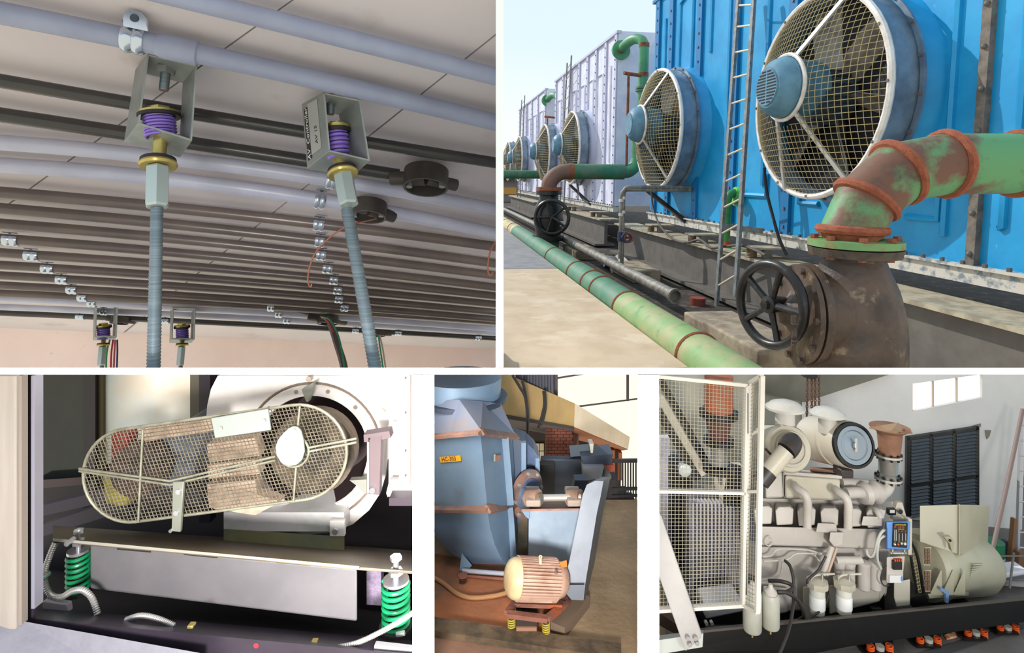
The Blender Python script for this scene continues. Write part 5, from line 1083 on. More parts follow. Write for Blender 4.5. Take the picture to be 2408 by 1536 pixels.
mb = MB(); mb.bar(fl(1300, 1478, .03), fl(1360, 1405, .03), .14, .06, V((1, 0, 0))); tag(mb.build('timber_beam', M('timber_grey', (120, 100, 82), .9), ang=0), 'grey brown beam lying behind the motor frame', 'beam')
mb = MB(); mb.tube(spline([fl(1005, 1350, .02), fl(1040, 1370, .02), fl(1075, 1396, .02), fl(1110, 1406, .02), fl(1160, 1402, .02), fl(1200, 1392, .03)], 6), .012, 8); tag(mb.build('floor_cable', M('cable_tan', (164, 118, 78), .8)), 'tan cable lying on the rust stained floor', 'cable')
# ---- building behind
bd = thing('brick_building', 'building with cream parapet and brick column behind the fan', 'building', W(1330, 1100, 6.0))
hull8([(1165, 868, 4.9), (1352, 949, 5.8), (1350, 1004, 5.8), (1165, 972, 4.9)], [(1165, 868, 5.1), (1352, 949, 6.0), (1350, 1004, 6.0), (1165, 972, 5.1)]).build('parapet', mMust, bd, ang=0, label='parapet part with shade painted in mustard')
hull8([(1352, 949, 5.8), (1481, 1028, 7.4), (1477, 1056, 7.4), (1350, 1004, 5.8)], [(1352, 949, 6.0), (1481, 1028, 7.6), (1477, 1056, 7.6), (1350, 1004, 6.0)]).build('parapet', mCream, bd, ang=0, label='cream parapet part with sunlight painted in')
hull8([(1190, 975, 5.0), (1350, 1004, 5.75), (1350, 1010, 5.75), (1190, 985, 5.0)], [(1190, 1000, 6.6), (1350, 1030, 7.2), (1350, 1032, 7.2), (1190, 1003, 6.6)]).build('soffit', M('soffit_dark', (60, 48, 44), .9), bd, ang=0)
hull8([(1350, 1004, 5.85), (1476, 1056, 7.4), (1476, 1058, 7.4), (1350, 1008, 5.85)], [(1350, 1030, 7.2), (1460, 1058, 8.4), (1460, 1060, 8.4), (1350, 1033, 7.2)]).build('soffit', M('soffit_red', (150, 92, 62), .9), bd, ang=0)
# brick column: each brick its own piece
mort = hull8([(1283, 1008, 6.03), (1348, 1006, 6.03), (1361, 1012, 6.4), (1361, 1085, 6.4), (1348, 1090, 6.03), (1283, 1090, 6.03)], [(1284, 1008, 6.6), (1340, 1006, 6.6), (1358, 1012, 6.6), (1358, 1085, 6.6), (1340, 1090, 6.6), (1284, 1090, 6.6)]).build('column', M('mortar', (92, 60, 48), .9), bd, ang=0)
for r_ in range(11):
    y = 1008+r_*7.4
    for c_ in range(5):
        x0 = 1283+c_*14-(7 if r_ % 2 else 0); x1 = x0+13; x0 = max(x0, 1283); x1 = min(x1, 1347.5)
        if x1-x0 < 3: continue
        rect(x0, y, x1, y+6.4, 6.02, .06).build('brick', mBrick, mort, ang=0)
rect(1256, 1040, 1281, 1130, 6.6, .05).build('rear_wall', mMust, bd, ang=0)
wdw = rect(1258, 1042, 1280, 1080, 6.55, .03).build('window', M('window_frame_dark', (60, 52, 48), .7), bd, ang=0)
for x0, x1, y0, y1 in ((1259.5, 1268, 1043.5, 1060), (1269.5, 1279, 1043.5, 1060), (1259.5, 1268, 1062, 1079), (1269.5, 1279, 1062, 1079)): rect(x0, y0, x1, y1, 6.54, .01).build('pane', M('pane_lit_cream', (226, 214, 184), .2), wdw, ang=0)  # pale cream paints the light showing in the panes
for x in (1400, 1420, 1438, 1455): rect(x, 1046+(x-1400)*.35, x+8, 1130, 7.6, .1).build('pillar', M('pillar_orange', (170, 100, 60), .8), bd, ang=0)
slab([(1190, 990), (1350, 1025), (1460, 1062), (1460, 1240), (1190, 1240)], 8.0, .05).build('rear_wall', M('rear_shadow', (50, 40, 36), .9), bd, ang=0)  # dark sheet painting the shadow below the parapet
# corrugated sheet: single ribs
cs = thing('corrugated_sheet', 'dark corrugated metal sheet above the parapet', 'sheet', W(1260, 925, 5.4))
for k in range(13):
    x = 1212+k*7; slab([(x, 876), (x+5.4, 876), (x+5.4, 895+(x-1212)*.38), (x, 893+(x-1212)*.38)], 5.3+k*.02, .04).build('rib', M('sheet_dark', (64, 64, 76), .6), cs, ang=0)
slab([(1212, 876), (1302, 876), (1302, 928), (1212, 894)], 5.62, .03).build('sheet', M('sheet_darker', (44, 44, 54), .6), cs, ang=0)
sf = thing('steel_framework', 'thin dark steel framework standing against the bright sky', 'frame', W(1310, 945, 6.0))
for a, b, r_ in (((1306, 874, 6.0), (1306, 945, 6.0), 5.5), ((1476, 874, 6.6), (1476, 943, 6.6), 3.2), ((1312, 889, 6.0), (1380, 878, 6.2), 2.6), ((1345, 958, 6.0), (1500, 938, 6.8), 2.6)):
    mb = MB(); mb.bar(W(*a), W(*b), r_*2*6/F, r_*1.2*6/F, V((1, 0, .3))); mb.build('frame_bar', M('frame_brown', (74, 62, 66), .7), sf, ang=0)
for pts, lb in (([(1205, 882, 4.8), (1222, 910, 4.8), (1235, 935, 4.8), (1240, 980, 4.8), (1240, 1040, 4.8)], 'thicker black cable hanging across the parapet'), ([(1228, 895, 4.85), (1236, 930, 4.85), (1242, 985, 4.85), (1238, 1030, 4.85)], 'thin black cable hanging beside the thicker one'),
                ([(1278, 920, 5.2), (1280, 950, 5.2), (1274, 980, 5.2), (1266, 1006, 5.2)], 'left short cable hanging from the sheet edge'), ([(1281, 920, 5.2), (1283, 955, 5.2), (1278, 985, 5.2), (1272, 1000, 5.2)], 'right short cable hanging from the sheet edge')):
    wire(pts, .012, lb, mCable, 'cable', 'hanging_cable', 'cables hanging over the parapet')
# ---- machines and gate behind
d1 = thing('dark_machine', 'dark blue boxy machine behind the belt casing', 'machine', W(1330, 1180, 4.6))
rect(1272, 1080, 1372, 1170, 4.7, .08).build('cabinet', mDkBlue, d1, bev=.01); rect(1270, 1094, 1304, 1180, 4.6, .08).build('black_box', mCable, d1, ang=0)
hull8([(1338, 1048, 4.6), (1385, 1044, 4.6), (1392, 1070, 4.6), (1342, 1075, 4.6)], [(1338, 1048, 4.8), (1385, 1044, 4.8), (1392, 1070, 4.8), (1342, 1075, 4.8)]).build('hopper', M('hopper_dark', (64, 74, 84), .5), d1, ang=0)
slab([(1386, 1044), (1396, 1044), (1394, 1068), (1390, 1070)], 4.55, .1).build('hopper_side', M('hopper_pale', (180, 176, 160), .6), d1, ang=0)
slab([(1366, 1074), (1442, 1068), (1436, 1092), (1372, 1096)], 4.5, .2).build('chute_head', mDkBlue, d1, ang=0)
slab([(1370, 1098), (1420, 1098), (1414, 1126), (1372, 1130)], 4.45, .1).build('chute', M('chute_grey', (150, 152, 158), .4, .3), d1, ang=0)
rect(1422, 1094, 1443, 1110, 4.5, .1).build('red_box', M('box_red', (150, 60, 40), .6), d1, ang=0)
cylY(1430, 1122, 8, 4.4, .1, 16).build('fitting', mBeam, d1)
slab([(1416, 1128), (1452, 1128), (1448, 1246), (1406, 1246)], 4.5, .3).build('dark_casing', mCable, d1, ang=0)
slab([(1352, 1130), (1382, 1130), (1382, 1160), (1345, 1165)], 4.2, .1).build('blue_bracket', mDkBlue, d1, ang=0)
gt = thing('bar_gate', 'black gate of upright bars at the right edge', 'gate', W(1475, 1240, 4.5))
for k in range(10):
    mb = MB(); x = 1452+k*6.2; mb.bar(W(x, 1086, 4.5), W(x, 1246, 4.5), .010, .010, V((1, 0, 0))); mb.build('bar', mCable, gt, ang=0)
for y, r_ in ((1084, 4), (1150, 3), (1166, 2.4), (1206, 3), (1222, 2), (1240, 3)):
    mb = MB(); mb.bar(W(1440, y, 4.49), W(1510, y-1, 4.49), r_*2*4.5/F, .02, V((0, 0, 1))); mb.build('rail', mCable, gt, ang=0)
rect(1444, 1150, 1474, 1222, 4.52, .05).build('kick_plate', mCable, gt, ang=0)
slab([(1400, 1236), (1520, 1236), (1520, 1262), (1396, 1270)], 4.1, .5).build('kerb', M('kerb_dark', (48, 40, 34), .9), gt, ang=0)
# ================================================================ generator room (lower right opening)
mWallG = M('room_wall_grey', (212, 208, 204), .85, c2=(200, 196, 192), sc=1.5)
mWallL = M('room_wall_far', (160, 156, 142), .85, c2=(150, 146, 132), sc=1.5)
mCeilD = M('room_ceiling', (124, 122, 110), .9, c2=(110, 108, 98), sc=2)
mEng = M('engine_grey', (184, 176, 168), .45, c2=(170, 162, 154), sc=3, c3=(150, 142, 134), sc3=7, lo3=.6, hi3=.75)
mEngC = M('engine_cream', (184, 176, 160), .4, c2=(170, 162, 146), sc=3)
mAlt = M('alternator_sand', (170, 164, 140), .5, c2=(156, 150, 126), sc=3)
mSkid = M('skid_black', (14, 13, 14), .35, c2=(24, 22, 22), sc=9, lo=.55, hi=.75)
mMeshD = M('door_mesh', (150, 144, 128), .5)
mDoorF = M('door_frame_white', (206, 200, 192), .5, c2=(194, 188, 180), sc=4)
mHose = M('rubber_hose', (44, 38, 36), .45)
mOrange = M('orange_spring', (216, 84, 24), .4)
mRustC = M('rust_cone', (134, 96, 74), .75, c2=(110, 74, 56), sc=7, c3=(150, 112, 90), sc3=4)
mSteel = M('bright_steel', (190, 188, 184), .25, .8)
mLouvre = M('louvre_black', (26, 28, 30), .25, c2=(34, 36, 38), sc=9)
ZG = 3.89
def gf(px, py, dz=0): return W(px, py, (CAM.z-ZG-dz)*F/(py-CY))
mb = MB(); mb.prism([V((.62, 2.3, ZG)), V((3.4, 2.3, ZG)), V((5.2, 4.3, ZG)), V((1.14, 4.3, ZG))], V((0, 0, -.05))); struct(mb.build('floor', M('room_floor', (112, 106, 102), .8, c2=(96, 90, 86), sc=3, c3=(70, 66, 64), sc3=1.4, bump=.15, bsc=20), ang=0), 'grey concrete floor of the generator room')
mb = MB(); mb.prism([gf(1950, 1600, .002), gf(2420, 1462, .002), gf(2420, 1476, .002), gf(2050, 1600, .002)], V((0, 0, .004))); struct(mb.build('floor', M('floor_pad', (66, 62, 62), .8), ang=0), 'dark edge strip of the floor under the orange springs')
# walls
PB = Pl((1890, 945, 4.20), (2410, 880, 3.92), (1890, 1300, 4.20))
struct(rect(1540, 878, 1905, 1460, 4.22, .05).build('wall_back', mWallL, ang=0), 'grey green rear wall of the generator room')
wB = bpy.data.objects.new('wall_side', None); COL.objects.link(wB); wB['kind'] = 'structure'; wB['label'] = 'pale grey wall with window and louvres'; LOC['wall_side'] = V((0, 0, 0))
def wallp(pts, nm='wall_section', mt=mWallG, th=.06, off=0, par=None): return MB().prism([PB.p(x, y, off) for x, y in pts], -PB.n*th).build(nm, mt, par or wB, ang=0)
wt = lambda x: 903-(x-2145)*.137; wbt = lambda x: 968-(x-2145)*.2
wallp([(1886, 878), (2145, 878), (2145, 1480), (1886, 1480)]); wallp([(2310, 878), (2800, 878), (2800, 1480), (2310, 1480)])
wallp([(2145, wbt(2145)), (2310, wbt(2310)), (2310, 1480), (2145, 1480)]); wallp([(2145, 878), (2310, 878), (2310, wt(2310)), (2145, wt(2145))])
mW_ = M('daylight_pane', (255, 253, 246), .4, emit=1.3)
wn_ = thing('window_1', 'three pane high window full of daylight', 'window', PB.p(2228, 930)); del wn_['category']; wn_['kind'] = 'structure'
for x0, x1 in ((2146, 2194), (2196, 2250), (2252, 2309)):
    MB().prism([PB.p(x, y, -.03) for x, y in ((x0, wt(x0)+1), (x1, wt(x1)+1), (x1, wbt(x1)), (x0, wbt(x0)))], -PB.n*.01).build('pane', mW_, wn_, ang=0)
for x in (2145, 2195, 2251, 2310): MB().prism([PB.p(q, y, -.01) for q, y in ((x-1.2, wt(x)), (x+1.2, wt(x)), (x+1.2, wbt(x)), (x-1.2, wbt(x)))], -PB.n*.03).build('mullion', M('mullion_tan', (180, 160, 140), .6), wn_, ang=0)
struct(hull8([(1795, 878, 4.1), (2100, 878, 4.0), (1892, 946, 4.18), (1795, 925, 4.18)], [(1795, 878, 4.2), (2100, 878, 4.1), (1892, 946, 4.2), (1795, 925, 4.2)]).build('ceiling', mCeilD, ang=0), 'dark sloping ceiling corner of the generator room')
for q, lb in (([(2316, 1012), (2330, 1012), (2326, 1026), (2320, 1033)], 'grey plaster patch on the wall right of the louvres'), ([(2284, 1002), (2306, 996), (2306, 1003), (2286, 1007)], 'small dark bracket at the louvre top corner')):
    tag(MB().prism([PB.p(x, y, .003) for x, y in q], PB.n*.004).build('wall_mark', M('patch_grey', (120, 114, 104), .9), ang=0), lb, 'patch', 'marks on the room wall')
# ---- louvred shutters
lv = thing('louvre_shutter', 'black three panel louvre shutter in the wall', 'louvre', PB.p(2218, 1200))
ltop = lambda x: 1029-(x-2133)*.145
for x0, x1 in ((2133, 2142), (2186, 2194), (2240, 2248), (2296, 2303)): MB().prism([PB.p(x, y, .03) for x, y in ((x0, ltop(x0)), (x1, ltop(x1)), (x1-2, 1215), (x0-2, 1215))], -PB.n*.04).build('stile', mLouvre, lv, ang=0)
for y_ in (0, 112): MB().prism([PB.p(x, y, .03) for x, y in ((2133, ltop(2133)+y_), (2303, ltop(2303)+y_), (2303, ltop(2303)+y_+7), (2133, ltop(2133)+y_+7))], -PB.n*.04).build('rail', mLouvre, lv, ang=0)
MB().prism([PB.p(x, y, .004) for x, y in ((2133, ltop(2133)), (2303, ltop(2303)), (2303, 1215), (2133, 1215))], -PB.n*.004).build('backing', M('louvre_back', (14, 15, 17), .6), lv, ang=0)
for (x0, x1) in ((2142, 2186), (2194, 2240), (2248, 2296)):
    for k in range(23):
        y0 = 8+k*8.0
        if 106 < y0 < 118: continue
        a, b = PB.p(x0, ltop(x0)+y0, .022), PB.p(x1, ltop(x1)+y0, .022); mb = MB(); tv = (V((0, 0, -1))*.016+PB.n*.010)
        mb.prism([a, b, b+tv, a+tv], V((0, 0, .003))); mb.build('slat', M('slat_lit_gloss', (62, 66, 70), .22, .4), lv, ang=0)  # lighter slat colour paints in the light strips they reflect
# ---- alternator
al = thing('alternator', 'sand coloured alternator with boxy terminal housing', 'alternator', W(2240, 1400, 3.2))
hull8([(2163, 1190, 3.05), (2256, 1187, 3.08), (2256, 1305, 3.08), (2163, 1275, 3.05)], [(2163, 1190, 3.25), (2256, 1187, 3.28), (2256, 1305, 3.28), (2163, 1275, 3.25)]).build('terminal_box', M('alt_front_lit', (184, 178, 158), .5), al, bev=.004)  # lighter copy of the sand colour paints the light on this face
hull8([(2256, 1187, 3.08), (2326, 1189, 3.3), (2322, 1305, 3.3), (2256, 1305, 3.08)], [(2256, 1187, 3.2), (2326, 1189, 3.42), (2322, 1305, 3.42), (2256, 1305, 3.2)]).build('box_side', mAlt, al, bev=.004)
hull8([(2254, 1186, 3.07), (2257, 1186, 3.07), (2257, 1306, 3.07), (2254, 1306, 3.07)], [(2254, 1186, 3.08), (2257, 1186, 3.08), (2257, 1306, 3.08), (2254, 1306, 3.08)]).build('corner_seam', mAlt, al, ang=0)
k = 3.2/F; a_, b_ = W(2160, 1328, 3.16), W(2300, 1325, 3.34); ax = b_-a_
mb = MB(); mb.lathe(a_, ax, [(-.02, .0), (-.02, 66*k), (0, 74*k), (ax.length*.12, 75*k), (ax.length*.13, 70*k), (ax.length*.9, 68*k), (ax.length, 60*k), (ax.length+.02, 0)], 48); mb.build('drum', mAlt, al)
axn, fa, fb = frame(ax)
for s0, s1 in ((1288, 1330), (1342, 1392)):
    q = [W(x, y, 3.03) for x, y in ((2174, s0), (2191, s0-1), (2189, s1), (2173, s1))]
    hull8([(2174, s0, 2.995), (2190, s0-1, 2.995), (2188, s1, 2.995), (2172, s1, 2.995)], [(2174, s0, 3.02), (2190, s0-1, 3.02), (2188, s1, 3.02), (2172, s1, 3.02)]).build('vent_frame', mAlt, al, ang=0)
    for r_ in range(4):
        for c_ in range(2):
            x0 = 2175+c_*7; y0 = s0+3+r_*(s1-s0-4)/4; rect(x0, y0, x0+6, y0+(s1-s0-4)/4-1.5, 2.99, .006).build('vent_opening', M('vent_brown', (110, 84, 66), .7), al, ang=0)
for xf in (2212, 2240, 2267): hull8([(xf, 1342, 3.0), (xf+3, 1342, 3.0), (xf+3, 1400, 2.99), (xf-26, 1400, 2.99)], [(xf, 1342, 3.02), (xf+3, 1342, 3.02), (xf+3, 1400, 3.01), (xf-26, 1400, 3.01)]).build('foot_fin', mAlt, al, ang=0)
hull8([(2182, 1397, 2.98), (2278, 1393, 3.05), (2278, 1401, 3.05), (2186, 1408, 2.98)], [(2182, 1390, 3.3), (2278, 1388, 3.3), (2278, 1396, 3.3), (2186, 1400, 3.3)]).build('foot_plate', mAlt, al, ang=0)
for r_ in range(9):
    y = 1328+r_*5; hull8([(2288-r_*1.2, y, 3.06), (2313-r_*2.4, y-2, 3.12), (2313-r_*2.4, y, 3.12), (2288-r_*1.2, y+2, 3.06)], [(2288-r_*1.2, y, 3.12), (2313-r_*2.4, y-2, 3.2), (2313-r_*2.4, y, 3.2), (2288-r_*1.2, y+2, 3.12)]).build('louvre', M('alt_pale', (196, 190, 160), .5), al, ang=0)
slab([(2220, 1263), (2236, 1262), (2244, 1272), (2242, 1300), (2238, 1296), (2234, 1280)], 2.99, .02).build('lifting_lug', mAlt, al, ang=0); cylY(2235, 1272, 3, 2.985, .006, 12).build('lug_hole', mSkid, al)
slab([(2212, 1382), (2232, 1392), (2231, 1418), (2224, 1418), (2225, 1398), (2211, 1388)], 2.96, .01).build('blue_strap', M('strap_blue', (120, 150, 190), .5), al, ang=0)
# flywheel guard: black mesh arc
fg = thing('flywheel_guard', 'black curved mesh guard between engine and alternator', 'guard', W(2160, 1410, 3.0))
oc = [(2143, 1275, 2.98), (2152, 1292, 2.98), (2160, 1320, 2.98), (2166, 1355, 2.98), (2170, 1385, 2.98), (2176, 1405, 2.98)]
ic = [(2142, 1310, 2.98), (2146, 1335, 2.98), (2150, 1360, 2.98), (2154, 1385, 2.98), (2158, 1408, 2.98)]
tpx(oc, 3.4, 8, 5).build('outer_rim', mSkid, fg); tpx(ic, 3.0, 8, 5).build('inner_rim', mSkid, fg)
mb = MB()
for f_ in [i/12 for i in range(13)]:
    x0 = lerp(2143, 2158, f_); y0 = lerp(1305, 1405, f_); mb.tube([W(x0, y0, 2.985), W(x0+lerp(12, 16, f_), y0-6, 2.985)], .0022, 4)
for f_ in (.3, .65): mb.tube([W(lerp(2143+f_*14, 2158+f_*16, q/8), lerp(1300, 1403, q/8), 2.985) for q in range(9)], .0022, 4)
mb.build('mesh', M('mesh_tan', (140, 130, 96), .5), fg, ang=0, kind='stuff')
slab([(2142, 1405), (2178, 1400), (2184, 1416), (2150, 1432), (2146, 1425)], 2.96, .12).build('base', mSkid, fg, ang=0)
# ---- skid
sk = thing('base_skid', 'long black steel skid carrying engine and alternator', 'skid', W(2100, 1520, 2.8))
hull8([(1545, 1540, 2.52), (1640, 1488, 2.56), (2000, 1452, 2.74), (2420, 1410, 2.89), (2420, 1462, 2.89), (2000, 1520, 2.74), (1800, 1560, 2.66), (1545, 1600, 2.52)], [(1545, 1532, 2.62), (1640, 1482, 2.66), (2000, 1447, 2.84), (2420, 1406, 2.99), (2420, 1462, 2.99), (2000, 1520, 2.84), (1800, 1560, 2.76), (1545, 1600, 2.62)]).build('front_beam', mSkid, sk, ang=0)
hull8([(1640, 1484, 2.55), (2000, 1449, 2.73), (2420, 1407, 2.88), (2420, 1411, 2.88), (2000, 1454, 2.73), (1640, 1490, 2.55)], [(1640, 1478, 2.7), (2000, 1443, 2.88), (2420, 1402, 3.03), (2420, 1406, 3.03), (2000, 1448, 2.88), (1640, 1484, 2.7)]).build('top_flange', M('skid_edge', (70, 64, 58), .5), sk, ang=0)
hull8([(1600, 1440, 3.15), (2340, 1372, 3.5), (2340, 1410, 3.5), (1600, 1500, 3.15)], [(1600, 1440, 3.25), (2340, 1372, 3.6), (2340, 1410, 3.6), (1600, 1500, 3.25)]).build('rear_beam', mSkid, sk, ang=0)
for x in (2064, 2215, 2270): mb = MB(); mb.bar(W(x, 1440-(x-2064)*.08, 2.92+(x-2064)*.0009), W(x-40, 1405-(x-2064)*.06, 3.2+(x-2064)*.0009), .05, .03, V((1, 0, 0))); mb.build('cross_member', mSkid, sk, ang=0)
hull8([(1600, 1410, 3.0), (2080, 1390, 3.0), (2080, 1440, 3.0), (1600, 1480, 3.0)], [(1600, 1410, 3.1), (2080, 1390, 3.1), (2080, 1440, 3.1), (1600, 1480, 3.1)]).build('inner_web', mSkid, sk, ang=0)
for x in (2376,): cylY(x, 1437, 4, 3.09, .01, 12).build('lifting_hole', M('hole_pale', (150, 140, 120), .6), sk)
# orange spring mounts
for x, y, s_, lb in ((2069, 1514, 1.0, 'first orange spring mount from the left under the skid'), (2184, 1497, .92, 'second orange spring mount from the left under the skid'), (2295, 1481, .86, 'third orange spring mount from the left under the skid'), (2370, 1469, .82, 'last orange spring mount under the right end of the skid')):
    d = (CAM.z-ZG)*F/(y+27*s_-CY)+.0; k = d/F; t = thing('spring_mount', lb, 'spring mount', W(x, y+26*s_, d), 'orange spring mounts under the skid')
    for sx_ in (-22, 22):
        mb = MB(); mb.helix(W(x+sx_*s_, y+24*s_, d), V((0, 0, 22*s_*k)), 7*s_*k, 2.3*s_*k, 4.2, 14); mb.build('coil', mOrange, t)
        mb = MB(); mb.cyl(W(x+sx_*s_, y+24*s_, d), W(x+sx_*s_, y+1, d), 3.5*s_*k); mb.build('core', M('core_red', (150, 56, 30), .6), t)
    mb = MB(); mb.lathe(W(x, y+24*s_, d), V((0, 0, 1)), [(0, 8*s_*k), (10*s_*k, 8*s_*k), (11*s_*k, 9.5*s_*k), (20*s_*k, 9.5*s_*k)], 18); mb.build('damper', M('damper_cream', (190, 184, 170), .35, .3), t)
    mb = MB(); mb.box(W(x-32*s_, y+1, d+.015), V((64*s_*k, 0, 0)), V((0, .06, 0)), V((0, 0, .012))); mb.build('top_plate', mSkid, t, ang=0)
    mb = MB(); mb.box(W(x-32*s_, y+25*s_, d-.03), V((64*s_*k, 0, 0)), V((0, .08, 0)), V((0, 0, -.01))); mb.build('bottom_plate', mSkid, t, ang=0)
# ---- engine
en = thing('diesel_engine', 'large pale grey diesel engine on the black skid', 'engine', W(1940, 1430, 2.95))
hull8([(1780, 1285, 2.98), (2095, 1290, 3.0), (2085, 1395, 3.0), (2070, 1418, 3.0), (1780, 1445, 2.98)], [(1780, 1285, 3.5), (2095, 1290, 3.5), (2085, 1395, 3.5), (2070, 1418, 3.5), (1780, 1445, 3.5)]).build('block', mEng, en, bev=.01)
hull8([(1780, 1238, 2.93), (2100, 1245, 2.97), (2100, 1292, 2.97), (1780, 1282, 2.93)], [(1780, 1238, 3.5), (2100, 1245, 3.5), (2100, 1292, 3.5), (1780, 1282, 3.5)]).build('cylinder_head_rail', mEng, en, bev=.006)
hull8([(1780, 1172, 3.08), (2100, 1180, 3.1), (2100, 1250, 3.06), (1780, 1245, 3.05)], [(1780, 1172, 3.5), (2100, 1180, 3.5), (2100, 1250, 3.5), (1780, 1245, 3.5)]).build('upper_block', mEng, en, ang=0)
for i, x in enumerate((1772, 1822, 1874, 1928, 1982, 2036)):
    y = 1190+i*1.5; hull8([(x+8, y, 2.96), (x+36, y, 2.96), (x+44, y+5, 2.93), (x+42, y+42, 2.93), (x+4, y+44, 2.93), (x+2, y+10, 2.93)], [(x+2, y-16, 3.15), (x+30, y-16, 3.15), (x+44, y+5, 3.15), (x+42, y+42, 3.15), (x+4, y+44, 3.15), (x-4, y, 3.15)]).build('rocker_cover', mEng, en, bev=.006)
hull8([(1846, 1117, 3.0), (1975, 1127, 3.0), (1975, 1178, 3.0), (1846, 1172, 3.0)], [(1842, 1108, 3.35), (1975, 1116, 3.35), (1975, 1178, 3.35), (1842, 1172, 3.35)]).build('intake_box', mEngC, en, bev=.012)
hull8([(1842, 1108, 2.99), (1980, 1120, 2.99), (1980, 1127, 2.99), (1846, 1117, 2.99)], [(1842, 1102, 3.36), (1980, 1112, 3.36), (1980, 1118, 3.36), (1842, 1110, 3.36)]).build('intake_lid', mEng, en, bev=.003)
hull8([(1800, 1140, 2.98), (1838, 1108, 2.98), (1842, 1170, 2.98), (1800, 1172, 2.98)], [(1800, 1140, 3.2), (1838, 1108, 3.2), (1842, 1170, 3.2), (1800, 1172, 3.2)]).build('intake_end', mEng, en, bev=.01)
for pts, r_ in (([(1867, 1140, 2.95), (1876, 1150, 2.91), (1892, 1162, 2.88), (1899, 1185, 2.87), (1898, 1240, 2.87)], 9), ([(1962, 1150, 2.95), (1972, 1158, 2.91), (1988, 1170, 2.88), (1995, 1192, 2.87), (1994, 1242, 2.87)], 9), ([(2058, 1200, 2.95), (2064, 1205, 2.92), (2072, 1220, 2.9)], 7)):
    tpx(pts, r_, 14, 5).build('water_pipe', mEng, en)
for x, y in ((1858, 1230), (1965, 1214)): hull8([(x+65, y, 2.9), (x+108, y+2, 2.9), (x+112, y+24, 2.9), (x+60, y+22, 2.9)], [(x+65, y, 2.96), (x+108, y+2, 2.96), (x+112, y+24, 2.96), (x+60, y+22, 2.96)]).build('hatch', mEng, en, bev=.004)
hull8([(1952, 1252, 2.88), (1985, 1252, 2.88), (1982, 1282, 2.88), (1962, 1288, 2.88), (1950, 1272, 2.88)], [(1952, 1252, 2.95), (1985, 1252, 2.95), (1982, 1282, 2.95), (1962, 1288, 2.95), (1950, 1272, 2.95)]).build('cam_cover', mEng, en, bev=.004)
tpx([(1956, 1285, 2.88), (1935, 1352, 2.86)], 6.5, 12).build('dipstick_tube', mEng, en); tpx([(1968, 1288, 2.87), (1945, 1354, 2.85)], 3, 10).build('dipstick_tube', M('tube_tan', (176, 150, 130), .5), en)
for pts in ([(1795, 1310, 2.93), (1815, 1306, 2.92), (1832, 1292, 2.92), (1900, 1294, 2.92), (1930, 1302, 2.92), (1960, 1298, 2.92)], [(1795, 1320, 2.92), (1850, 1316, 2.92), (1875, 1302, 2.92), (1945, 1304, 2.92)], [(1915, 1304, 2.91), (1925, 1318, 2.91), (1945, 1332, 2.91), (1944, 1348, 2.91)], [(1790, 1364, 2.93), (1830, 1356, 2.93), (1838, 1340, 2.93), (1840, 1322, 2.93)]):
    tpx(pts, 2.2, 8, 4).build('fuel_line', mEng, en)
hull8([(1795, 1378, 2.93), (1855, 1384, 2.93), (1852, 1440, 2.93), (1795, 1450, 2.93)], [(1795, 1378, 3.0), (1855, 1384, 3.0), (1852, 1440, 3.0), (1795, 1450, 3.0)]).build('side_cover', mEng, en, bev=.006)
hull8([(1888, 1380, 2.94), (1930, 1376, 2.94), (1928, 1458, 2.94), (1888, 1464, 2.94)], [(1888, 1380, 3.0), (1930, 1376, 3.0), (1928, 1458, 3.0), (1888, 1464, 3.0)]).build('side_cover', mEngC, en, bev=.006)
hull8([(1950, 1376, 2.95), (2072, 1370, 2.98), (2068, 1415, 2.98), (1950, 1445, 2.95)], [(1950, 1376, 3.0), (2072, 1370, 3.02), (2068, 1415, 3.02), (1950, 1445, 3.0)]).build('sump', mEngC, en, bev=.008)
tpx([(1965, 1318, 2.92), (2020, 1318, 2.92), (2026, 1316, 2.92)], 9, 14).build('filter_header', mEng, en)
for cx, r_ in ((1974, 11), (1996, 13), (2031, 13.5), (2058, 13)):
    k = 2.92/F; mb = MB(); mb.lathe(W(cx, 1386, 2.92), V((0, 0, 1)), [(0, r_*.8*k), (3*k, r_*k), (56*k, r_*k), (58*k, r_*1.08*k), (64*k, r_*1.08*k), (66*k, r_*.8*k)], 22); mb.build('oil_filter', mEng, en)
tpx([(1815, 1268, 2.91), (1808, 1262, 2.91), (1800, 1270, 2.91), (1800, 1280, 2.91), (1810, 1284, 2.91), (1818, 1276, 2.91)], 1.4, 8, 4).build('wire_loop', mEng, en)
hull8([(2102, 1370, 2.93), (2140, 1362, 2.93), (2140, 1424, 2.93), (2108, 1428, 2.93), (2102, 1405, 2.93)], [(2102, 1370, 3.1), (2140, 1362, 3.1), (2140, 1424, 3.1), (2108, 1428, 3.1), (2102, 1405, 3.1)]).build('mount_bracket', mEngC, en, bev=.005)
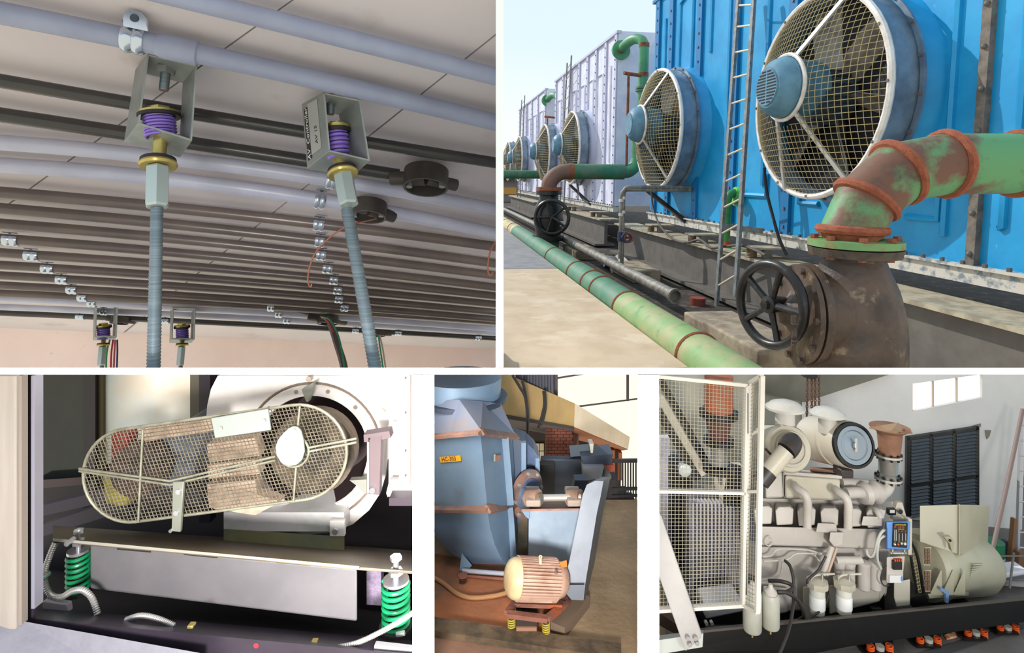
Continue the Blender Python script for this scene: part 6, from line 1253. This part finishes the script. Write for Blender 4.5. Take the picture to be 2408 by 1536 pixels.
# clear fuel filters
mClear = M('filter_bowl', (196, 192, 178), .15, c2=(214, 214, 208), sc=5)
for cx, lb in ((1922, 'clear bowl fuel filter in front of the engine, left one'), (1985, 'clear bowl fuel filter in front of the engine, right one')):
    k = 2.82/F; t = thing('fuel_filter', lb, 'fuel filter', W(cx, 1440, 2.82), 'clear fuel filters')
    mb = MB(); mb.lathe(W(cx, 1442, 2.82), V((0, 0, 1)), [(0, 14*k), (2*k, 16*k), (62*k, 17*k), (63*k, 0)], 24); mb.build('bowl', mClear, t)
    mb = MB(); mb.lathe(W(cx, 1409, 2.82), V((0, 0, 1)), [(-20*k, 17.2*k), (10*k, 17.2*k)], 24, caps=False); mb.build('paper_label', M('paper_white', (226, 224, 220), .6), t)
    mb = MB(); mb.lathe(W(cx, 1380, 2.82), V((0, 0, 1)), [(0, 23*k), (5*k, 24*k), (14*k, 24*k), (16*k, 14*k), (19*k, 8*k), (19*k, 0)], 8); mb.build('head', mEngC, t)
    for sx_ in (-14, 12): mb = MB(); mb.cyl(W(cx+sx_, 1366, 2.81), W(cx+sx_, 1352, 2.81), 2.2*k, n=8); mb.build('bolt', mSteel, t)
    tpx([(cx-20, 1372, 2.82), (cx-12, 1358, 2.82), (cx+2, 1352, 2.82), (cx+40, 1350, 2.83)], 2.5, 8, 4).build('banjo_pipe', mEngC, t)
for cx, y0, y1, r_, lb in ((1769, 1395, 1492, 21, 'left one of two big grey filter canisters below the mesh door'), (1812, 1402, 1484, 20, 'right one of two big grey filter canisters below the mesh door')):
    k = 2.6/F; t = thing('filter_canister', lb, 'canister', W(cx, y1, 2.6), 'big filter canisters')
    mb = MB(); mb.lathe(W(cx, y1, 2.6), V((0, 0, 1)), [(0, 2*k), (3*k, 8*k), (10*k, r_*.92*k), (14*k, r_*k), ((y1-y0)*k, r_*k), ((y1-y0+6)*k, r_*.8*k), ((y1-y0+6)*k, 0)], 28); mb.build('body', M('canister_grey', (170, 168, 156), .4, c2=(156, 154, 142), sc=6), t)
    mb = MB(); mb.cyl(W(cx, y1+7, 2.6), W(cx, y1, 2.6), 2.4*k, n=8); mb.build('drain', mBrass, t)
    mb = MB(); mb.lathe(W(cx, y0-6, 2.6), V((0, 0, 1)), [(0, 14*k), (6*k, 14*k), (14*k, 6*k), (22*k, 4*k), (22*k, 0)], 18); mb.build('head', mEng, t)
for pts, r_, lb in (([(1846, 1319, 2.85), (1858, 1332, 2.8), (1866, 1365, 2.76), (1866, 1410, 2.72), (1862, 1450, 2.66), (1852, 1490, 2.58), (1832, 1540, 2.5)], 3.6, 'long black hose running down to the skid'), ([(1808, 1366, 2.8), (1835, 1367, 2.76), (1858, 1374, 2.74), (1864, 1384, 2.72), (1850, 1392, 2.7), (1828, 1394, 2.68)], 4.2, 'looped black hose above the grey canisters'),
                    ([(1828, 1392, 2.68), (1850, 1394, 2.68), (1872, 1408, 2.7), (1886, 1430, 2.72), (1890, 1450, 2.74), (1880, 1458, 2.76)], 4.6, 'thick black hose curving down right of the canisters'), ([(1942, 1308, 2.84), (1925, 1340, 2.82), (1902, 1362, 2.8), (1898, 1372, 2.8)], 2.8, 'thin black hose above the left fuel filter'),
                    ([(1950, 1395, 2.84), (1935, 1430, 2.8), (1900, 1456, 2.76), (1870, 1470, 2.72)], 2.4, 'thin dark hose between filters and skid')):
    mb = tpx(pts, r_, 10, 6); tag(mb.build('rubber_hose', mHose), lb, 'hose', 'rubber hoses on the engine')
# ---- turbocharger and exhaust
tb = thing('turbocharger', 'pale grey turbocharger with curved exhaust elbow', 'turbocharger', W(2040, 1185, 3.05))
ax = V((1, .25, 0)).normalized(); k = 3.05/F; c_ = W(2040, 1160, 3.05)
mb = MB(); mb.lathe(c_, ax, [(-.05, 8*k), (-.04, 22*k), (-.015, 27*k), (.0, 20*k), (.03, 20*k), (.045, 27*k), (.07, 24*k), (.08, 14*k)], 28); mb.build('housing', mEng, tb)
tpx([(1990, 1160, 3.02), (2012, 1158, 3.02), (2030, 1160, 3.04)], 13, 16).build('inlet', mEng, tb); tpx([(1978, 1136, 3.1), (2010, 1138, 3.1), (2040, 1140, 3.1)], 12, 16).build('crossover', mEng, tb)
tpx([(2054, 1164, 3.05), (2072, 1160, 3.05), (2084, 1148, 3.06), (2088, 1132, 3.07), (2088, 1124, 3.07)], 15, 18, 5).build('elbow', mEng, tb)
mb = MB(); mb.cyl(W(2057, 1164, 3.045), W(2061, 1163, 3.05), 16.5*k); mb.build('clamp', mSkid, tb)
ex = thing('exhaust_stack', 'steel bellows and rusty cone of the exhaust stack', 'exhaust', W(2090, 1124, 3.07))
k = 3.07/F; up = V((0, 0, 1)); o_ = W(2089, 1124, 3.07)
H = lambda y: (1124-y)*k
mb = MB(); pr = []
for q in range(17):
    y = 1112-q*2.6; pr += [(H(y), 18*k), (H(y-1.3), 20.5*k)]
mb.lathe(o_, up, [(0, 17*k)]+pr+[(H(1066), 18*k)], 28); mb.build('bellows', mSteel, ex, ang=60)
for y in (1124, 1070):
    mb = MB(); mb.lathe(o_, up, [(H(y+2), 14*k), (H(y+2), 29*k), (H(y-3), 29*k), (H(y-3), 14*k)], 28); fln = mb.build('flange', mSteel, ex)
    for q in range(10):
        a = 2*PI*q/10; pp = o_+up*H(y+8)+(V((math.cos(a), math.sin(a), 0)))*25*k; mb = MB(); mb.hexb(pp, up, 3.2*k, 15*k); mb.build('flange_bolt', mSkid, fln)
mb = MB(); mb.lathe(W(2092, 1124, 3.07), up, [(H(1066), 22*k), (H(1010), 27*k), (H(1004), 28*k), (H(1004), 24*k)], 28); mb.build('cone', mRustC, ex)
hat = hull8([(2044, 1005, 3.0), (2112, 994, 3.1), (2146, 1018, 3.05), (2095, 1014, 2.95)], [(2044, 1008, 3.0), (2112, 997, 3.1), (2146, 1022, 3.05), (2095, 1018, 2.95)]).build('hat', M('hat_rust', (150, 120, 92), .8, c2=(120, 90, 66), sc=6), ex, ang=0)
mb = MB(); mb.lathe(W(2092, 1124, 3.07), up, [(H(1016), 28*k), (H(1006), 42*k), (H(1004), 42*k), (H(1006), 28*k)], 28, caps=False); mb.build('skirt', mRustC, ex)
# ---- air cleaners
def cap(cx, y0, y1, rx, neck, d, par, mt):
    k = d/F; hgt = (y1-y0); o_ = W(cx, y1, d)
    mb = MB(); mb.lathe(o_, V((0, 0, 1)), [(0, rx*.86*k), (0, rx*k), (hgt*.25*k, rx*k), (hgt*.3*k, rx*.93*k), (hgt*.7*k, rx*.74*k), (hgt*.95*k, rx*.4*k), (hgt*k, 0)], 36, caps=False); mb.build('rain_cap', mt, par)
    mb = MB(); mb.cyl(W(cx, y1+neck, d), W(cx, y1-6, d), rx*.5*k, n=24); mb.build('neck', mt, par)
mCap = M('cap_grey', (190, 186, 178), .35, c2=(176, 172, 164), sc=5)
A = thing('air_cleaner', 'round air cleaner with black elbow and sloping intake pipe', 'air cleaner', W(1845, 1108, 3.0))
k = 3.0/F; a_ = W(1856, 1055, 2.98); axA = V((.05, -.95, .3)).normalized()
mb = MB(); mb.lathe(a_, -axA, [(-.012, 0), (-.012, 40*k), (-.004, 42*k), (-.004, 50*k), (.01, 54*k), (.03, 54*k), (.04, 50*k), (.22, 48*k), (.23, 0)], 40); mb.build('drum', mEngC, A)
mb = MB(); mb.lathe(a_, axA, [(.012, 33*k), (.016, 35*k), (.02, 33*k)], 40, caps=False); mb.build('cover_ring', mEng, A)
cap(1846, 942, 962, 43, 40, 3.06, A, mCap)
tpx([(1862, 1040, 2.93), (1862, 1042, 2.89), (1857, 1052, 2.86), (1850, 1060, 2.85)], 22, 20, 5).build('elbow_boot', mHose, A)
tpx([(1849, 1061, 2.85), (1806, 1112, 2.83)], 19, 20).build('intake_pipe', mEngC, A); tpx([(1808, 1109, 2.83), (1788, 1134, 2.82)], 20, 20).build('end_boot', mHose, A)
tpx([(1800, 1056, 2.9), (1812, 1068, 2.9)], 3, 10).build('indicator', mHose, A)
B = thing('air_cleaner', 'round air cleaner with shiny steel end disc', 'air cleaner', W(1960, 1105, 3.1))
k = 3.1/F; a_ = W(2006, 1047, 3.02); axB = V((.12, -.95, .25)).normalized()
mb = MB(); mb.lathe(a_, -axB, [(0, 50*k), (.01, 52*k), (.10, 54*k), (.105, 56*k), (.12, 56*k), (.125, 54*k), (.32, 54*k), (.34, 0)], 40); mb.build('drum', mEngC, B)
mb = MB(); mb.lathe(a_, axB, [(-.004, 0), (-.004, 51*k), (.012, 50*k), (.014, 44*k), (.004, 44*k)], 40); mb.build('black_rim', mSkid, B)
mb = MB(); mb.lathe(a_, axB, [(.006, 43*k), (.012, 42*k), (.012, 33*k), (.004, 30*k), (.010, 8*k), (.02, 6*k), (.02, 0)], 40); mb.build('end_disc', M('disc_steel', (150, 160, 168), .32, .9), B)
mb = MB(); mb.bar(a_+axB*.022+V((0, 0, -.03)), a_+axB*.022+V((0, 0, .04)), .01, .008, V((1, 0, 0))); mb.build('wing_nut', mSteel, B, ang=0)
cap(1946, 958, 976, 39, 40, 3.10, B, mCap)
tag(hull8([(1905, 1104, 3.1), (1995, 1108, 3.06), (1995, 1113, 3.06), (1905, 1109, 3.1)], [(1905, 1098, 3.3), (1995, 1102, 3.3), (1995, 1107, 3.3), (1905, 1103, 3.3)]).build('rusty_tray', mRustC, ang=0), 'thin rusty tray under the air cleaner', 'tray')
tag(rect(1978, 1106, 2008, 1126, 3.0, .08).build('solenoid_box', mHose, bev=.006), 'small black box below the shiny air cleaner disc', 'box')
# ---- chains
for i, x in enumerate((1899, 1909, 1917, 1926)):
    t = thing('hoist_chain', ('first', 'second', 'third', 'fourth')[i]+' rusty hoist chain from the left behind the air cleaners', 'chain', W(x, 1000, 3.6), 'hoist chains'); y1 = (1008, 1012, 1004, 960)[i]
    mb = MB(); y = 886
    q = 0
    while y < y1:
        c_ = W(x-(y-886)*(.02 if i == 0 else 0), y, 3.6); n_ = V((1, 0, 0)) if q % 2 else V((0, 1, 0)); b2 = V((0, 0, 1)); s2 = n_.cross(b2)
        mb.tube([c_+s2*.006*math.cos(2*PI*j/8)+b2*.012*math.sin(2*PI*j/8) for j in range(8)], .0035, 5, closed=True); y += 7; q += 1
    mb.build('links', M('chain_rust', (96, 64, 48), .7), t, kind='stuff')
tag(slab([(1890, 883), (1925, 883), (1922, 890), (1910, 892), (1893, 888)], 3.58, .05).build('hoist_hook', mSkid, bev=.004), 'dark hoist block holding the chains', 'hoist')
# ---- control panel
cpn = thing('control_panel', 'blue engine control panel with black gauge face', 'control panel', W(2113, 1290, 2.85))
mCP = M('panel_blue', (84, 130, 190), .45)
hull8([(2086, 1229, 2.84), (2141, 1227, 2.84), (2139, 1293, 2.84), (2086, 1291, 2.84)], [(2080, 1226, 2.92), (2138, 1225, 2.92), (2138, 1293, 2.92), (2080, 1291, 2.92)]).build('case', mCP, cpn, bev=.005)
fc = slab([(2101, 1231), (2135, 1231), (2133, 1289), (2099, 1287)], 2.834, .006).build('face', mSkid, cpn, ang=0)
mInk = M('panel_yellow', (206, 190, 60), .5); mRed = M('panel_red', (196, 70, 36), .5); mPale = M('panel_pale', (190, 190, 186), .5)
X_ = V((1, 0, 0)); Z_ = V((0, 0, 1))
text('CONTROLLER', 'heading', mInk, fc, W(2117, 1234.5, 2.832), X_, Z_, .0085, .0003)
for x, y, s_ in ((2105, 1240, 'M'), (2113, 1250, '8'), (2121, 1250, '8'), (2129, 1250, '8')): text(s_, 'digit', mRed, fc, W(x, y, 2.832), X_, Z_, .013, .0003)
for y in (1240, 1243.5, 1247): text('POWER UNIT', 'caption', mRed if y < 1242 else mInk, fc, W(2119, y-1.5, 2.832), X_, Z_, .005, .0003)
for x, y0 in ((2103.5, 1246), (2107, 1246), (2114, 1255), (2121.5, 1255), (2129.5, 1255)):
    rect(x, y0, x+1, 1272, 2.832, .003).build('gauge_bar', mPale, fc, ang=0)
for x, s_ in ((2105, 'OIL'), (2114, 'TEMP'), (2122, 'HZ'), (2130, 'AMP')): text(s_, 'caption', mInk, fc, W(x, 1275, 2.832), X_, Z_, .0045, .0003)
for x, y, mt in ((2105, 1281, mPale), (2113, 1281, mRed), (2121, 1279, mPale), (2129, 1280, mPale)): cylY(x, y, 2.2 if x < 2129 else 3, 2.828, .008, 12).build('button', mt, fc)
for y in (1246, 1260): tpx([(2086, y+1, 2.86), (2078, y, 2.85)], 3.2, 10).build('gland', M('gland_grey', (110, 110, 108), .5), cpn)
for x in (2098, 2126): rect(x, 1292, x+3, 1302, 2.86, .01).build('stud', mSteel, cpn, ang=0)
rect(2095, 1300, 2132, 1303, 2.86, .02).build('shelf', mEng, cpn, ang=0)
slab([(2128, 1216), (2145, 1222), (2144, 1305), (2136, 1305), (2136, 1222)], 2.93, .02).build('backplate', mEngC, cpn, ang=0)
ga = thing('gauge_bracket', 'small gauge cluster on a bracket above the blue panel', 'gauge', W(2108, 1224, 2.95))
slab([(2098, 1222), (2110, 1182), (2122, 1182), (2133, 1222)], 2.97, .02).build('bracket', mEngC, ga, ang=0); cylY(2118, 1204, 7, 2.955, .03, 20).build('gauge_body', mSteel, ga); cylY(2118, 1204, 5.6, 2.953, .01, 20).build('dial', mSkid, ga)
rect(2090, 1198, 2107, 1212, 2.96, .02).build('meter', mSkid, ga, ang=0); rect(2093, 1200, 2104, 1207, 2.957, .005).build('meter_scale', mPale, ga, ang=0)
jb = thing('starter_box', 'grey box with black relay below the blue panel', 'box', W(2108, 1370, 2.88))
hull8([(2085, 1310, 2.87), (2128, 1308, 2.87), (2124, 1345, 2.87), (2124, 1370, 2.87), (2084, 1372, 2.87)], [(2085, 1310, 2.95), (2128, 1308, 2.95), (2124, 1345, 2.95), (2124, 1370, 2.95), (2084, 1372, 2.95)]).build('case', mEng, jb, bev=.005)
rect(2101, 1320, 2122, 1341, 2.855, .02).build('relay', mSkid, jb, bev=.002)
for x in (2104, 2109, 2114, 2119): rect(x, 1316, x+3, 1321, 2.855, .01).build('terminal', mRed, jb, ang=0)
rect(2092, 1354, 2120, 1371, 2.862, .01).build('label_plate', M('label_white', (206, 204, 204), .5), jb, ang=0); rect(2119, 1357, 2123, 1367, 2.86, .01).build('blue_sticker', mCP, jb, ang=0)
for pts, lb in (([(2078, 1247, 2.85), (2070, 1256, 2.84), (2062, 1275, 2.84), (2056, 1300, 2.85), (2048, 1310, 2.86), (2040, 1304, 2.87), (2038, 1294, 2.88)], 'upper grey cable from the blue panel'), ([(2078, 1261, 2.85), (2068, 1270, 2.84), (2063, 1295, 2.84), (2064, 1320, 2.85), (2072, 1338, 2.86)], 'lower grey cable from the blue panel')):
    tag(tpx(pts, 3.0, 10, 5).build('panel_cable', M('cable_grey', (176, 174, 168), .5)), lb, 'cable', 'grey cables of the control panel')
tag(tpx([(2084, 1330, 2.86), (2074, 1348, 2.85), (2072, 1366, 2.85), (2080, 1378, 2.85), (2090, 1376, 2.86)], 1.6, 8, 5).build('black_lead', mHose), 'thin black lead looping below the grey box', 'cable')
# ---- mesh doors
def mesh_door(name, label, x0, y0a, x1, y1a, yb0, yb1, xb0, xb1, d0, d1, pitch, st, mids):
    t = thing(name, label, 'door', W(x0, yb0, d0), 'wire mesh doors')
    Pd = Pl((x0, y0a, d0), (x1, y1a, d1), (xb0, yb0, d0)); P_ = Pd.p
    TLc, TRc, BLc, BRc = P_(x0, y0a), P_(x1, y1a), P_(xb0, yb0), P_(xb1, yb1)
    for a, b in ((TLc, TRc), (BLc, BRc), (TLc, BLc), (TRc, BRc)):
        mb = MB(); mb.bar(a, b, st*d0/F, .02, Pd.n.cross(b-a)); mb.build('frame_bar', mDoorF, t, ang=0)
    for f_ in mids: mb = MB(); mb.bar(TLc.lerp(BLc, f_), TRc.lerp(BRc, f_), st*.8*d0/F, .02, Z_); mb.build('frame_bar', mDoorF, t, ang=0)
    mb = MB(); nx = max(2, int(abs(x1-x0)/pitch)); ny = int(abs(yb0-y0a)/9.0)
    for i in range(1, nx): mb.tube([TLc.lerp(TRc, i/nx), BLc.lerp(BRc, i/nx)], .0012, 4, caps=False)
    for j in range(1, ny): mb.tube([TLc.lerp(BLc, j/ny), TRc.lerp(BRc, j/ny)], .0012, 4, caps=False)
    mb.build('wire_mesh', mMeshD, t, ang=0, kind='stuff'); return t, P_
md, P_ = mesh_door('mesh_door', 'wide white wire mesh door at the left', 1535, 884, 1755, 906, 1436, 1423, 1535, 1746, 2.42, 2.50, 8.6, 8, (.49,))
for a, b in ((925, 1020), (1080, 1140), (1170, 1400)): rect(1757-(a-925)*.016, a, 1760-(a-925)*.016, b, 2.49, .01).build('hinge_gap', mSkid, md, ang=0)
md2, P2_ = mesh_door('mesh_door', 'narrow white wire mesh door folded beside the wide one', 1765, 900, 1792, 884, 1424, 1440, 1750, 1781, 2.50, 2.42, 5.4, 8, (.49,))
# ---- behind the mesh door
xp = thing('exhaust_pipe', 'rusty red exhaust pipe with black flanges behind the mesh', 'pipe', W(1688, 1090, 3.2))
k = 3.2/F; o_ = W(1690, 1100, 3.2); H = lambda y: (1100-y)*k
mb = MB(); mb.lathe(o_, up, [(H(968), 32*k), (H(884), 32*k)], 28); mb.build('upper_pipe', M('pipe_rustred', (150, 84, 52), .7, c2=(126, 66, 42), sc=5), xp)
for y, r_ in ((972, 44), (1036, 34), (1100, 36)): mb = MB(); mb.lathe(o_, up, [(H(y+8), 20*k), (H(y+8), r_*k), (H(y-6), r_*k), (H(y-6), 20*k)], 24); mb.build('flange', mSkid, xp)
mb = MB(); mb.lathe(o_, up, [(H(1030), 22*k), (H(980), 31*k)], 28); mb.build('reducer', M('pipe_maroon', (84, 48, 44), .6), xp)
pr = []
for q in range(12): pr += [(H(1092-q*4), 19*k), (H(1090-q*4), 22*k)]
mb = MB(); mb.lathe(o_, up, pr, 24); mb.build('bellows', mSteel, xp)
for i, (a, b, w_, mt, lb) in enumerate((((1548, 880), (1668, 1100), 16, mSkid, 'upper black diagonal strut behind the mesh door'), ((1548, 925), (1652, 1115), 20, mEngC, 'pale diagonal strut behind the mesh door'), ((1548, 960), (1640, 1125), 18, mSkid, 'lower black diagonal strut behind the mesh door'))):
    mb = MB(); mb.bar(W(a[0], a[1]+6, 3.35-.05*i), W(b[0], b[1], 3.35-.05*i), w_*3.3/F, .04, V((1, 0, 0))); tag(mb.build('diagonal_strut', mt, ang=0), lb, 'strut', 'diagonal struts behind the mesh door')
lm = thing('round_lamp', 'round work lamp behind the mesh door', 'lamp', W(1612, 1128, 3.0)); cylY(1612, 1108, 15, 3.0, .03, 24, prof=[(0, 0), (.002, 12*3/F), (.006, 15*3/F), (.05, 12*3/F), (.06, 0)]).build('glass', M('lamp_glass', (190, 196, 196), .1, .3), lm); cylY(1615, 1108, 18, 3.02, .05, 24).build('shell', mSkid, lm)
tag(rect(1548, 1030, 1576, 1290, 3.5, .05).build('white_cabinet', M('cab_lav', (178, 174, 190), .6), ang=0), 'lavender white cabinet edge at the far left', 'cabinet')
tag(rect(1576, 1080, 1628, 1425, 3.45, .1).build('black_sheet', mSkid, ang=0), 'black sheet between cabinet and radiator', 'sheet')
rd = thing('radiator', 'grey finned radiator behind the lower mesh', 'radiator', W(1680, 1430, 3.2))
rect(1626, 1180, 1752, 1425, 3.3, .2).build('core', M('rad_dark', (92, 88, 92), .6), rd, ang=0)
for q in range(14): x = 1628+q*8.8; rect(x, 1184, x+4.4, 1422, 3.24, .06).build('fin', M('rad_pale', (168, 164, 170), .5, c2=(150, 144, 150), sc=9), rd, ang=0)
rect(1700, 1112, 1765, 1182, 3.25, .15).build('header', mEngC, rd, bev=.01); slab([(1722, 1096), (1750, 1104), (1750, 1190), (1706, 1190)], 3.2, .05).build('bracket', mSkid, rd, ang=0)
tag(slab([(1660, 1425), (1748, 1415), (1748, 1440), (1660, 1458)], 2.9, .15).build('pale_tank', M('tank_lav', (176, 172, 176), .5), bev=.01), 'pale tank end below the wide mesh door', 'tank')
# ---- diagonal stay and foot
ds = thing('diagonal_stay', 'thick grey diagonal steel stay in the lower left corner', 'stay', W(1630, 1520, 2.4))
hull8([(1530, 1180, 2.38), (1556, 1215, 2.38), (1650, 1492, 2.34), (1648, 1500, 2.34), (1612, 1532, 2.34), (1530, 1300, 2.38)], [(1530, 1178, 2.44), (1556, 1213, 2.44), (1650, 1488, 2.40), (1648, 1498, 2.40), (1612, 1530, 2.40), (1530, 1298, 2.44)]).build('bar', M('stay_grey', (154, 150, 148), .5, c2=(142, 138, 136), sc=4), ds, bev=.004)
for x, y in ((1618, 1503), (1636, 1503), (1623, 1518), (1640, 1515)): cylY(x, y, 5, 2.325, .015, 14).build('bolt', M('bolt_stay', (136, 132, 130), .5), ds)
hull8([(1535, 1508, 2.40), (1654, 1490, 2.42), (1652, 1522, 2.42), (1535, 1542, 2.40)], [(1535, 1496, 2.5), (1654, 1482, 2.52), (1652, 1522, 2.52), (1535, 1542, 2.5)]).build('foot_beam', M('stay_pale', (170, 172, 168), .5), ds, ang=0)
tag(slab([(1548, 1440), (1600, 1475), (1595, 1495), (1548, 1470)], 2.8, .06).build('brown_board', M('board_brown', (84, 62, 48), .8), ang=0), 'brown board behind the diagonal stay', 'board')
fb_ = thing('bolted_foot', 'dark bolted foot under the mesh door', 'foot', W(1660, 1480, 2.8)); slab([(1632, 1430), (1650, 1428), (1660, 1480), (1640, 1484)], 2.8, .05).build('web', mSkid, fb_, ang=0)
for x in (1662, 1675): cylY(x, 1468, 4, 2.78, .02, 12).build('bolt', mEng, fb_)
# ---- right corner of the room
dr = thing('oil_drum', 'green oil drum with white band by the right wall', 'drum', W(2333, 1362, 3.6))
k = 3.6/F; o_ = W(2334, 1362, 3.6)
for z0, z1, mt, nm in ((0, 30, 'g', 'lower_body'), (30, 58, 'w', 'white_band'), (58, 90, 'g', 'upper_body')):
    mb = MB(); mb.lathe(o_, up, [(z0*k, 22*k), (z0*k, 23*k), (z1*k, 23*k), (z1*k, 22*k)], 24); mb.build(nm, M('drum_green', (36, 110, 74), .4) if mt == 'g' else M('drum_white', (206, 204, 206), .5), dr)
mDk = M('board_dark', (40, 44, 52), .6)
for x, lb in ((2352, 'left dark board leaning beside the green drum'), (2363, 'right dark board leaning beside the green drum')): tag(slab([(x, 1274), (x+9, 1274), (x+7, 1352), (x-3, 1352)], 3.6, .03).build('dark_board', mDk, ang=0), lb, 'board', 'boards leaning on the wall')
tag(slab([(2386, 1222), (2392, 1222), (2384, 1352), (2374, 1352)], 3.55, .03).build('wood_board', M('wood_brown', (120, 84, 56), .7), ang=0), 'brown wooden board leaning near the right edge', 'board', 'boards leaning on the wall')
tag(slab([(2398, 1300), (2420, 1300), (2420, 1360), (2392, 1352)], 3.5, .03).build('plywood_sheet', M('wood_panel', (110, 78, 56), .7), ang=0), 'brown plywood sheet at the right edge', 'board', 'boards leaning on the wall')
mb = MB(); mb.tube([W(2405, 962, 3.7), W(2366, 1150, 3.55), W(2318, 1362, 3.35)], .012, 10); tag(mb.build('leaning_pole', M('pole_brown', (124, 104, 98), .6)), 'thin pole leaning diagonally against the right wall', 'pole')
ld = thing('step_ladder', 'aluminium ladder edge at the right border', 'ladder', W(2400, 1300, 3.7))
for a, b in (((2402, 970), (2392, 1300)), ((2416, 970), (2408, 1300))): mb = MB(); mb.bar(W(a[0], a[1], 3.7), W(b[0], b[1], 3.6), .014, .02, X_); mb.build('stile', M('ladder_alu', (176, 174, 178), .4, .4), ld, ang=0)
for q in range(9): y = 1000+q*36; mb = MB(); mb.cyl(W(2401-(q*1.1), y, 3.68-q*.01), W(2414-q*.9, y, 3.68-q*.01), .006, n=8); mb.build('rung', M('ladder_alu', (176, 174, 178), .4, .4), ld)
tr = thing('trolley', 'grey flat trolley with upright handle by the right wall', 'trolley', W(2350, 1390, 3.3))
hull8([(2312, 1364, 3.3), (2420, 1372, 3.2), (2420, 1382, 3.2), (2318, 1374, 3.3)], [(2318, 1352, 3.5), (2420, 1358, 3.5), (2420, 1364, 3.5), (2318, 1358, 3.5)]).build('deck', M('deck_grey', (150, 144, 144), .6), tr, ang=0)
rect(2318, 1374, 2332, 1394, 3.28, .06).build('wheel_block', mSkid, tr, ang=0); tpx([(2384, 1300, 3.3), (2374, 1385, 3.2)], 2.4, 8).build('post', mBeam, tr); tpx([(2330, 1308, 3.3), (2420, 1308, 3.25)], 1.8, 8).build('hand_rail', mBeam, tr)
tag(slab([(2352, 1352), (2388, 1346), (2420, 1342), (2420, 1352), (2354, 1364)], 3.3, .1).build('white_bundle', M('bundle_white', (196, 192, 196), .7), bev=.01), 'white wrapped bundle lying on the trolley', 'bundle')
mb = MB(); mb.prism([gf(2220, 1498, .004), gf(2246, 1490, .004), gf(2250, 1500, .004), gf(2226, 1506, .004)], V((0, 0, .01))); tag(mb.build('litter', M('litter', (200, 170, 140), .7, c2=(190, 90, 50), sc=30)), 'crumpled wrapper on the floor between the springs', 'litter')
